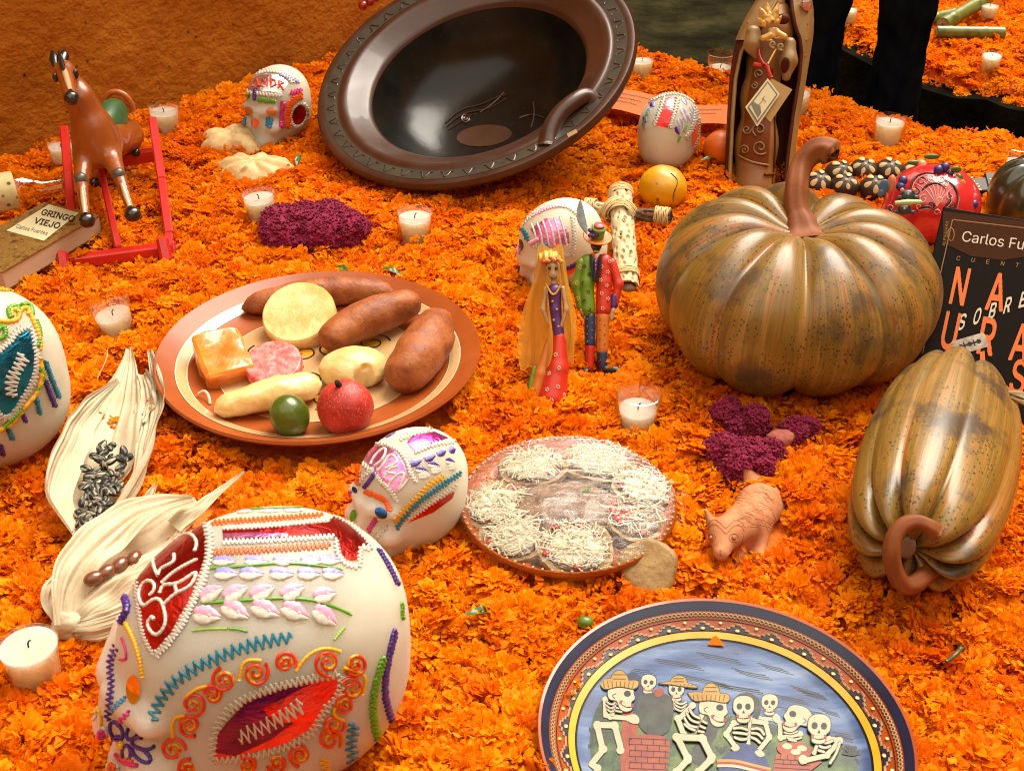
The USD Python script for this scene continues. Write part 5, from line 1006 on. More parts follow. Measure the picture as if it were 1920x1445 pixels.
for (c, rr, R), wgt in zip(tops, (60, 90, 120, 60, 22, 75, 85)):
    for k in range(int(wgt * 3.0)):
        a, q = rg.uniform(0, 2 * PI), rr * .80 * rg.uniform(0, 1.0) ** .7; u = rg.uniform(0, 2 * PI); ln_ = rg.uniform(.006, .021); d = np.array([math.cos(u), math.sin(u), rg.normal(0, .25)])
        p = c + R @ np.array([q * math.cos(a), q * math.sin(a), .007 + rg.uniform(-.001, .005)]); bow = np.array([-d[1], d[0], .4]) * rg.normal(0, .0028)
        if np.linalg.norm(p[:2] - mc[:2]) < .022: continue
        sh.append(tube(np.array([p - d * ln_ / 2, p + bow, p + d * ln_ / 2]), rg.uniform(.0004, .0008), 4))
    if wgt > 30: v_, f_ = ball((0, 0, .004), (rr * .66, rr * .6, .0055), 4); sh.append(lump((v_ @ R.T + c, f_), .004, 130, int(wgt)))
    for k in range(9): a, q = rg.uniform(0, 2 * PI), rr * rg.uniform(.2, .8); sal.append(lump(ball(c + R @ np.array([q * math.cos(a), q * math.sin(a), .006]), (.005, .004, .003), 1), .001, 200, k))
solo('grated_cheese', sh, M_cheese, 'white grated cheese strewn over the corn cakes under the wrap', 'cheese', kind='stuff'); solo('tomato_bits', sal, M_salsa, 'red tomato bits on the corn cakes under the wrap', 'tomato', kind='stuff')
solo('chile_strip', tube(smoothpath([mc + (.012, .010, .011), mc + (.020, .014, .012), mc + (.024, .022, .011)], 10), .0028, 6), M_guac, 'green chile strip on the brown stew in the wrapped dish', 'chile')
# the plastic wrap
M_wrap = glass('plastic_wrap', (.985, .985, .985), rough=.045, base=.03, edge=.4, power=2.2, bump=(24, .35, (1, 7, 1), 1.0))
rr, tt = np.linspace(0, 1.0, 34), np.linspace(0, 2 * PI, 110, endpoint=False); RR_, TT_ = np.meshgrid(rr, tt, indexing='ij'); X, Y = DR * 1.005 * RR_ * np.cos(TT_), DR * 1.005 * RR_ * np.sin(TT_)
Z = .0335 + .018 * (1 - RR_ ** 2.2) + (meshkit.fbm(np.stack([X * 30, (Y - X * .35) * 110, 0 * X], -1), 3, 4) - .5) * .0045 * (.35 + RR_); Z = np.where(RR_ > .97, .031 + (1 - RR_) * .08, Z)
skirt = np.stack([dc[0] + DR * 1.012 * np.cos(tt), dc[1] + DR * 1.012 * np.sin(tt), np.full_like(tt, dc[2] + .016)], -1)
v = np.vstack([np.stack([dc[0] + X, dc[1] + Y, dc[2] + Z], -1).reshape(-1, 3), skirt]); f = tri(grid_faces(35, 110, wrap_v=True))
part('plastic_wrap', (v, f), M_wrap, t_dish, True)
fl = smoothpath([G(1262, 905, .03), G(1272, 935, .022), G(1268, 975, .015), G(1245, 1000, .012)], 16); nn = np.array([.5, 0, .8]); sheet = np.stack([fl + nn * (.0 + .012 * w_) + np.c_[.006 * w_ + .003 * np.sin(np.arange(16) * 1.3), 0 * np.arange(16), -.016 * w_ + .003 * np.cos(np.arange(16) * 2.1)] for w_ in np.linspace(0, 1, 5)], 1)
part('wrap_corner', (sheet.reshape(-1, 3), tri(grid_faces(16, 5))), M_wrap, t_dish, True)
c, rr, R = sope(1216, 1062, 56, .024, (.05, -.75), 'plain round corn cake leaning outside the wrapped dish at its lower right', 31, False); keep(c[0], c[1], .028)
# ------------------------------------------------------------------ corn husks
M_husk = mat('dry_husk', (.72, .63, .44), (.80, .73, .56), rough=.65, scale=30, transl=.3, bump=.4, bscale=130, spec=.3)
def husk_leaf(path, half, nrm, cup=.4, seed=0, m=44, n=38, ridge=.0017):
    p = smoothpath(path, m); w = np.interp(np.linspace(0, 1, m), np.linspace(0, 1, len(half)), half); w = np.convolve(np.r_[w[:1].repeat(3), w, w[-1:].repeat(3)], np.ones(7) / 7, 'valid'); w = w * (1 + .10 * (meshkit.noise(np.stack([np.linspace(0, 9, m), np.full(m, seed * 1.7), np.zeros(m)], -1), seed) - .5) * 2)
    nr = np.asarray(nrm, float); nr = smoothpath(nr, m) if nr.ndim == 2 else np.broadcast_to(nr, (m, 3)); T = norm(np.gradient(p, axis=0)); N = norm(nr - (nr * T).sum(1, keepdims=True) * T); B = np.cross(T, N)
    s = np.linspace(-1, 1, n); U = np.linspace(0, 1, m)
    rd = (meshkit.noise(np.stack([np.broadcast_to(s * 9, (m, n)), np.broadcast_to(U[:, None] * 1.6, (m, n)), np.full((m, n), seed * 3.3)], -1), seed) - .5) * 2 * ridge * 1.6 + np.sin(s * 62 + seed)[None] * ridge * .35
    wav = (meshkit.noise(np.stack([np.broadcast_to(s * 1.5, (m, n)), np.broadcast_to(U[:, None] * 6, (m, n)), np.full((m, n), 9 + seed)], -1), seed + 5) - .5) * .015
    off = cup * w[:, None] * s[None] ** 2 + rd + wav * np.minimum(1, w[:, None] / .02)
    return (p[:, None] + B[:, None] * (w[:, None] * s[None])[..., None] + N[:, None] * off[..., None]).reshape(-1, 3), tri(grid_faces(m, n))
def hp_(*a): return [G(x, y, z) for x, y, z in a]
hm = MPP(200, 850, .02)
h0 = G(195, 850, .0)
t_h = thing('corn_husk', 'open dried corn husk cradling black seeds, left of the sweets plate', 'corn husk', h0)
part('leaf', husk_leaf(hp_((165, 1002, .012), (185, 915, .006), (215, 800, .010), (240, 705, .018), (243, 655, .022)), np.array([28, 62, 66, 30, 4]) * hm, (0, -.1, 1), .45, 1), M_husk, t_h, True)
part('leaf', husk_leaf(hp_((140, 1000, .022), (106, 935, .036), (122, 850, .040), (172, 765, .030), (222, 715, .022)), np.array([16, 33, 34, 26, 6]) * hm, (.75, .1, .5), .35, 2), M_husk, t_h, True)
part('leaf', husk_leaf(hp_((182, 1004, .018), (245, 925, .036), (280, 830, .036), (298, 750, .026), (283, 658, .034)), np.array([18, 36, 36, 30, 3]) * hm, (-.7, .1, .55), .35, 3), M_husk, t_h, True)
part('leaf', husk_leaf(hp_((262, 800, .018), (280, 740, .02), (268, 700, .028)), np.array([20, 24, 12]) * hm, (-.4, -.2, 1), .4, 4), M_husk, t_h, True)
part('husk_base', lump(ball(G(160, 996, .012), (24 * hm, 14 * hm, .013), 3), .004, 60), M_husk, t_h, True)
part('silk_thread', tube(smoothpath(hp_((180, 715, .02), (192, 690, .03), (200, 670, .034), (201, 655, .03)), 16), .0006, 4), M_husk, t_h)
for a, b in ((165, 970), (180, 900), (205, 830), (230, 770), (265, 760), (110, 930), (120, 860), (262, 880), (250, 710), (285, 700), (195, 860), (170, 930), (240, 820), (140, 890), (220, 760), (245, 740), (275, 830), (256, 740), (270, 718), (240, 700), (228, 725)): q = G(a, b, .0); keep(q[0], q[1], .026)
M_seed = mat('black_seed', (.010, .010, .009), (.018, .018, .015), (.50, .46, .34), rough=.5, scale=150, stretch=(1.6, 1.6, .25), spec=.35, obj=True, contrast=(.40, .60))
rs = np.random.default_rng(5); pts, first = [], None
SEEDPOLY = Polygon([(148, 985), (146, 930), (160, 870), (190, 832), (228, 828), (240, 850), (228, 905), (205, 950), (180, 985)])
tries = 0
while len(pts) < 62 and tries < 6000:
    tries += 1; x, y = rs.uniform(140, 245), rs.uniform(825, 990)
    if SEEDPOLY.contains(Point(x, y)) and all((x - a) ** 2 + ((y - b) * 1.3) ** 2 > (9.2 if len(pts) < 48 else 6.5) ** 2 for a, b in pts): pts.append((x, y))
for i, (x, y) in enumerate(pts):
    loc = G(x, y, .026 + .010 * math.sin((x - 146) / 95 * PI) * .6 + (.004 if i > 48 else 0)); rot = (rs.uniform(60, 115), rs.uniform(-25, 25), rs.uniform(0, 360))
    if first is None:
        first = thing('black_seed', 'glossy black seed with a pale streak in the open corn husk', 'seed', loc, 'black seeds in the open corn husk')
        v, f = ball((0, 0, 0), (.0046, .0038, .0078), 2); v[:, :2] *= (1 - .35 * v[:, 2:] / .0066 * .6); part('seed', (v, f), M_seed, first, True, local=True)
    else: copy_of(first, loc, 'glossy black seed with a pale streak in the open corn husk', rot, rs.uniform(.85, 1.15))
hm2 = MPP(200, 1090, .03)
t_h2 = thing('corn_husk', 'folded dried corn husk holding brown beans, partly behind the largest skull', 'corn husk', G(210, 1090, 0))
part('leaf', husk_leaf(hp_((120, 1172, .022), (128, 1095, .046), (196, 1010, .056), (290, 952, .050), (360, 935, .040)), np.array([24, 40, 44, 32, 5]) * hm2, (.5, .2, .8), .4, 6), M_husk, t_h2, True)
part('leaf', husk_leaf(hp_((128, 1178, .020), (195, 1115, .042), (270, 1070, .052), (350, 1020, .045)), np.array([22, 38, 42, 34]) * hm2, (-.15, -.35, 1), -.25, 7), M_husk, t_h2, True)
part('leaf', husk_leaf(hp_((125, 1180, .012), (185, 1172, .032), (250, 1150, .036), (330, 1110, .03)), np.array([16, 26, 28, 22]) * hm2, (0, -.7, .7), -.3, 8), M_husk, t_h2, True)
part('leaf', husk_leaf(hp_((150, 1130, .012), (220, 1060, .012), (300, 1000, .014), (380, 950, .02)), np.array([30, 56, 56, 30]) * hm2, (0, 0, 1), .3, 9), M_husk, t_h2, True)
part('leaf', husk_leaf(hp_((235, 1000, .030), (270, 945, .040), (292, 908, .046)), np.array([22, 18, 3]) * hm2, (.2, -.3, 1), .3, 10), M_husk, t_h2, True)
part('leaf', husk_leaf(hp_((330, 990, .02), (395, 935, .03), (458, 884, .036)), np.array([24, 16, 2]) * hm2, (-.1, -.3, 1), .3, 11), M_husk, t_h2, True)
part('leaf', husk_leaf(hp_((118, 1165, .02), (104, 1125, .03), (130, 1075, .03)), np.array([14, 26, 20]) * hm2, (.6, -.5, .6), -.3, 12), M_husk, t_h2, True)
part('husk_base', lump(ball(G(126, 1172, .018), (30 * hm2, 20 * hm2, .017), 3), .006, 60, 4), M_husk, t_h2, True)
for a, b in ((130, 1170), (160, 1100), (200, 1150), (220, 1040), (270, 1090), (290, 980), (330, 1050), (380, 960), (250, 1160), (330, 1000), (290, 1030), (255, 1060), (230, 1090), (330, 960), (360, 985)): q = G(a, b, .0); keep(q[0], q[1], .028)
M_bean = mat('brown_bean', (.17, .06, .022), (.23, .085, .03), rough=.3, coat=.4, scale=60)
for i, (x, y, lb) in enumerate(((176, 1084, 'lowest brown bean in the folded corn husk'), (200, 1072, 'brown bean second from the base of the folded corn husk'), (226, 1058, 'largest visible brown bean in the folded corn husk'), (252, 1046, 'uppermost brown bean beside the red foil of the largest skull'))):
    solo('brown_bean', ball(G(x, y, .050), (.010, .0075, .007), 2, Rz(.6 + i * .3)), M_bean, lb, 'bean', 'brown beans in the folded corn husk', smooth=True)
t_h3 = thing('corn_husk', 'tip of a dried corn husk reaching in at the right edge before the dark book', 'corn husk', G(1930, 745, 0))
part('leaf', husk_leaf([D(1884, 735, 1.36), D(1925, 745, 1.36), D(1990, 775, 1.36)], np.array([2, 12, 24]) * .0006, (0, -.3, 1), .2, 13), M_husk, t_h3, True)
part('leaf', husk_leaf([D(1895, 745, 1.35), D(1940, 765, 1.35), D(1990, 800, 1.36)], np.array([2, 9, 20]) * .0006, (0, -.3, 1), .2, 14), M_husk, t_h3, True)
# ------------------------------------------------------------------ toy horse on its red frame, bottle, book
M_horse = mat('horse_lacquer', (.30, .085, .012), (.38, .12, .02), rough=.34, scale=12, coat=.25, bump=.05, bscale=60); M_hoof = mat('horse_black', (.02, .014, .010), rough=.3, coat=.5); M_blaze = mat('horse_cream', (.62, .42, .25), rough=.35, coat=.3); M_grey2 = mat('horse_grey', (.12, .10, .075), rough=.35, coat=.3)
M_redp = mat('red_frame_paint', (.55, .022, .016), (.62, .035, .025), rough=.38, scale=15, coat=.25, bump=.05, bscale=90); M_green = mat('saddle_green', (.035, .12, .03), (.06, .16, .05), rough=.45, scale=40); M_saddle = mat('saddle_orange', (.50, .15, .025), rough=.4, coat=.3)
hb = G(215, 490); t_horse = thing('toy_horse', 'brown lacquered toy horse with black ears mounted on a red wooden frame', 'toy horse', hb)
R_ = lambda r, d: r * d / FPX
def caps(nodes): return [(D(x, y, d), R_(r, d)) for x, y, d, r in nodes]
rump, mid, chest = caps([(234, 254, 2.02, 33), (208, 262, 1.95, 31), (183, 270, 1.88, 38)])
nb, nm_, poll, muz = caps([(173, 236, 1.865, 31), (150, 185, 1.845, 23), (121, 132, 1.835, 17), (134, 182, 1.775, 11)])
L1 = caps([(158, 298, 1.87, 20), (152, 340, 1.84, 12), (161, 402, 1.815, 8.5)]); L2 = caps([(208, 295, 1.87, 20), (224, 332, 1.84, 12), (245, 392, 1.815, 8.5)]); L3 = caps([(244, 255, 2.04, 24), (243, 277, 2.05, 12), (251, 284, 2.03, 8)]); L4 = caps([(206, 285, 2.04, 22), (186, 318, 2.04, 12), (178, 338, 2.0, 8)])
HN = [rump, mid, chest, nb, nm_, poll, muz] + L1 + L2 + L3 + L4
def hf(p):
    c = lambda a, b: sd_cap(p, a[0], b[0], a[1], b[1])
    d = smin(c(rump, mid), c(mid, chest), .02); d = smin(d, smin(c(chest, nb), c(nb, nm_), .02), .025); d = smin(d, c(nm_, poll), .02); d = smin(d, c(poll, muz), .008)
    for L in (L1, L2, L3, L4): d = smin(d, smin(c(L[0], L[1]), c(L[1], L[2]), .005), .012)
    return d
part('horse', nets(hf, np.min([q[0] - q[1] * 1.4 for q in HN], 0), np.max([q[0] + q[1] * 1.4 for q in HN], 0), .0040), M_horse, t_horse, True)
for a, b in (((106, 124, 1.835), (98, 97, 1.845)), ((118, 116, 1.835), (121, 95, 1.845))):
    v, f = tube(np.array([D(*a), D((a[0] + b[0]) / 2, (a[1] + b[1]) / 2, a[2]), D(*b)]), R_(np.array([8, 10, 3.5]), 1.84), 12); part('ear', (v, f), M_hoof, t_horse, True)
part('muzzle', ball(D(134, 184, 1.772), R_(14, 1.77), 2), M_hoof, t_horse, True)
for s_ in (-3, 4): part('nostril', ball(D(134 + s_, 184, 1.757), .0015, 1), M_hoof, t_horse, True)
part('blaze', tube(np.array([D(118, 124, 1.818), D(123, 140, 1.803), D(129, 160, 1.783), D(132, 170, 1.772)]), R_(np.array([4, 6, 5.5, 4]), 1.8), 10), M_blaze, t_horse, True)
part('forelock', tube(np.array([D(112, 98, 1.835), D(114, 112, 1.822), D(118, 126, 1.812), D(121, 136, 1.803)]), R_(np.array([4, 5, 5, 2.5]), 1.8), 10), M_hoof, t_horse, True)
for a in ((104, 146, 1.822), (142, 139, 1.822)): part('eye', ball(D(*a), R_(np.array([5.5, 5, 9]), 1.82), 2), M_hoof, t_horse, True)
for a, r in (((163, 413, 1.812), 15.5), ((249, 402, 1.812), 15.5), ((255, 286, 2.02), 9), ((178, 342, 1.99), 10)): 
    q = D(*a); part('hoof', nets(lambda p: np.maximum(sd_ell(p, q, (R_(r, a[2]),) * 2 + (R_(r * .95, a[2]),)), -(p[..., 2] - q[2] + R_(r * .75, a[2]))), q - .02, q + .02, .0016), M_hoof, t_horse, True)
for a, r in (((152, 338, 1.838), 13), ((223, 329, 1.838), 13)): part('knee', ball(D(*a), R_(np.array([r, r, r * 1.2]), 1.84), 2), M_grey2, t_horse, True)
for a, b in (((153, 352, 1.822), (160, 400, 1.806)), ((228, 345, 1.824), (244, 388, 1.806))): part('shin_stripe', tube(np.array([D(*a), (D(*a) + D(*b)) / 2, D(*b)]), R_(np.array([3.5, 5.5, 4.5]), 1.8), 8), M_blaze, t_horse, True)
sd0 = D(206, 226, 1.955); part('saddle', nets(lambda p: np.maximum(np.abs(sd_ell(p, sd0, (R_(25, 1.95), .055, R_(31, 1.95)))) - .003, sd0[2] - .012 - p[..., 2]), sd0 - (.05, .09, .04), sd0 + (.05, .09, .05), .0032), M_green, t_horse, True)
for q in (-.052, .052): th = np.linspace(-.25, PI + .25, 20); part('saddle_rim', tube(np.stack([sd0[0] + R_(27, 1.95) * np.cos(th), np.full(20, sd0[1] + q), sd0[2] + R_(33, 1.95) * np.sin(th)], 1), .0048, 8), M_saddle, t_horse, True)
def bar(a, b, w, h, name, bev=.002):
    a, b = np.asarray(a), np.asarray(b); d = b - a; L_ = np.linalg.norm(d); R = frame(d, (0, 0, 1) if abs(norm(d)[2]) < .9 else (0, 1, 0)); part(name, box((w, h, L_), (a + b) / 2, R, bev), M_redp, t_horse, 30)
for pts in ([(286, 224, 2.03), (303, 338, 1.95), (317, 440, 1.87), (313, 482, 1.84)], [(120, 240, 2.03), (128, 330, 1.95), (138, 440, 1.87), (122, 497, 1.84)]):
    for a, b in zip(pts[:-1], pts[1:]): bar(D(*a), D(*b), .0135, .0125, 'upright')
bar(D(186, 305, 1.96), D(222, 466, 1.845), .0105, .0105, 'strut'); bar(D(150, 312, 2.03), D(300, 288, 2.03), .016, .020, 'upper_rail'); bar(D(112, 494, 1.835), D(322, 466, 1.835), .018, .018, 'lower_rail')
for a, b in (((116, 470, 1.82), (122, 522, 1.82)), ((133, 466, 1.86), (140, 510, 1.86)), ((303, 444, 1.82), (313, 492, 1.82)), ((318, 452, 1.86), (326, 486, 1.86))): bar(D(*a), D(*b), .018, .009, 'foot', .004)
for x in np.linspace(118, 315, 6): q = G(x, 492 - (x - 118) * .12); keep(q[0], q[1], .008)
# bottle
bm, bt = G(137, 341, .034), G(-150, 390, .036); bd = norm(bm - bt); bR = frame(bd)
t_b = thing('glass_bottle', 'clear glass bottle lying on its side behind the toy horse, cream wrapped body', 'bottle', bt)
bl = float(np.linalg.norm(bm - bt)); bp = [(0, 0), (.026, 0), (.031, .004), (.031, bl - .086), (.029, bl - .074), (.019, bl - .058), (.0118, bl - .046), (.0105, bl - .02), (.0105, bl - .016), (.0135, bl - .015), (.0135, bl - .002), (.012, bl), (.009, bl)]
part('bottle', lathe(bp, 48, bt, bR), glass('bottle_glass', (.90, .86, .72), base=.06, edge=.75), t_b, 40)
part('neck_band', lathe([(.0137, bl - .0145), (.0142, bl - .0125), (.0142, bl - .004), (.0137, bl - .002)], 32, bt, bR), mat('gold_cap', (.45, .28, .07), rough=.3, metal=.7), t_b, True)
v, f = lathe([(.0316, bl - .17), (.0325, bl - .168), (.0325, bl - .090), (.0316, bl - .087)], 60, bt, bR); part('wrap', (v, f), mat('cream_wrap', (.64, .56, .30), (.55, .45, .2), rough=.6, scale=70, speck=(.02, .015, .01), speck_scale=55, speck_at=.22), t_b, 40)
for q in np.linspace(0, 1, 7): w = bt + (bm - bt) * q; keep(w[0], w[1], .022)
# flat book
M_cover = mat('glittering_cover', (.17, .085, .028), (.30, .19, .06), (.10, .045, .015), rough=.28, scale=60, coat=.7, bump=.35, bscale=70, speck=(.55, .48, .28), speck_scale=260, speck_at=.16)
M_pages = mat('page_edges', (.55, .40, .26), (.62, .48, .33), rough=.8, scale=14, stretch=(1, 1, 60)); M_label = mat('label_paper', (.66, .60, .38), rough=.6); M_print = mat('black_print', (.012, .011, .010), rough=.5); M_gprint = mat('grey_print', (.20, .19, .15), rough=.5)
BT = .034; A_, B_ = G(82, 379, BT), G(187, 403, BT); bU = norm(B_ - A_); bV = norm(np.cross((0, 0, 1), bU)); C_ = G(4, 506, BT); bV = bV if bV @ (C_ - B_) > 0 else -bV; bV = norm(bV * .6 + norm((C_ - B_) * (1, 1, 0)) * .4); bW = float(np.linalg.norm(B_ - A_)); bL = .20
t_bk = thing('flat_book', 'paperback lying under the horse, glittering brown cover with a cream title label', 'book', (A_ + B_) / 2 * (1, 1, 0))
def prism(o, a, b, z0, z1, ins=0.0): P = Polygon([o[:2], (o + a)[:2], (o + a + b)[:2], (o + b)[:2]]); return plate_poly(P.buffer(-ins, join_style=2), z1 - z0, z0)
part('cover', prism(A_, bU * bW, bV * bL, BT - .0012, BT), M_cover, t_bk, 30); part('pages', prism(A_, bU * bW, bV * bL, .006, BT - .0012, .0015), M_pages, t_bk, 30); part('back_cover', prism(A_, bU * bW, bV * bL, .0045, .006), M_cover, t_bk, 30)
o2, n2 = np.array([0, 0, BT]), np.array([0, 0, 1.0])
for w_ in (0, .5, 1): 
    for z_ in (.2, .6, .95): q = A_ + bU * bW * w_ + bV * bL * z_; keep(q[0], q[1], .025)
part('title_label', poly_px(Polygon([(92, 384), (148, 400), (82, 452), (12, 433)]), o2, n2, .0004, .0003), M_label, t_bk, False)
def fit_text(text, a, b, ey, o, n, m, parent, lift=.0009, h=.0003, bold=False, name='lettering'):
    w = vf(meshkit.text_mesh(text, 1.0, 1.0, bold))[0][:, 0].max(); ex = (np.asarray(b, float) - a) / w; part(name, text_px(text, a, ex, ey, o, n, h, lift, bold), m, parent, False)
fit_text('GRINGO', (75, 403), (137, 417), (5.5, -10), o2, n2, M_print, t_bk, bold=True); fit_text('VIEJO', (62, 419), (110, 430), (5.5, -10), o2, n2, M_print, t_bk, bold=True); fit_text('Carlos Fuentes', (29, 428), (88, 442), (3.5, -6.5), o2, n2, M_gprint, t_bk)
# ------------------------------------------------------------------ the little couple, the robed figure
def pm(name, c, **k): return mat('clay_' + name, c, rough=.42, coat=.12, **k)
C_red, C_pur, C_grn, C_org, C_blu, C_blk, C_gold, C_skin, C_yel = pm('red', (.60, .045, .018)), pm('purple', (.12, .035, .19)), pm('green', (.18, .30, .02)), pm('orange', (.62, .22, .035)), pm('blue', (.03, .06, .14)), pm('black', (.015, .012, .012)), pm('gold', (.60, .36, .05)), pm('bone', (.50, .33, .17)), pm('yellow', (.62, .42, .06))
M_veil = usdkit.material(stage, '/World/Looks/yellow_tulle', {'d': ('principled_bsdf', {'base_color': (.62, .33, .035), 'roughness': .7}), 't': ('translucent_bsdf', {'color': (.7, .4, .05)}), 'x': ('transparent_bsdf', {}), 'm': ('mix_closure', {'fac': .45}), 'm2': ('mix_closure', {'fac': .30})}, [('d.BSDF', 'm.closure1'), ('t.BSDF', 'm.closure2'), ('m.closure', 'm2.closure1'), ('x.BSDF', 'm2.closure2')], surface='m2.closure')
bq = G(1030, 760); dB = float((bq - CAM) @ FW) + .005; b_ = lambda x, y, z=0: D(x, y, dB + z); rb = lambda r: r * dB / FPX
keep(bq[0], bq[1], .022)
t_br = thing('bride_figure', 'small painted skeleton bride figure in a red skirt with a yellow veil', 'figurine', bq)
z0 = dB
def cone(nodes, dep, k=.004, res=.0022, squash=.75, z=0):
    c = [(D(x, y, dep + z), r * dep / FPX) for x, y, r in nodes]; lo = np.min([p - r * 1.3 for p, r in c], 0) - .004; hi = np.max([p + r * 1.3 for p, r in c], 0) + .004
    def fn(p):
        d = None
        for a, b in zip(c[:-1], c[1:]): e = sd_cap(p, a[0], b[0], a[1], b[1]); d = e if d is None else smin(d, e, k)
        return d
    return nets(fn, lo, hi, res)
part('skirt', cone([(1049, 632, 12), (1047, 690, 19), (1036, 745, 27)], dB), C_red, t_br, True); part('skirt_panel', cone([(1030, 640, 8), (1016, 700, 12), (1003, 745, 14)], dB, z=.006), C_org, t_br, True); part('skirt_edge', cone([(1002, 690, 5), (994, 735, 8)], dB, z=.008), C_grn, t_br, True)
part('bodice', cone([(1040, 545, 14), (1041, 580, 10.5), (1048, 628, 11)], dB), C_pur, t_br, True); part('arm', cone([(1024, 540, 5), (1018, 580, 4.5), (1030, 610, 4)], dB, z=-.004), C_skin, t_br, True); part('arm', cone([(1055, 540, 5), (1062, 580, 4.5), (1052, 612, 4)], dB, z=-.004), C_skin, t_br, True)
part('neck', cone([(1038, 535, 5), (1037, 520, 5)], dB), C_skin, t_br, True)
hd_ = nets(lambda p: -smin(-smin(smin(sd_ell(p, b_(1036, 502), (rb(14), rb(14), rb(16))), sd_ell(p, b_(1037, 515, -.003), (rb(9), rb(9), rb(10))), .003), 9, .002), sd_ell(p, b_(1030, 502, -.010), (rb(4), rb(5), rb(4))), .001), b_(1036, 506) - .016, b_(1036, 506) + .016, .0013)
part('head', hd_, C_skin, t_br, True)
for x in (1030, 1043): part('eye', ball(b_(x, 503, -.0085), rb(3), 1), C_blk, t_br)
part('mouth', tube([b_(1031, 519, -.0085), b_(1037, 521, -.010), b_(1043, 518, -.0085)], .0006, 5), C_blk, t_br)
rf = np.random.default_rng(2)
for i in range(9): x = 1020 + i * 4; fl_ = part('crown_flower', lump(ball(b_(x, 492 - 6 * math.sin(i / 8 * PI) + rf.uniform(-2, 2), -.009), rb(4.5), 2), .0012, 300, i), [C_red, C_org, C_gold][i % 3], t_br, True)
part('hair', nets(lambda p: sd_ell(p, b_(1030, 484, .004), (rb(22), rb(18), rb(14))) + .0012 * np.sin(p[..., 0] * 900), b_(1030, 484) - .022, b_(1030, 484) + .022, .0018), C_yel, t_br, True)
part('neckline', tube(curve([(1023, 532), (1038, 552), (1053, 530)], 16).__class__ and np.array([b_(x, y, -.010) for x, y in curve([(1023, 532), (1038, 552), (1053, 530)], 16)]), .0013, 6), C_gold, t_br, True)
for i, (x, y) in enumerate(((1036, 565), (1044, 580), (1038, 600), (1047, 612))): part('bodice_flower', ball(b_(x, y, -.0085), (.0016, .001, .0016), 1), C_gold, t_br)
for i, (x, y) in enumerate(((1030, 700), (1048, 690), (1026, 730), (1046, 725), (1034, 750), (1058, 740), (1042, 665))):
    P, n_h, ok = hits(cone([(1049, 632, 12), (1047, 690, 19), (1036, 745, 27)], dB, res=.003), CAM, ray(np.array([x]), np.array([y])))
    if ok[0]:
        Rf = frame(n_h[0]); part('skirt_flower', [ball(P[0] + Rf @ np.array([.0019 * math.cos(a), .0019 * math.sin(a), .0003]), .0008, 1) for a in np.linspace(0, 2 * PI, 6, endpoint=False)], M_pale, t_br, kind='stuff')
def veil(rows, seed):
    U = []
    for x0, x1, y, zf, zb in rows:
        s = np.linspace(0, 1, 22); U.append([b_(x0 + (x1 - x0) * q, y + 5 * math.sin(q * 9 + seed), zf + (zb - zf) * math.sin(q * PI) + .0022 * math.sin(q * 24 + y * .05 + seed)) for q in s])
    U = np.array(U); m = len(U); from scipy.interpolate import CubicSpline
    V = CubicSpline(np.arange(m), U)(np.linspace(0, m - 1, 30)); return V.reshape(-1, 3), tri(grid_faces(30, 22))
part('veil', veil([(1020, 1036, 468, -.004, .012), (1002, 1027, 520, -.009, .016), (980, 1030, 580, -.012, .02), (971, 1037, 640, -.013, .022), (976, 1028, 690, -.012, .02)], 1), M_veil, t_br, True)
part('veil', veil([(1044, 1056, 470, -.004, .01), (1050, 1062, 520, -.006, .012), (1054, 1074, 570, -.008, .014), (1058, 1081, 620, -.008, .014), (1054, 1072, 662, -.006, .012)], 2), M_veil, t_br, True)
part('veil', veil([(1008, 1055, 462, .012, .018), (1000, 1064, 520, .014, .024), (985, 1074, 600, .014, .028), (978, 1076, 685, .014, .028)], 3), M_veil, t_br, True)
# groom
gq = G(1122, 696); dG = float((gq - CAM) @ FW) + .004; g_ = lambda x, y, z=0: D(x, y, dG + z); keep(gq[0], gq[1], .026)
t_gr = thing('groom_figure', 'small painted skeleton groom figure in a half green, half red jacket and feathered hat', 'figurine', gq)
CN = lambda nodes, z=0, k=.004, res=.0022: cone(nodes, dG, k, res, z=z)
part('jacket_half', CN([(1102, 490, 14), (1099, 530, 14), (1101, 580, 15)]), C_grn, t_gr, True, label='green half of the jacket'); part('jacket_half', CN([(1133, 490, 15), (1133, 530, 14), (1131, 580, 15)]), C_red, t_gr, True, label='red half of the jacket')
part('sleeve', CN([(1090, 492, 9), (1080, 535, 8.5), (1088, 576, 7.5)], -.002), C_grn, t_gr, True); part('sleeve', CN([(1147, 492, 9), (1160, 533, 8.5), (1152, 572, 7.5)], -.002), C_red, t_gr, True); part('cuff', CN([(1153, 556, 8.4), (1151, 572, 8.2)], -.002), C_pur, t_gr, True)
part('hand', CN([(1090, 580, 5), (1095, 596, 4)], -.004), C_skin, t_gr, True); part('hand', CN([(1150, 580, 5), (1146, 600, 4)], -.004), C_skin, t_gr, True)
part('shirt_front', CN([(1117, 488, 5), (1117, 520, 3)], -.009), C_pur, t_gr, True); part('lapel', tube([g_(1108, 478, -.009), g_(1109, 500, -.012), g_(1116, 528, -.011)], .0018, 6), C_blk, t_gr); part('lapel', tube([g_(1126, 478, -.009), g_(1125, 500, -.012), g_(1118, 528, -.011)], .0018, 6), C_blk, t_gr)
for i in range(3): part('button', ball(g_(1117, 490 + i * 7, -.0135), .0007, 1), M_pale, t_gr)
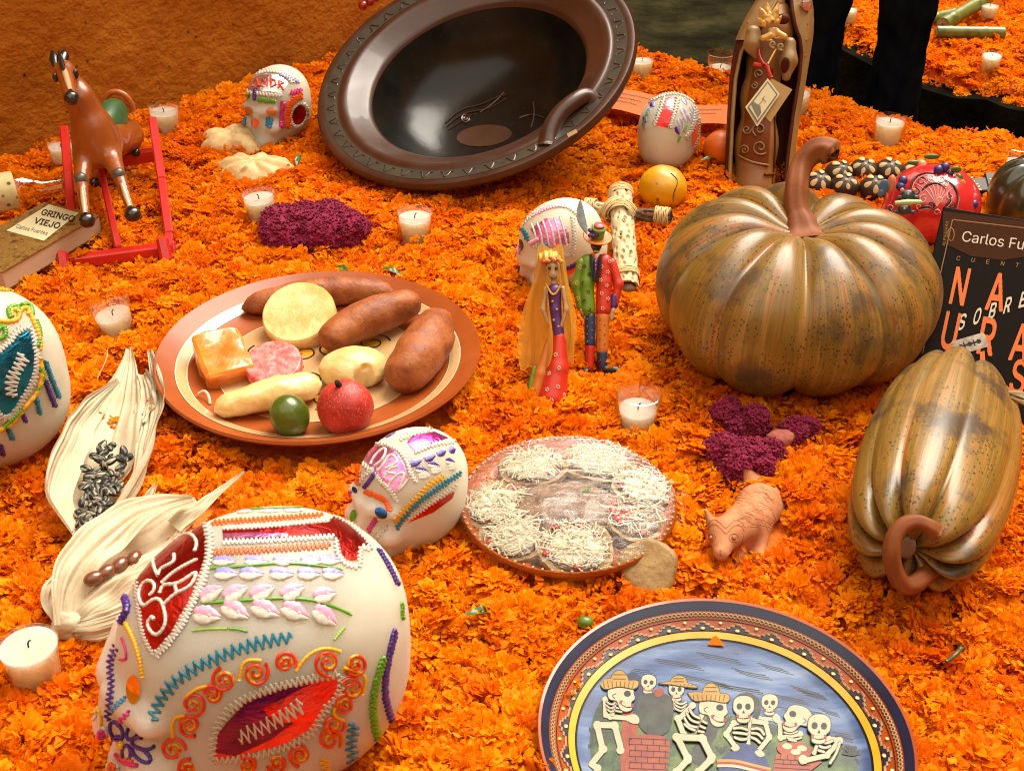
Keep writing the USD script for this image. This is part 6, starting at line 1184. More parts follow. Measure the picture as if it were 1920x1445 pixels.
part('trouser_leg', CN([(1106, 594, 11), (1106, 644, 10)]), C_blu, t_gr, True, label='blue dotted trouser leg'); part('trouser_leg', CN([(1130, 594, 13), (1129, 655, 11.5)]), C_org, t_gr, True, label='orange dotted trouser leg'); part('boot', CN([(1106, 650, 9.5), (1105, 688, 8)]), C_red, t_gr, True); part('boot', CN([(1129, 662, 10.5), (1132, 688, 9)]), C_blu, t_gr, True)
part('shoe', CN([(1136, 692, 8), (1160, 694, 7)], -.006), C_blk, t_gr, True); part('shoe', CN([(1100, 696, 7), (1090, 698, 6)], -.006), C_blk, t_gr, True)
part('head', nets(lambda p: -smin(-smin(sd_ell(p, g_(1118, 459), (.0073, .0073, .0085)), sd_ell(p, g_(1118, 468, -.002), (.0045, .0045, .005)), .002), sd_ell(p, g_(1114, 458, -.007), (.002, .003, .002)), .0008), g_(1118, 462) - .012, g_(1118, 462) + .012, .001), pm('dark_bone', (.16, .09, .05)), t_gr, True)
for x in (1114.5, 1122): part('eye', ball(g_(x, 458, -.0065), .0016, 1), C_blk, t_gr)
part('moustache', tube([g_(1111, 467, -.007), g_(1118, 464.5, -.0085), g_(1125, 467, -.007)], .0011, 6), C_blk, t_gr); part('teeth', tube([g_(1114, 471, -.007), g_(1118, 472, -.008), g_(1122, 471, -.007)], .0008, 5), M_pale, t_gr)
hc = g_(1120, 447); hz = frame((.08, -.12, 1)); part('hat_brim', lathe([(0, -.001), (.0175, .001), (.0188, .0028), (.0175, .0032), (0, .0012)], 32, hc, hz), C_org, t_gr, True); part('hat_crown', lathe([(.0085, 0), (.0085, .012), (.0098, .0165), (.008, .018), (0, .0172)], 28, hc, hz), C_grn, t_gr, 40); part('hat_top', lathe([(0, .0176), (.007, .0185), (.006, .021), (0, .0215)], 24, hc, hz), pm('pink', (.65, .12, .16)), t_gr, True)
for i in range(6): part('hat_flower', lump(ball(g_(1107 + (i % 3) * 6, 432 + (i // 3) * 9, -.012), .0032, 2), .001, 300, i), C_pur, t_gr, True)
fx_ = curve([(1101, 440), (1091, 415), (1088, 375)], 14); fw = np.array([1, 3, 5, 6.5, 7.5, 8, 8.2, 8, 7.6, 7, 6, 4.8, 3.2, .8]); Pf = np.array([[g_(x + s * w, y, -.006 + .001 * abs(s)) for s in (-1, -.4, 0, .4, 1)] for (x, y), w in zip(fx_, fw)]); part('feather', (Pf.reshape(-1, 3), tri(grid_faces(14, 5))), mat('grey_feather', (.25, .34, .38), (.36, .44, .45), rough=.8, scale=120, transl=.3), t_gr, True)
for sl, col, pts in (('swirl', C_blk, [(1096, 500), (1104, 515), (1095, 530), (1103, 548), (1096, 565), (1104, 580), (1092, 590)]), ('swirl', C_gold, [(1088, 500), (1082, 530), (1084, 560)])):
    for x, y in pts: part('jacket_' + sl, tube(np.array([g_(a, c, -.0095) for a, c in spiral((x, y), 4.2, 1.2, x)]), .0005, 4), col, t_gr)
for x, y in ((1128, 500), (1140, 510), (1127, 525), (1138, 535), (1128, 550), (1140, 560), (1130, 578), (1143, 490)): part('jacket_flower', [ball(g_(x + 2.6 * math.cos(a), y + 2.6 * math.sin(a), -.0095), .0008, 1) for a in np.linspace(0, 2 * PI, 5, endpoint=False)], M_pale, t_gr, kind='stuff')
for i in range(7):
    part('dot', ball(g_(1101 + (i % 2) * 9, 598 + i * 7, -.0066), .0007, 1), C_gold, t_gr); part('dot', ball(g_(1125 + (i % 2) * 9, 600 + i * 9, -.0082), .0008, 1), C_blk, t_gr)

# robed clay figure
sq_ = G(1428, 352); dS = float((sq_ - CAM) @ FW) + .01; s_p = lambda x, y, z=0: D(x, y, dS + z); keep(sq_[0], sq_[1], .055)
M_tan = mat('tan_clay', (.27, .165, .055), (.33, .21, .08), rough=.45, scale=25, coat=.1, bump=.1, bscale=90); M_lin = mat('lining_clay', (.13, .030, .009), (.08, .018, .006), rough=.55, scale=20, spec=.15, stretch=(1, 1, .2), bump=.15, bscale=60); M_robe = mat('robe_clay', (.30, .135, .032), (.35, .17, .045), rough=.5, scale=30); M_panel = mat('panel_clay', (.22, .065, .010), rough=.55, spec=.15); M_goldp = mat('gold_petal', (.62, .38, .09), rough=.3, coat=.3)
t_sa = thing('robed_figure', 'tall brown clay figure of a veiled woman in a tan cloak behind the pumpkin', 'statue', sq_)
yy = np.array([368, 300, 220, 150, 100, 72, 45, 20, 0, -30, -60, -95, -118]); lx = np.array([1356, 1359, 1363, 1368, 1375, 1383, 1394, 1408, 1420, 1424, 1418, 1424, 1446]); rx_ = np.array([1480, 1486, 1496, 1508, 1516, 1521, 1523, 1523, 1520, 1512, 1508, 1498, 1474])
cx, hw = (lx + rx_) / 2, (rx_ - lx) / 2; opn = np.array([58, 58, 58, 58, 54, 46, 30, 20, 16, 24, 38, 36, 20]); 
Ti = np.linspace(0, len(yy) - 1, 60); I_ = lambda a: np.interp(Ti, np.arange(len(yy)), a)
def shell(k, extra=0):
    V = []
    for y, c, h, o in zip(I_(yy), I_(cx), I_(hw), I_(opn)):
        a0 = math.radians(o + extra); th = np.linspace(-PI / 2 + a0, 1.5 * PI - a0, 50); fold = 1 + .03 * np.sin(th * 9 + y * .004); V.append([s_p(c + h * k * f * math.cos(t), y, R_(h * .72 * k * f, dS) * math.sin(t)) for t, f in zip(th, fold)])
    return np.array(V)
Vo, Vi = shell(1.0), shell(.955)
part('cloak', (Vo.reshape(-1, 3), tri(grid_faces(60, 50))), M_lin, t_sa, True); Vv = shell(1.03); rows_ = int(np.argmax(I_(yy) < 78)); part('veil', [(Vv[:, :15].reshape(-1, 3), tri(grid_faces(60, 15))), (Vv[rows_:, 14:].reshape(-1, 3), tri(grid_faces(60 - rows_, 36)))], M_tan, t_sa, True); part('lining', (Vi.reshape(-1, 3), tri(grid_faces(60, 50))), M_lin, t_sa, True)
for i in (0, -1): part('cloak_edge', tube((Vo[:, i] + Vi[:, i]) / 2, .0032, 8), M_lin if i == 0 else M_tan, t_sa, True)
part('robe', cone([(1413, 352, 38), (1418, 270, 33), (1425, 180, 29), (1436, 110, 28), (1448, 60, 34), (1455, 25, 24)], dS, .03, .004), M_robe, t_sa, True)
robe_m = cone([(1413, 352, 38), (1418, 270, 33), (1425, 180, 29), (1436, 110, 28), (1448, 60, 34), (1455, 25, 24)], dS, .03, .004)
RB = dict(m=robe_m, mpp=dS / FPX, t=t_sa)
def robe_line(pts, r, m_, nm, z=.0008, beads=0): P, n = onto(RB, curve(pts, 40), z); part(nm, tube(P, r * RB['mpp'], 6), m_, t_sa, True)
z9 = Cut(1340, 0, 4.015)
part('apron_panel', px_patch(robe_m, Polygon(z9([(290, 510), (370, 480), (440, 520), (420, 900), (400, 1260), (290, 1225), (185, 1180), (240, 800)])), 5, .0012), M_panel, t_sa, True)
for x, y, r in ((335, 980, 52), (340, 1110, 58), (245, 980, 34), (230, 1130, 34), (335, 560, 34), (300, 650, 26)): c_ = z9((x, y)); robe_line(spiral(c_, r / 4, 1.4, x), 1.7, M_tan, 'scroll_relief', .0022)
robe_line(z9([(185, 1170), (290, 1222), (400, 1245)]), 2.0, M_tan, 'panel_hem', .0022); robe_line(z9([(445, 880), (450, 1080), (440, 1270), (435, 1400)]), 1.4, M_lin, 'bead_cord', .0015); robe_line(z9([(370, 1315), (440, 1310), (495, 1305)]), 2.4, M_panel, 'small_cross', .002); robe_line(z9([(445, 1270), (440, 1310), (432, 1400)]), 2.4, M_panel, 'small_cross', .002)
part('sleeve', cone([(1412, 62, 14), (1412, 85, 15), (1416, 108, 4)], dS, .01, .003, z=-.045), M_tan, t_sa, True); part('sleeve', cone([(1480, 82, 12), (1478, 115, 15), (1474, 145, 8)], dS, .01, .003, z=-.045), M_tan, t_sa, True); part('sleeve_lining', ball(s_p(1472, 122, -.058), R_(np.array([8, 6, 15]), dS), 2), M_lin, t_sa, True)
def hand(cx_, cy, ang, flip):
    X = lambda a, b: (cx_ + a * math.cos(ang) - b * math.sin(ang), cy + a * math.sin(ang) + b * math.cos(ang))
    segs = [(X(-10, 0), X(4, 0), 6.0, 5.5)]
    for j, (o, ln_) in enumerate(((-5, 15), (-1.8, 18), (1.6, 17), (4.8, 13))): segs += [(X(4, o), X(4 + ln_ * .55, o * 1.1), 2.2, 2.0), (X(4 + ln_ * .55, o * 1.1), X(4 + ln_, o * 1.0 + flip * 2), 2.0, 1.5)]
    segs += [(X(-6, flip * 5), X(4, flip * 11), 2.4, 1.8)]
    C = [(s_p(a[0], a[1], -.062), s_p(b[0], b[1], -.062), R_(r0, dS), R_(r1, dS)) for a, b, r0, r1 in segs]; pts = np.array([c[0] for c in C] + [c[1] for c in C])
    def fn(p):
        d = None
        for a, b, r0, r1 in C: e = sd_cap(p, a, b, r0, r1); d = e if d is None else smin(d, e, .0012)
        return d
    return nets(fn, pts.min(0) - .009, pts.max(0) + .009, .0012)
part('hand', hand(1440, 68, -.45, 1), M_goldp, t_sa, True); part('hand', hand(1462, 64, -2.6, -1), M_goldp, t_sa, True)
for i, (x0, y0, x1, y1, w) in enumerate(((1440, 48, 1424, 14, 9), (1442, 46, 1438, 4, 9), (1448, 46, 1460, 6, 9), (1442, 48, 1442, 20, 12), (1436, 52, 1420, 34, 7), (1452, 48, 1466, 30, 7))):
    p0, p1 = s_p(x0, y0, -.062 - .004 * (i > 2)), s_p(x1, y1, -.066 - .004 * (i > 2)); part('flame_petal', husk_leaf([p0, p0 + (p1 - p0) * .35 + (0, -.004, 0), p0 + (p1 - p0) * .7 + (0, -.003, 0), p1], np.array([3, w, w * .8, .5]) * dS / FPX, (0, 1, .2), .5, i, 18, 10, 0.0), M_goldp, t_sa, True)
part('lily', ball(s_p(1468, 36, -.052), R_(np.array([13, 9, 10]), dS), 2), M_lin, t_sa, True)
for x, y in ((1449, 84), (1464, 88)): part('curl', tube(np.array([s_p(a, c, -.062) for a, c in spiral((x, y), 7, 1.3, 1.0)]), .0025, 7), M_tan, t_sa, True)
part('ribbon', tube(smoothpath([s_p(1413, 120, -.055), s_p(1425, 122, -.06), s_p(1437, 123, -.064), s_p(1441, 133, -.066), s_p(1446, 146, -.066)], 20), .003, 8, flat=.4), C_red, t_sa, True); part('ribbon', tube(smoothpath([s_p(1422, 92, -.055), s_p(1424, 108, -.06), s_p(1432, 122, -.064)], 12), .0035, 8, flat=.5), pm('ribbon_red', (.42, .03, .02)), t_sa, True); part('cord', tube(smoothpath([s_p(1440, 120, -.066), s_p(1448, 105, -.064), s_p(1455, 92, -.06)], 10), .0016, 6), M_goldp, t_sa, True)
def card(pts, m_, z, nm, par=t_sa, th=.0008):
    P = np.array([s_p(x, y, z) for x, y in pts]); n = norm(np.cross(P[1] - P[0], P[-1] - P[0])); n = n if n @ (CAM - P[0]) > 0 else -n; k_ = len(P); V = np.vstack([P, P - n * th]); F = [[0, i, i + 1] for i in range(1, k_ - 1)] + [[k_, k_ + i + 1, k_ + i] for i in range(1, k_ - 1)] + sum([[[i, k_ + i, k_ + (i + 1) % k_], [i, k_ + (i + 1) % k_, (i + 1) % k_]] for i in range(k_)], [])
    return part(nm, (V, np.array(F)), m_, par, False)
t_tag = thing('price_tag', 'diamond shaped paper tag hanging on a red ribbon from the robed figure', 'tag', s_p(1430, 190, -.07))
card(z9([(425, 590), (585, 675), (420, 920), (330, 830)]), mat('ochre_card', (.42, .27, .09), rough=.7), -.066, 'back_card', t_tag); card(z9([(400, 590), (490, 710), (320, 955), (230, 808)]), M_label, -.071, 'tag_card', t_tag)
card(z9([(399, 612), (475, 712), (322, 928), (247, 808)]), M_gprint, -.0722, 'tag_border', t_tag, .0002); card(z9([(398, 628), (463, 714), (323, 908), (262, 808)]), M_label, -.0727, 'tag_field', t_tag, .0002)
card(z9([(275, 790), (290, 765), (345, 800), (350, 850), (325, 890)]), M_gprint, -.0731, 'tag_drawing', t_tag, .0002)
part('tag_drawing', tube(np.array([s_p(*z9(q), -.0733) for q in ((330, 790), (355, 765), (375, 725), (360, 740), (385, 765))]), .0004, 4), M_gprint, t_tag)
rd_ = np.random.default_rng(8)
for x, y in ((645, 72), (590, 115), (575, 200), (605, 285), (640, 360), (560, 130), (700, 180), (690, 300), (680, 420), (655, 470), (250, 170), (700, 90)):
    P, n, ok = hits((Vv.reshape(-1, 3), tri(grid_faces(60, 50))), CAM, ray(*(np.array([q]) for q in z9((x, y)))))
    if ok[0]: part('red_dot', ball(P[0], .0016, 1), C_red, t_sa)
hdS = s_p(1462, -62, -.01)
part('head', nets(lambda p: smin(smin(sd_ell(p, hdS, (R_(27, dS), R_(27, dS), R_(35, dS))), sd_cap(p, hdS + (0, 0, -.02), s_p(1458, 10, -.01), .012, .012), .008), sd_ell(p, hdS + (0, -.024, -.004), (.004, .006, .008)), .004), hdS - (.04, .05, .075), hdS + (.04, .05, .05), .0028), M_robe, t_sa, True)
for s_ in (-1, 1): part('eye', ball(hdS + (s_ * .009, -.0215, .004), (.004, .002, .002), 1), C_blk, t_sa)
part('mouth', ball(hdS + (0, -.0225, -.016), (.006, .002, .002), 1), C_red, t_sa)
part('brooch', ball(s_p(1512, 8, -.03), (.010, .006, .012), 2), F_SILV, t_sa, True)
# ------------------------------------------------------------------ everything else on the bed
# standing black book with orange lettering
bl_, br_ = G(1688, 748), G(1950, 800); bU2 = norm((br_ - bl_) * (1, 1, 0)); tl_ = D(1770, 388, 1.545)
W2 = .172; H2v = tl_ - bl_; H2v = H2v - bU2 * ((H2v @ bU2) - .055); bN = norm(np.cross(bU2, H2v)); bN = bN if bN @ (CAM - bl_) > 0 else -bN
o3 = D(1840, 560, 1.5); 
# the cover's own plane: through the lower and upper left corners and along its width
e1 = norm(tl_ - bl_); e2 = norm(bU2 - e1 * (bU2 @ e1)); bN = norm(np.cross(e2, e1)); bN = bN if bN @ (CAM - bl_) > 0 else -bN
Hh = float(np.linalg.norm(tl_ - bl_)); keep(*(bl_ + e2 * .02)[:2], .02); keep(*(bl_ + e2 * .08)[:2], .025); keep(*(bl_ + e2 * .15)[:2], .025)
t_b2 = thing('standing_book', 'black book propped upright behind the long gourd, orange capital letters on its cover', 'book', bl_)
M_bcov = mat('black_cover', (.012, .007, .005), (.02, .011, .007), rough=.42, scale=12, spec=.1); M_orp = mat('orange_print', (.75, .20, .02), rough=.4); M_whp = mat('white_print', (.68, .63, .52), rough=.4); M_golp = mat('gold_print', (.35, .19, .04), rough=.4); M_brp = mat('brown_print', (.09, .034, .010), rough=.5, spec=.1)
RB2 = np.stack([e2, e1, bN], 1); cc = bl_ + e2 * W2 / 2 + e1 * Hh / 2
part('cover', box((W2, Hh, .0016), cc - bN * .0008, RB2, .0004), M_bcov, t_b2, 30); part('pages', box((W2 - .006, Hh - .005, .019), cc - bN * .0114 + e2 * .002, RB2), M_pages, t_b2, 30); part('back_cover', box((W2, Hh, .0016), cc - bN * .0222, RB2, .0004), M_bcov, t_b2, 30); part('spine', box((.0016, Hh, .0230), bl_ - e2 * .0002 + e1 * Hh / 2 - bN * .0115, RB2, .0006), M_bcov, t_b2, 30)
on3 = bl_
B = lambda poly, m_, nm, l=.0003: part(nm, poly_px(poly, on3, bN, .0003, l), m_, t_b2, False)
B(Polygon([(1768, 396), (1930, 416), (1930, 480), (1880, 488), (1820, 480), (1768, 455)]), M_brp, 'brown_field', .0002)
B(LineString([(1786, 412), (1925, 428)]).buffer(.8), M_golp, 'gold_line'); B(LineString([(1786, 412), (1730, 662)]).buffer(.8), M_golp, 'gold_line')
def bt_(text, O, ex, ey, m_, bold=False): part('lettering', text_px(text, O, ex, ey, on3, bN, .0003, .0006, bold), m_, t_b2, False)
ft = lambda text, a, b, ey, m_, bold=False: fit_text(text, a, b, ey, on3, bN, m_, t_b2, lift=.0006, bold=bold)
ft('Carlos Fuentes', (1801, 452), (1987, 478), (4, -19), M_whp)
for i, ch in enumerate('CUENTOS'): ft(ch, (1792 + i * 27.6, 488 + i * 3.2), (1799 + i * 27.6, 489 + i * 3.2), (2, -8), M_golp)
for ch, a, b, ey in (('N', (1775, 567), (1807, 572), (14, -66)), ('A', (1845, 578), (1880, 582), (12, -66)), ('T', (1908, 588), (1940, 593), (12, -66)), ('U', (1757, 650), (1789, 656), (14, -66)), ('R', (1826, 660), (1860, 666), (13, -66)), ('A', (1889, 672), (1924, 677), (12, -66)), ('L', (1742, 735), (1770, 740), (14, -66)), ('E', (1812, 745), (1842, 750), (13, -66)), ('S', (1887, 735), (1918, 740), (12, -62))): ft(ch, a, b, ey, M_orp, True)
for i, ch in enumerate('SOBRE'): ft(ch, (1793 + i * 28.5, 620 - i * 10.5), (1807 + i * 28.5, 616 - i * 10.5), (7, -29), M_whp, True)
part('emblem', tube(np.array([on_plane(np.array(1783.0 + 6 * math.cos(a)), np.array(440.0 + 12 * math.sin(a)), on3, bN) + bN * .0006 for a in np.linspace(0, 2 * PI, 16)]), .0006, 5), M_golp, t_b2); 
for i, ch in enumerate('ALFAGUARA'): ft(ch, (1771.5 + i * .8, 462 - i * 5.2), (1772.6 + i * .8, 457.5 - i * 5.2), (-5.5, -1.2), M_golp)
rz = G(1817, 646, .165); rzn = norm(CAM - rz + (.2, 0, .3)); rx0 = norm(RT * .96 + UP * .26); rx0 = norm(rx0 - rzn * (rx0 @ rzn)); Rr = np.stack([rx0, np.cross(rzn, rx0), rzn], 1); rq = D(1818, 645, 1.42)
t_rz = thing('razor_blade', 'thin metal razor blade stuck up between the gourd top and the black book', 'razor blade', rq)
bl2 = Polygon([(-.019, -.0065), (-.017, -.0085), (.017, -.0085), (.019, -.0065), (.019, .0065), (.017, .0085), (-.017, .0085), (-.019, .0065)]).difference(unary_union([LineString([(-.012, 0), (.012, 0)]).buffer(.0011)] + [Point(x, 0).buffer(.0026) for x in (-.010, 0, .010)] + [box_ for box_ in [LineString([(x, -.003), (x, .003)]).buffer(.0008) for x in (-.006, .005)]]))
part('blade', mv(plate_poly(bl2, .0004), rq, Rr), mat('blade_metal', (.55, .50, .45), rough=.35, metal=.8, c2=(.30, .24, .2), scale=90), t_rz, False)
part('backing', mv(plate_poly(Polygon([(-.015, -.005), (.015, -.005), (.015, .005), (-.015, .005)]), .0004), rq - rzn * .0006, Rr), M_print, t_rz, False)
part('blade_tail', mv(plate_poly(Polygon([(.008, -.012), (.013, -.012), (.010, -.024), (.004, -.024)]), .0004), rq, Rr), M_orp, t_rz, False)

# cross of cactus wood
cb, ctp = D(1176, 540, 1.745), D(1163, 356, 1.86); cl, cr = D(1098, 386, 1.845), D(1258, 406, 1.80)
for q in np.linspace(0, 1, 5): w = cb + (ctp - cb) * q; keep(w[0], w[1], .018 if q < .6 else .0)
M_cact = mat('cactus_wood', (.60, .49, .29), (.66, .56, .36), rough=.7, scale=60, stretch=(1, 1, .4), bump=.3, bscale=200); M_cdark = mat('cactus_core', (.035, .02, .010), rough=.9); M_twig = mat('brown_twig', (.24, .13, .05), (.12, .06, .02), rough=.8, scale=60, bump=.3); M_raf = mat('raffia', (.62, .47, .22), (.70, .57, .32), rough=.6, scale=120)
t_cr = thing('cactus_cross', 'small cross of holed cactus wood bound with raffia, behind the groom figure', 'cross', cb)
def lattice(a, b, r, name, mt, hole=(.0026, .0048), seed=0):
    d = norm(b - a); R = frame(d, (0, -1, .1)); L_ = float(np.linalg.norm(b - a)); rows = int(L_ / .0095); H = []
    for i in range(rows):
        for j in range(7): th = 2 * PI * (j + .5 * (i % 2)) / 7 + .25 * math.sin(i * 1.7 + j); H.append((r * math.cos(th), r * math.sin(th), (i + .5 + .2 * math.sin(j * 2.1 + i)) * L_ / rows))
    H = np.array(H)
    def fn(p):
        q = p.astype(float); rad = np.hypot(q[..., 0], q[..., 1]); d_ = np.maximum(np.abs(rad - r + .0015 + .0006 * np.sin(q[..., 2] * 200)) - .0022, np.maximum(-q[..., 2], q[..., 2] - L_))
        from scipy.spatial import cKDTree
        sc = np.array([1 / hole[0], 1 / hole[0], 1 / hole[1]]); k = cKDTree(H * sc).query((q * sc).reshape(-1, 3))[0].reshape(rad.shape)
        return np.maximum(d_, (1 - k) * hole[0])
    v, f = nets(fn, (-r - .004, -r - .004, -.004), (r + .004, r + .004, L_ + .004), .00135); part(name, mv((v, f), a, R), mt, t_cr, True); part('core', tube(np.array([a, (a + b) / 2, b]), r * .62, 10), M_cdark, t_cr, True)
lattice(cb, ctp, .0165, 'upright', M_cact); lattice(cl, D(1140, 396, 1.84), .0095, 'arm', M_cact, (.0022, .004)); lattice(D(1190, 402, 1.82), cr, .0095, 'arm', M_twig, (.0022, .006))
def wrap(c, d, r, n_, sp): d = norm(d); R = frame(d); t_ = np.linspace(0, n_ * 2 * PI, n_ * 20); return tube(c + np.stack([r * np.cos(t_), r * np.sin(t_), sp * (t_ / (2 * PI) - n_ / 2) + .0006 * np.sin(t_ * 3.3)], 1) @ R.T, .0013, 5)
cm = D(1164, 396, 1.832); ud, ad = ctp - cb, cr - cl
part('binding', [wrap(cm, ud, .0195, 6, .0022), wrap(cm + norm(ad) * .012, ad * .7 + ud * .5, .019, 5, .0024), wrap(cm - norm(ad) * .012, ad * .7 - ud * .5, .019, 5, .0024)], M_raf, t_cr, True, kind='stuff')
part('binding', wrap(cr - norm(ad) * .012, ad, .0118, 9, .0024), M_raf, t_cr, True); part('binding', wrap(ctp - norm(ud) * .008, ud, .0178, 6, .0022), M_raf, t_cr, True); part('binding', wrap(cl + norm(ad) * .008, ad, .0116, 7, .0024), M_raf, t_cr, True); part('binding', wrap(cb + norm(ud) * .022, ud, .0182, 5, .0022), M_raf, t_cr, True); part('end_cap', ball(cb, (.013, .013, .010), 2), M_twig, t_cr, True)

# cockscomb flowers
M_comb = mat('cockscomb', (.15, .003, .024), (.23, .010, .052), (.085, .0015, .012), rough=.85, scale=120, spec=.15, sheen=.08, bump=.6, bscale=420, bdist=.003)
def comb(px_, py_, rx, ry, h, seed, n=9):
    c = G(px_, py_, h * .35); m_ = MPP(px_, py_, h * .35); r_ = np.random.default_rng(seed); B_ = []
    for i in range(n):
        a, q = r_.uniform(0, 2 * PI), math.sqrt(r_.uniform(0, 1)); B_.append((c + (rx * m_ * .78 * q * math.cos(a), ry * m_ * 1.5 * .72 * q * math.sin(a), h * .35 * (1 - q * q) * r_.uniform(.6, 1)), np.array((rx * m_ * .36, rx * m_ * .34, h * .55)) * r_.uniform(.8, 1.15)))
    lo = np.min([b[0] - b[1] for b in B_], 0) - .008; hi = np.max([b[0] + b[1] for b in B_], 0) + .008
    def fn(p):
        d = None
        for b, r in B_: e_ = sd_ell(p, b, r); d = e_ if d is None else smin(d, e_, .006)
        q = p.astype(float); w = meshkit.noise(q * 90, seed) ; w2 = meshkit.noise(q * 240 + 5, seed + 1)
        return d + np.abs(w - .5) * .018 + np.abs(w2 - .5) * .008 - .004
    keep(c[0], c[1], rx * m_ * .55); return nets(fn, lo, hi, .0021), c, m_
def put_comb(lb, *a, stem=False):
    (v, f), c, m_ = comb(*a); t = thing('cockscomb_flower', lb, 'flower', c, 'deep purple cockscomb flower heads'); part('head', (v, f), M_comb, t, True); tn = np.array(trimesh.Trimesh(v, f, process=False).vertex_normals); rq_ = np.random.default_rng(len(v)); pick = rq_.choice(np.nonzero(tn[:, 2] > -.2)[0], min(1700, len(v) // 3), replace=False); part('florets', [ball(v[i] + tn[i] * .0012, np.array([.0016, .0016, .0026]) * rq_.uniform(.7, 1.3), 0, frame(tn[i] + rq_.normal(0, .3, 3))) for i in pick], M_comb, t, True, kind='stuff')
    part('stem', tube(np.array([c + (.01, -.01, -.01), c + (.025, -.02, -.012), c + (.038, -.024, -.008)]), .0035, 7), M_green, t, True)
put_comb('wide flat clump of deep purple cockscomb behind the sweets plate', 584, 432, 100, 46, .044, 3, 26)
put_comb('upper round purple cockscomb head behind the clay animal', 1383, 795, 50, 36, .036, 4); put_comb('lower and largest purple cockscomb head touching the clay animal tail', 1398, 862, 70, 40, .036, 5, 12); put_comb('small purple cockscomb head lying apart on the right, pale at its base', 1490, 815, 38, 26, .028, 6, 7)
pq = G(1463, 822, .018); part('pale_base', lump(ball(pq, (.016, .012, .010), 3), .003, 120), mat('pale_bract', (.50, .20, .10), (.4, .1, .12), rough=.8, scale=150), '/World/cockscomb_flower_003', True)

# breads, fruit, paper
M_bread = mat('pale_bread', (.62, .45, .21), (.70, .55, .30), (.52, .33, .13), rough=.7, scale=34, bump=.4, bscale=120, sss=.1, ssss=.004)
def bread(px_, py_, rx, ry, h, rot, seed, lb, lobes):
    c = G(px_, py_, h * .5); m_ = MPP(px_, py_, h * .5); th = np.linspace(0, 2 * PI, 72, endpoint=False); rr = np.linspace(0, 1, 16)
    A, Q = np.meshgrid(th, rr, indexing='ij'); ed = 1 + .07 * np.sin(A * lobes + seed + np.sin(A * 2)) * Q ** 3 + .05 * np.sin(A * (lobes * 2 + 1) + 1) * Q ** 3; x, y = rx * m_ * Q * ed * np.cos(A), ry * m_ * Q * ed * np.sin(A)
    top = h * (1 - Q ** 2.6) ** .6 * (1 + .30 * np.sin(A * lobes + seed) * Q * .8) + .002; tv = np.stack([x, y, top], -1).reshape(-1, 3); bv = np.stack([x, y, -h * .25 * (1 - Q ** 4)], -1).reshape(-1, 3); f1 = tri(grid_faces(72, 16, wrap_u=True)); v, f = cat_m([(tv, f1), (bv, f1[:, ::-1])])
    v, f = lump((v, f), .008, 34, seed, 4); solo('flat_bread', mv((v, f), c - (0, 0, h * .4), Rz(rot)), M_bread, lb, 'bread', 'pale breads by the rear skull'); keep(c[0], c[1], rx * m_ * .7)
bread(436, 262, 66, 54, .026, .25, 1, 'upper pale bread leaning against the skull by the wall', 5); bread(477, 316, 74, 58, .024, -.05, 2, 'lower pale bread with a wavy edge left of the big dark dish', 8)
fq = G(1243, 352, .03); keep(fq[0], fq[1], .026); t_f = thing('yellow_fruit', 'yellow citrus fruit with dark blemishes between the robed figure and the cactus cross', 'fruit', fq)
fr = 45 * MPP(1243, 352, .03); part('fruit', lump(ball(fq, (fr, fr, fr * .93), 4), .0012, 40), mat('yellow_peel', (.74, .46, .012), (.66, .34, .010), rough=.4, scale=18, coat=.15, bump=.15, bscale=350, speck=(.08, .04, .01), speck_scale=45, speck_at=.14), t_f, True)
P, n_, ok = hits(ball(fq, (fr, fr, fr * .93), 4), CAM, ray(*curve([(1258, 325), (1270, 340), (1264, 360), (1262, 378)], 24).T)); part('scar', tube(P[ok], .0011, 5), M_twig, t_f); part('scar', ball(P[ok][0] * 0 + hits(ball(fq, (fr, fr, fr * .93), 4), CAM, ray(np.array([1233.0]), np.array([374.0])))[0][0], .0022, 1), M_twig, t_f)
oq = G(1352, 278, .03); solo('orange_fruit', ball(oq, .030, 3), mat('orange_peel', (.72, .17, .008), rough=.4, bump=.15, scale=20, bscale=350), 'round orange fruit half hidden by the left side of the robed figure', 'fruit', smooth=True); keep(oq[0], oq[1], .024)
def strip(pts, zs, m_, nm, par):
    P = np.array([G(x, y, z) for (x, y), z in zip(pts, zs)]); n = 14; V = []
    for i in range(n):
        u = i / (n - 1); a = P[0] + (P[1] - P[0]) * u; b_2 = P[3] + (P[2] - P[3]) * u; V.append([a + (b_2 - a) * w + (0, 0, .006 * math.sin(u * 7 + w)) for w in (0, .33, .66, 1)])
    V = np.array(V).reshape(-1, 3); part(nm, cat_m([(V, tri(grid_faces(n, 4)))]), m_, par, True); return V.reshape(n, 4, 3)
t_pa = thing('paper_strip', 'bright orange paper strip with handwriting running behind the back turned skull', 'paper', G(1250, 200, .02))
Vs = strip([(1128, 168), (1372, 200), (1372, 240), (1128, 207)], (.035, .035, .03, .03), mat('orange_paper', (.80, .24, .07), rough=.8, transl=.2), 'sheet', t_pa)
rp_ = np.random.default_rng(6)
for (u0, u1), w in (((1, 5), .25), ((1, 4), .45), ((1.5, 3.6), .62), ((8.5, 12), .3), ((8.5, 11.5), .5)):
    uu = np.linspace(u0, u1, 40); q = np.array([Vs[int(u)][0] * (1 - w) + Vs[int(u)][3] * w + (Vs[min(int(u) + 1, 13)][0] - Vs[int(u)][0]) * (u % 1) for u in uu]); q += np.c_[0 * uu, .0022 * np.sin(uu * 22 + rp_.normal(0, .5, 40)), np.full(40, .0012)]; part('handwriting', tube(q, .0005, 4), M_gprint, t_pa, kind='stuff')
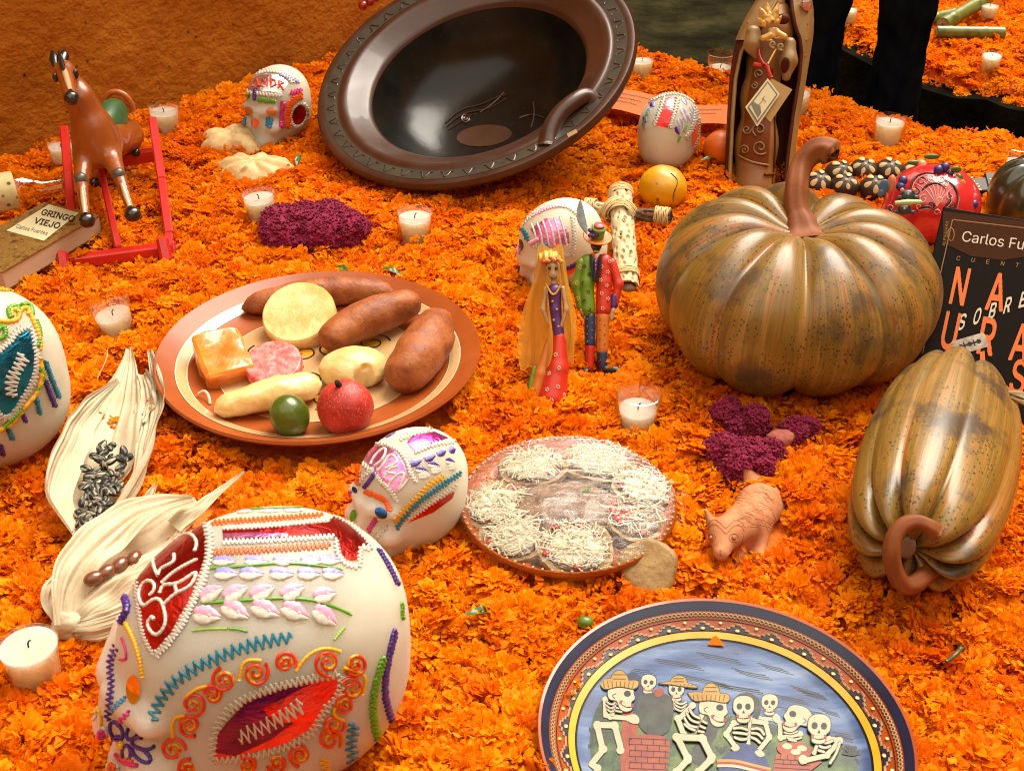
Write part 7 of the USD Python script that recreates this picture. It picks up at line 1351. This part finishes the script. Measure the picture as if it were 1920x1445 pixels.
for x, y in ((1150, 188), (1180, 193), (1215, 200), (1330, 215), (1290, 210)): q = G(x, y, 0); keep(q[0], q[1], .026)

# chocolates with almond flowers
M_choc = mat('dark_chocolate', (.036, .014, .008), (.05, .02, .011), rough=.5, scale=30); M_alm = mat('almond', (.70, .55, .28), rough=.5, sss=.1)
for i, (x, y, lb) in enumerate(((1533, 345, 'chocolate ball half hidden behind the pumpkin stem'), (1572, 326, 'chocolate ball second from the pumpkin stem in the back row'), (1619, 321, 'chocolate ball in the middle of the back row'), (1666, 322, 'chocolate ball at the right of the back row'), (1711, 328, 'chocolate ball touching the red lacquered skull from behind'), (1583, 350, 'chocolate ball in the front row right above the pumpkin shoulder'), (1638, 353, 'chocolate ball in the front row beside the red lacquered skull'))):
    c = G(x, y, .024); r = 27 * MPP(x, y, .024); keep(c[0], c[1], r * .95); t = thing('chocolate_ball', lb + ', topped with an almond flower', 'chocolate', c, 'chocolate balls with almond flowers')
    part('ball', lump(ball(c, (r, r, r * .86), 3), .0006, 60, i), M_choc, t, True); ax = norm(np.array([.15 * math.sin(i * 2.0), -.55, .8])); R = frame(ax); 
    for k_ in range(5):
        a = 2 * PI * k_ / 5 + i; d_ = R @ np.array([math.sin(.62) * math.cos(a), math.sin(.62) * math.sin(a), math.cos(.62)]); Rp = np.stack([norm(np.cross(np.cross(d_, ax), d_)), norm(np.cross(d_, ax)), d_], 1); v, f = ball((0, 0, 0), (r * .30, r * .19, r * .07), 2); v[:, 1] *= 1 - .35 * v[:, 0] / (r * .3); part('almond_petal', mv((v, f), c + d_ * r * .93, Rp), M_alm, t, True)
    part('centre', ball(c + ax * r * .9, r * .11, 1), M_alm, t, True)
for lb, pts, s_ in (('left flat chocolate tablet with painted flowers near the right edge', (1832, 345), 0), ('right flat chocolate tablet with painted flowers, near the dark green gourd', (1876, 345), 1)):
    c = G(pts[0], pts[1], .034); keep(c[0], c[1], .034); w_, h_ = (.034, .028) if s_ == 0 else (.041, .05); n = norm(np.array([-.05, -.45, .9])); R = frame(n, (0, 1, .3)); R = np.stack([R[:, 0], R[:, 1], R[:, 2]], 1)
    t = thing('chocolate_tablet', lb, 'chocolate', c, 'flat chocolate tablets'); part('tablet', box((w_, h_, .012), c - n * .006, R, .002), M_choc, t, 30); rt = np.random.default_rng(20 + s_)
    for k_ in range(4 + 3 * s_):
        u, w2 = rt.uniform(-.38, .38, 2) * (w_, h_)
        for j in range(5): a = 2 * PI * j / 5 + k_; part('flower_petal', mv(ball((0, 0, 0), (.0034, .0016, .0006), 1), c + R @ np.array([np.clip(u + .0048 * math.cos(a), -w_ * .46, w_ * .46), np.clip(w2 + .0048 * math.sin(a), -h_ * .46, h_ * .46), .0004]), R @ Rz(a)), M_alm, t, True)

# red lacquered skull covered with creatures
lq = G(1748, 382, .055); t_l = thing('lacquered_skull', 'glossy red lacquered skull painted with swirls, half behind the black book', 'painted skull', lq); keep(lq[0], lq[1], .06); keep(*(G(1690, 400, .03)[:2]), .04)
M_lac = mat('red_lacquer', (.55, .022, .028), (.62, .05, .06), rough=.2, scale=20, coat=.8); lm = MPP(1748, 382, .055)
lm_mesh = nets(lambda p: smin(sd_ell(p, lq, (88 * lm, 84 * lm, 74 * lm)), sd_ell(p, lq + (-62 * lm, -.02, -.028), (52 * lm, 46 * lm, 34 * lm)), .02), lq - .12, lq + .12, .004); part('skull', lm_mesh, M_lac, t_l, True)
LQ = dict(m=lm_mesh, mpp=lm, t=t_l); M_lp = pm('lac_pink', (.80, .38, .33)); M_ld = pm('lac_dark', (.03, .01, .012))
def lq_line(pts, r, m_, nm): 
    P, n = onto(LQ, curve(pts, 30), r * lm * .4)
    if len(P) > 3: part(nm, tube(P, np.interp(np.linspace(0, 1, len(P)), [0, .3, 1], [r * lm * .4, r * lm, r * lm * .3]), 5), m_, t_l, True)
cz = Cut(1480, 0, 3.614)
for i in range(7): a = -2.6 + i * .36; lq_line(cz([(1000, 1400), (1000 + 90 * math.cos(a), 1330 + 80 * math.sin(a)), (980 + 190 * math.cos(a), 1300 + 140 * math.sin(a))]), 1.2, M_lp, 'swirl_line')
for pts in ([(820, 1290), (850, 1210), (920, 1175), (990, 1180)], [(900, 1290), (950, 1250), (1020, 1250), (1060, 1290)], [(1050, 1220), (1110, 1260), (1140, 1330), (1120, 1420)], [(870, 1420), (940, 1400), (1000, 1440)], [(660, 1400), (700, 1440), (690, 1500)], [(1050, 1400), (1090, 1350), (1080, 1300)]): lq_line(cz(pts), 2.6, M_ld, 'swirl'); lq_line(cz(np.array(pts) + (8, 14)), 1.0, M_lp, 'swirl_line')
for i, (x, y, r_) in enumerate(((900, 1230, 30), (960, 1210, 26), (1030, 1215, 24), (860, 1300, 28), (910, 1350, 30), (880, 1400, 24), (960, 1390, 26), (1020, 1360, 24), (1090, 1330, 26), (1100, 1390, 22), (1000, 1440, 24), (690, 1410, 26), (720, 1450, 22), (1060, 1250, 20))):
    lq_line(cz(spiral((x, y), r_, 1.3, i * 1.3, 1 if i % 2 else -1, n=12)), 1.5, M_ld if i % 3 == 0 else M_lp, 'swirl_line')
def crit(name, lb, cat, parts_):
    c = parts_[0][1]; t = thing(name, lb, cat, c)
    for nm, cc_, r, m_ in parts_: part(nm, ball(cc_, r, 2), m_, t, True)
    return t
dl = float((lq - CAM) @ FW); l_ = lambda X, Y, dz=-.03: D(1480 + X / 3.614, Y / 3.614, dl + dz); u_ = lm / 3.614
C_teal, C_lb = pm('teal', (.03, .12, .14)), pm('light_blue', (.10, .20, .32)); C_pk = pm('salmon', (.68, .25, .14)); C_ind = pm('indigo', (.05, .045, .19)); C_lg = pm('leaf', (.07, .16, .02))
crit('painted_bird', 'small orange bird with green wings above the red lacquered skull', 'toy bird', [('body', l_(895, 1110, 0), (44 * u_, 50 * u_, 34 * u_), C_org), ('wing', l_(840, 1102, -.005), (42 * u_, 14 * u_, 16 * u_), C_lg), ('wing', l_(965, 1062, -.005), (54 * u_, 14 * u_, 20 * u_), C_lg)])
crit('painted_bird', 'small salmon and blue bird at the left end of the red lacquered skull', 'toy bird', [('body', l_(690, 1250, -.05), (30 * u_, 34 * u_, 68 * u_), C_pk), ('wing', l_(640, 1270, -.055), (34 * u_, 20 * u_, 58 * u_), C_lb), ('tail', l_(620, 1310, -.055), (20 * u_, 14 * u_, 28 * u_), C_lb)])
crit('painted_bird', 'small grey green bird on the right side of the red lacquered skull', 'toy bird', [('head', l_(1090, 1175, -.045), (24 * u_, 22 * u_, 20 * u_), C_blu), ('body', l_(1140, 1220, -.04), (40 * u_, 30 * u_, 46 * u_), C_lg), ('wing', l_(1165, 1275, -.045), (26 * u_, 18 * u_, 60 * u_), C_gold), ('tail', l_(1205, 1310, -.04), (16 * u_, 12 * u_, 40 * u_), C_blu)])
for lb, (x, y) in (('upper dark teal frog on the red lacquered skull', (805, 1320)), ('lower dark teal frog on the red lacquered skull', (780, 1420))): crit('painted_frog', lb, 'toy frog', [('body', l_(x, y, -.07), (46 * u_, 30 * u_, 34 * u_), C_teal), ('eye', l_(x - 40, y - 32, -.075), 14 * u_, C_pk), ('eye', l_(x + 40, y - 32, -.075), 14 * u_, C_pk), ('leg', l_(x - 55, y + 18, -.07), (22 * u_, 12 * u_, 14 * u_), C_teal), ('leg', l_(x + 52, y + 18, -.07), (22 * u_, 12 * u_, 14 * u_), C_teal), ('spot', l_(x, y - 6, -.092), 8 * u_, C_pk)])
solo('pale_bud', tube(np.array([l_(715, 1378, -.085), l_(800, 1372, -.09), l_(890, 1368, -.085)]), u_ * np.array([14, 22, 14]), 10), pm('pale_bud', (.45, .50, .22)), 'long pale green bud lying across the front of the red lacquered skull', 'bud', smooth=True)
for i, (x, y, lb) in enumerate(((1010, 1150, 'left berry of the pair on top of the red skull'), (1055, 1132, 'right berry of the pair on top of the red skull'), (770, 1222, 'upper indigo berry at the left of the red skull'), (755, 1265, 'indigo berry just under the upper left one'), (1245, 1385, 'lone blue berry at the right of the red skull'), (640, 1550, 'upper blue berry between pumpkin and red skull'), (665, 1600, 'lower blue berry between pumpkin and red skull'), (1120, 1300, 'purple berry beside the green bird'))):
    solo('painted_berry', ball(l_(x, y, -.045 if y < 1400 else -.06), u_ * 32, 2), C_ind, lb, 'berry', 'indigo berries round the red lacquered skull', smooth=True)
for i, (x, y) in enumerate(((1150, 1370), (1190, 1380), (650, 1640), (1130, 1150))): solo('painted_leaf', ball(l_(x, y, -.05), (36 * u_, 12 * u_, 22 * u_), 2), C_lg, ['green leaf below the grey green bird', 'green leaf left of the lone blue berry', 'green leaf low between pumpkin and red skull', 'green leaf near the berry pair on the red skull'][i], 'leaf', smooth=True)

# clay animal
ac = G(1390, 1040); dA = float((ac - CAM) @ FW); a_p = lambda x, y, z=0.0, r=0: (D(x, y, dA + z), r * dA / FPX)
t_a = thing('clay_animal', 'unglazed terracotta dog like animal with scratched fur in front of the purple flowers', 'clay animal', ac); keep(ac[0], ac[1] + .01, .028); keep(G(1430, 990)[0], G(1430, 990)[1], .035); keep(G(1440, 960)[0], G(1440, 960)[1], .03)
N = dict(head=a_p(1360, 1000, -.012, 29), muz=a_p(1352, 1036, -.035, 15), nk=a_p(1390, 985, .01, 34), ch=a_p(1402, 985, .025, 40), mid=a_p(1422, 950, .05, 40), rump=a_p(1432, 925, .085, 32), tail0=a_p(1408, 905, .085, 17), tail1=a_p(1399, 878, .082, 9), f1=a_p(1420, 1020, .012, 18), f2=a_p(1424, 1052, -.002, 12), g1=a_p(1382, 1030, .005, 15), g2=a_p(1384, 1062, -.004, 11), h1=a_p(1452, 940, .075, 20), h2=a_p(1464, 968, .06, 10), e1=a_p(1333, 978, -.010, 10), e2=a_p(1322, 954, -.008, 3.5), e3=a_p(1380, 980, -.010, 10), e4=a_p(1391, 957, -.008, 3.5))
def af(p):
    c = lambda a, b: sd_cap(p, N[a][0], N[b][0], N[a][1], N[b][1])
    d = smin(smin(c('nk', 'ch'), c('ch', 'mid'), .012), c('mid', 'rump'), .012); d = smin(d, c('head', 'nk'), .010); d = smin(d, c('head', 'muz'), .010); d = smin(d, c('rump', 'tail0'), .012); d = smin(d, c('tail0', 'tail1'), .008)
    for a, b in (('f1', 'f2'), ('g1', 'g2'), ('h1', 'h2')): d = smin(d, c(a, b), .010)
    for a, b in (('e1', 'e2'), ('e3', 'e4')): d = smin(d, c(a, b), .003)
    return d
pn_ = np.array([v_[0] for v_ in N.values()]); am = nets(af, pn_.min(0) - .03, pn_.max(0) + .03, .0024)
M_clay = mat('raw_terracotta', (.33, .125, .048), (.40, .165, .07), (.28, .092, .032), rough=.75, scale=26, bump=.25, bscale=160, spec=.3); M_clayd = mat('scratched_clay', (.30, .10, .04), rough=.9)
part('body', am, M_clay, t_a, True); AQ = dict(m=am, mpp=dA / FPX, t=t_a); ca = Cut(1280, 640, 2.89)
def a_line(pts, r=.8, m_=None, nm='incised_line', l=.1): 
    P, n = onto(AQ, curve(pts, 26), l * r * AQ['mpp'])
    if len(P) > 3: part(nm, tube(P, r * AQ['mpp'], 5), m_ or M_clayd, t_a, True)
for cx_, cy in ((155, 1062), (277, 1062)):
    a_line(ca(ell(cx_, cy, 26, 22))); a_line(ca(ell(cx_, cy, 13, 13))); P, n = onto(AQ, ca([(cx_, cy)]), 0)
    if len(P): part('eye', ball(P[0], .0022, 2), M_clay, t_a, True)
for off in (0, 26): a_line(ca([(132, 1035 - off), (165, 990 - off), (205, 1010 - off), (235, 1040 - off * 1.2), (262, 1012 - off), (305, 995 - off), (335, 1030 - off)]))
a_line(ca([(330, 1050), (310, 1110), (250, 1150), (215, 1180)])); a_line(ca([(135, 1060), (150, 1120), (185, 1170)])); a_line(ca([(205, 1130), (207, 1165)]), 1.2)
rk = np.random.default_rng(9)
for i in range(70):
    x, y = rk.uniform(290, 500), rk.uniform(790, 1010); a = rk.normal(.35, .25) + (x - 400) * .003; a_line(ca([(x - 24 * math.cos(a), y - 24 * math.sin(a)), (x, y - 3), (x + 24 * math.cos(a), y + 24 * math.sin(a))]), .5)

# green canes on the far bed
M_cane = mat('green_cane', (.16, .20, .03), (.24, .26, .05), (.10, .13, .02), rough=.4, scale=20, coat=.2); M_cend = mat('cane_end', (.42, .36, .18), (.25, .15, .06), rough=.8, scale=80)
for pa, pb, r, lb in (((1742, 36), (1805, 22), 10, 'thin pale green cane lying at the back of the far flower bed'), ((1768, 46), (1852, -4), 13, 'thick green cane leaning over the others on the far bed'), ((1756, 60), (1882, 62), 11, 'yellow green cane lying in front with its cut end to the right')):
    a, b = G(*pa, BED2_Z + .03), G(*pb, BED2_Z + (.05 if r == 13 else .03)); rr = r * MPP(*pa, BED2_Z + .03); t = thing('green_cane', lb, 'cane', (a + b) / 2, 'green canes on the far flower bed')
    u = np.linspace(0, 1, 30); rad = rr * (1 + .10 * np.exp(-((u - .72) / .02) ** 2) + .10 * np.exp(-((u - .2) / .02) ** 2)); part('stalk', tube(a + (b - a) * u[:, None], rad, 16, round_ends=False), M_cane, t, 50); d_ = norm(b - a)
    for e_, s_ in ((a, -1), (b, 1)): part('cut_end', tube(np.array([e_ + d_ * s_ * .0005, e_ + d_ * s_ * .002, e_ + d_ * s_ * .003]), [rr * .92, rr * .9, rr * .2], 14), M_cend, t, True)

# small stray bits among the petals
solo('green_bud', lump(ball(G(1097, 1166, .018), (.008, .0065, .006), 2), .001, 200), pm('bud_green', (.12, .20, .015)), 'small green bud among the petals above the painted plate', 'bud', smooth=True)
solo('green_twig', tube(smoothpath([G(1775, 1240, .022), G(1790, 1228, .026), G(1802, 1215, .024)], 12), [.0022] * 11 + [.004], 7), pm('twig_green', (.11, .10, .03)), 'short green twig among the petals below the long gourd', 'twig', smooth=True)
rl = np.random.default_rng(33)
for i, (x, y, lb) in enumerate(((735, 510, 'dark leaf at the rim behind the sweets plate'), (905, 1150, 'grey green leaf left of the painted plate'), (640, 505, 'green leaf behind the brown sweet potato at the plate back'), (560, 300, 'small green leaf at the edge of the lower pale bread'), (1330, 300, 'small leaf at the foot of the yellow fruit'))):
    c = G(x, y, .022); a = rl.uniform(0, 6); d_ = np.array([math.cos(a), math.sin(a), .15]) * .016; solo('fallen_leaf', husk_leaf([c - d_, c + (0, 0, .003), c + d_], np.array([.001, .007, .001]), (0, 0, 1), .3, i, 14, 8, 0), C_lg, lb, 'leaf', smooth=True)
# ------------------------------------------------------------------ marigolds
def petal(length, width, curl, ruffle, seed):
    """a frilled marigold petal: narrow claw, broad wavy notched end"""
    r = np.random.default_rng(seed); nu, nv = 4, 6
    u = np.linspace(0, 1, nu); w = width * np.array([0.22, 0.66, 1.0, 0.98])
    s = np.linspace(-1, 1, nv); V = np.zeros((nu, nv, 3)); ang = curl * u ** 1.2
    x = np.cumsum(np.r_[0, np.cos(ang[1:]) * length / (nu - 1)]); z = np.cumsum(np.r_[0, np.sin(ang[1:]) * length / (nu - 1)])
    sg = np.sin(np.linspace(0, r.uniform(5.5, 8.5), nv) + r.uniform(0, 6))
    for i in range(nu):
        rf = ruffle * w[i] * u[i] ** 1.5 * sg * r.uniform(0.25, 0.8, nv) * 0.42
        ext = length * (0.07 * r.uniform(-1, 1, nv) - 0.26 * s ** 2) if i == nu - 1 else 0
        V[i, :, 0] = x[i] + ext; V[i, :, 1] = s * w[i] * 0.5 * (0.86 if i == nu - 1 else 1); V[i, :, 2] = z[i] + 0.22 * w[i] * s ** 2 + rf
    return V.reshape(-1, 3), tri(grid_faces(nu, nv))
def head(n, rad, seed, open_=0.0):
    r = np.random.default_rng(seed); out = []
    for k in range(n):
        t = ((k + 0.5) / n) ** 0.62                          # 0 centre .. 1 rim
        az = k * 2.39996 + r.normal(0, 0.22); el = math.radians(88 - (80 + 14 * open_) * t) + r.normal(0, 0.16)
        ln = rad * r.uniform(0.50, 0.72)
        p = petal(ln, rad * r.uniform(0.34, 0.52), r.uniform(-1.2, 0.25), r.uniform(0.5, 1.1), seed * 97 + k)
        v = p[0] @ Rx(r.normal(0, 0.4)).T; v = v + (rad * r.uniform(0.34, 0.5), 0, 0)
        v = v @ Ry(-el).T @ Rz(az).T; out.append((v, p[1]))
    v, f = cat_m(out); v[:, 2] = v[:, 2] * 0.66 - rad * 0.2
    return v, f
def litter(n, rad, seed):
    r = np.random.default_rng(seed); out = []
    for k in range(n):
        ln = r.uniform(0.007, 0.0115); p = petal(ln, ln * r.uniform(0.5, 0.85), r.uniform(-1.6, 1.4), r.uniform(0.4, 1.1), seed * 131 + k)
        v = p[0] - (ln / 2, 0, 0); v = v @ Rx(r.normal(0, 0.8)).T @ Ry(r.normal(-0.35, 0.7)).T @ Rz(r.uniform(0, 2 * PI)).T
        a, q = r.uniform(0, 2 * PI), rad * math.sqrt(r.uniform()); out.append((v + (q * math.cos(a), q * math.sin(a), r.uniform(-0.004, 0.008)), p[1]))
    return cat_m(out)
def scatter(name, poly, z0, spacing, label_kind='stuff', far=1.0, seed=1):
    r = np.random.default_rng(seed); x0, y0, x1, y1 = poly.bounds
    P, S, Q, I = [], [], [], []
    protos = [(head(72, 0.026, 11), 0), (head(78, 0.027, 12), 1), (head(66, 0.025, 13, .6), 1), (head(74, 0.027, 14), 2), (head(50, 0.025, 15, .8), 2), (head(52, 0.024, 16, .5), 0), (head(72, 0.026, 17), 1),
              (litter(50, 0.026, 21), 0), (litter(50, 0.026, 22), 1), (litter(48, 0.026, 23), 2), (litter(40, 0.028, 24), 1)]
    k = np.array(KEEP) if KEEP else np.zeros((0, 3))
    kd = k[k[:, 2] > 0]
    for layer, (sp, zoff) in enumerate(((spacing * 0.86, -0.002), (spacing * 1.3, 0.004))):
        X, Y = np.meshgrid(np.arange(x0, x1, sp), np.arange(y0, y1, sp), indexing='ij')
        X = X.ravel() + r.uniform(-.5, .5, X.size) * sp; Y = Y.ravel() + r.uniform(-.5, .5, Y.size) * sp
        ok = shapely.contains_xy(poly, X, Y)
        # only what the camera, or one a step aside, could see
        c = np.stack([X, Y, 0 * X + z0], -1) - CAM; zc = c @ FW; ok &= (zc > 0.3) & (np.abs(c[:, 0]) < zc * 0.60 + 0.12) & (c @ UP > -zc * 0.46 - 0.06)
        for a, b, q in kd: ok &= (X - a) ** 2 + (Y - b) ** 2 > q * q
        X, Y = X[ok], Y[ok]; n = len(X)
        dist = shapely.distance(shapely.points(X, Y), poly.exterior)
        Z = z0 + bedz(X, Y) + zoff + r.uniform(-.005, .006, n) - np.clip(0.05 - dist, 0, 1) * 0.7
        tone = meshkit.noise(np.stack([X * 7, Y * 7, 0 * X], -1), 9) * 0.5 + 0.27 + r.normal(0, 0.26, n)   # patches of deeper and yellower heads
        for i in range(n):
            clump = (r.uniform() < (0.9 if layer == 0 else 0.10))
            m = 0 if tone[i] < 0.36 else (1 if tone[i] < 0.66 else 2)
            ch = [j for j, pr in enumerate(protos) if pr[1] == m and ((j >= 7) == clump)]
            I.append(ch[r.integers(len(ch))])
            tilt = r.normal(0, 0.36, 2); az = r.uniform(0, 2 * PI)
            R = Rz(az) @ Rx(tilt[0]) @ Ry(tilt[1]); qd = Gf.Matrix3d(*R.T.ravel().tolist()).ExtractRotation().GetQuat()
            Q.append(Gf.Quath(float(qd.GetReal()), *map(float, qd.GetImaginary()))); P.append((X[i], Y[i], Z[i])); S.append(r.uniform(0.62, 1.05))
    p = numbered('/World/' + name); pi = UsdGeom.PointInstancer.Define(stage, p); tag(pi.GetPrim(), None, None, None, 'stuff')
    rel = pi.CreatePrototypesRel()
    for j, (m, c) in enumerate(protos):
        q = f'{p}/petals_{j:03d}'; usdkit.mesh(stage, q, m, PET[c], True); rel.AddTarget(q)
    pi.CreatePositionsAttr(Vt.Vec3fArray.FromNumpy(np.array(P, np.float32))); pi.CreateProtoIndicesAttr(Vt.IntArray(list(map(int, I))))
    pi.CreateOrientationsAttr(Vt.QuathArray(Q)); s = np.array(S, np.float32); pi.CreateScalesAttr(Vt.Vec3fArray.FromNumpy(np.stack([s, s, s], 1)))
    print(name, len(P))
scatter('marigold_petals', BED, 0.0, 0.0205, seed=3)
scatter('marigold_petals', BED2, BED2_Z, 0.032, seed=4)
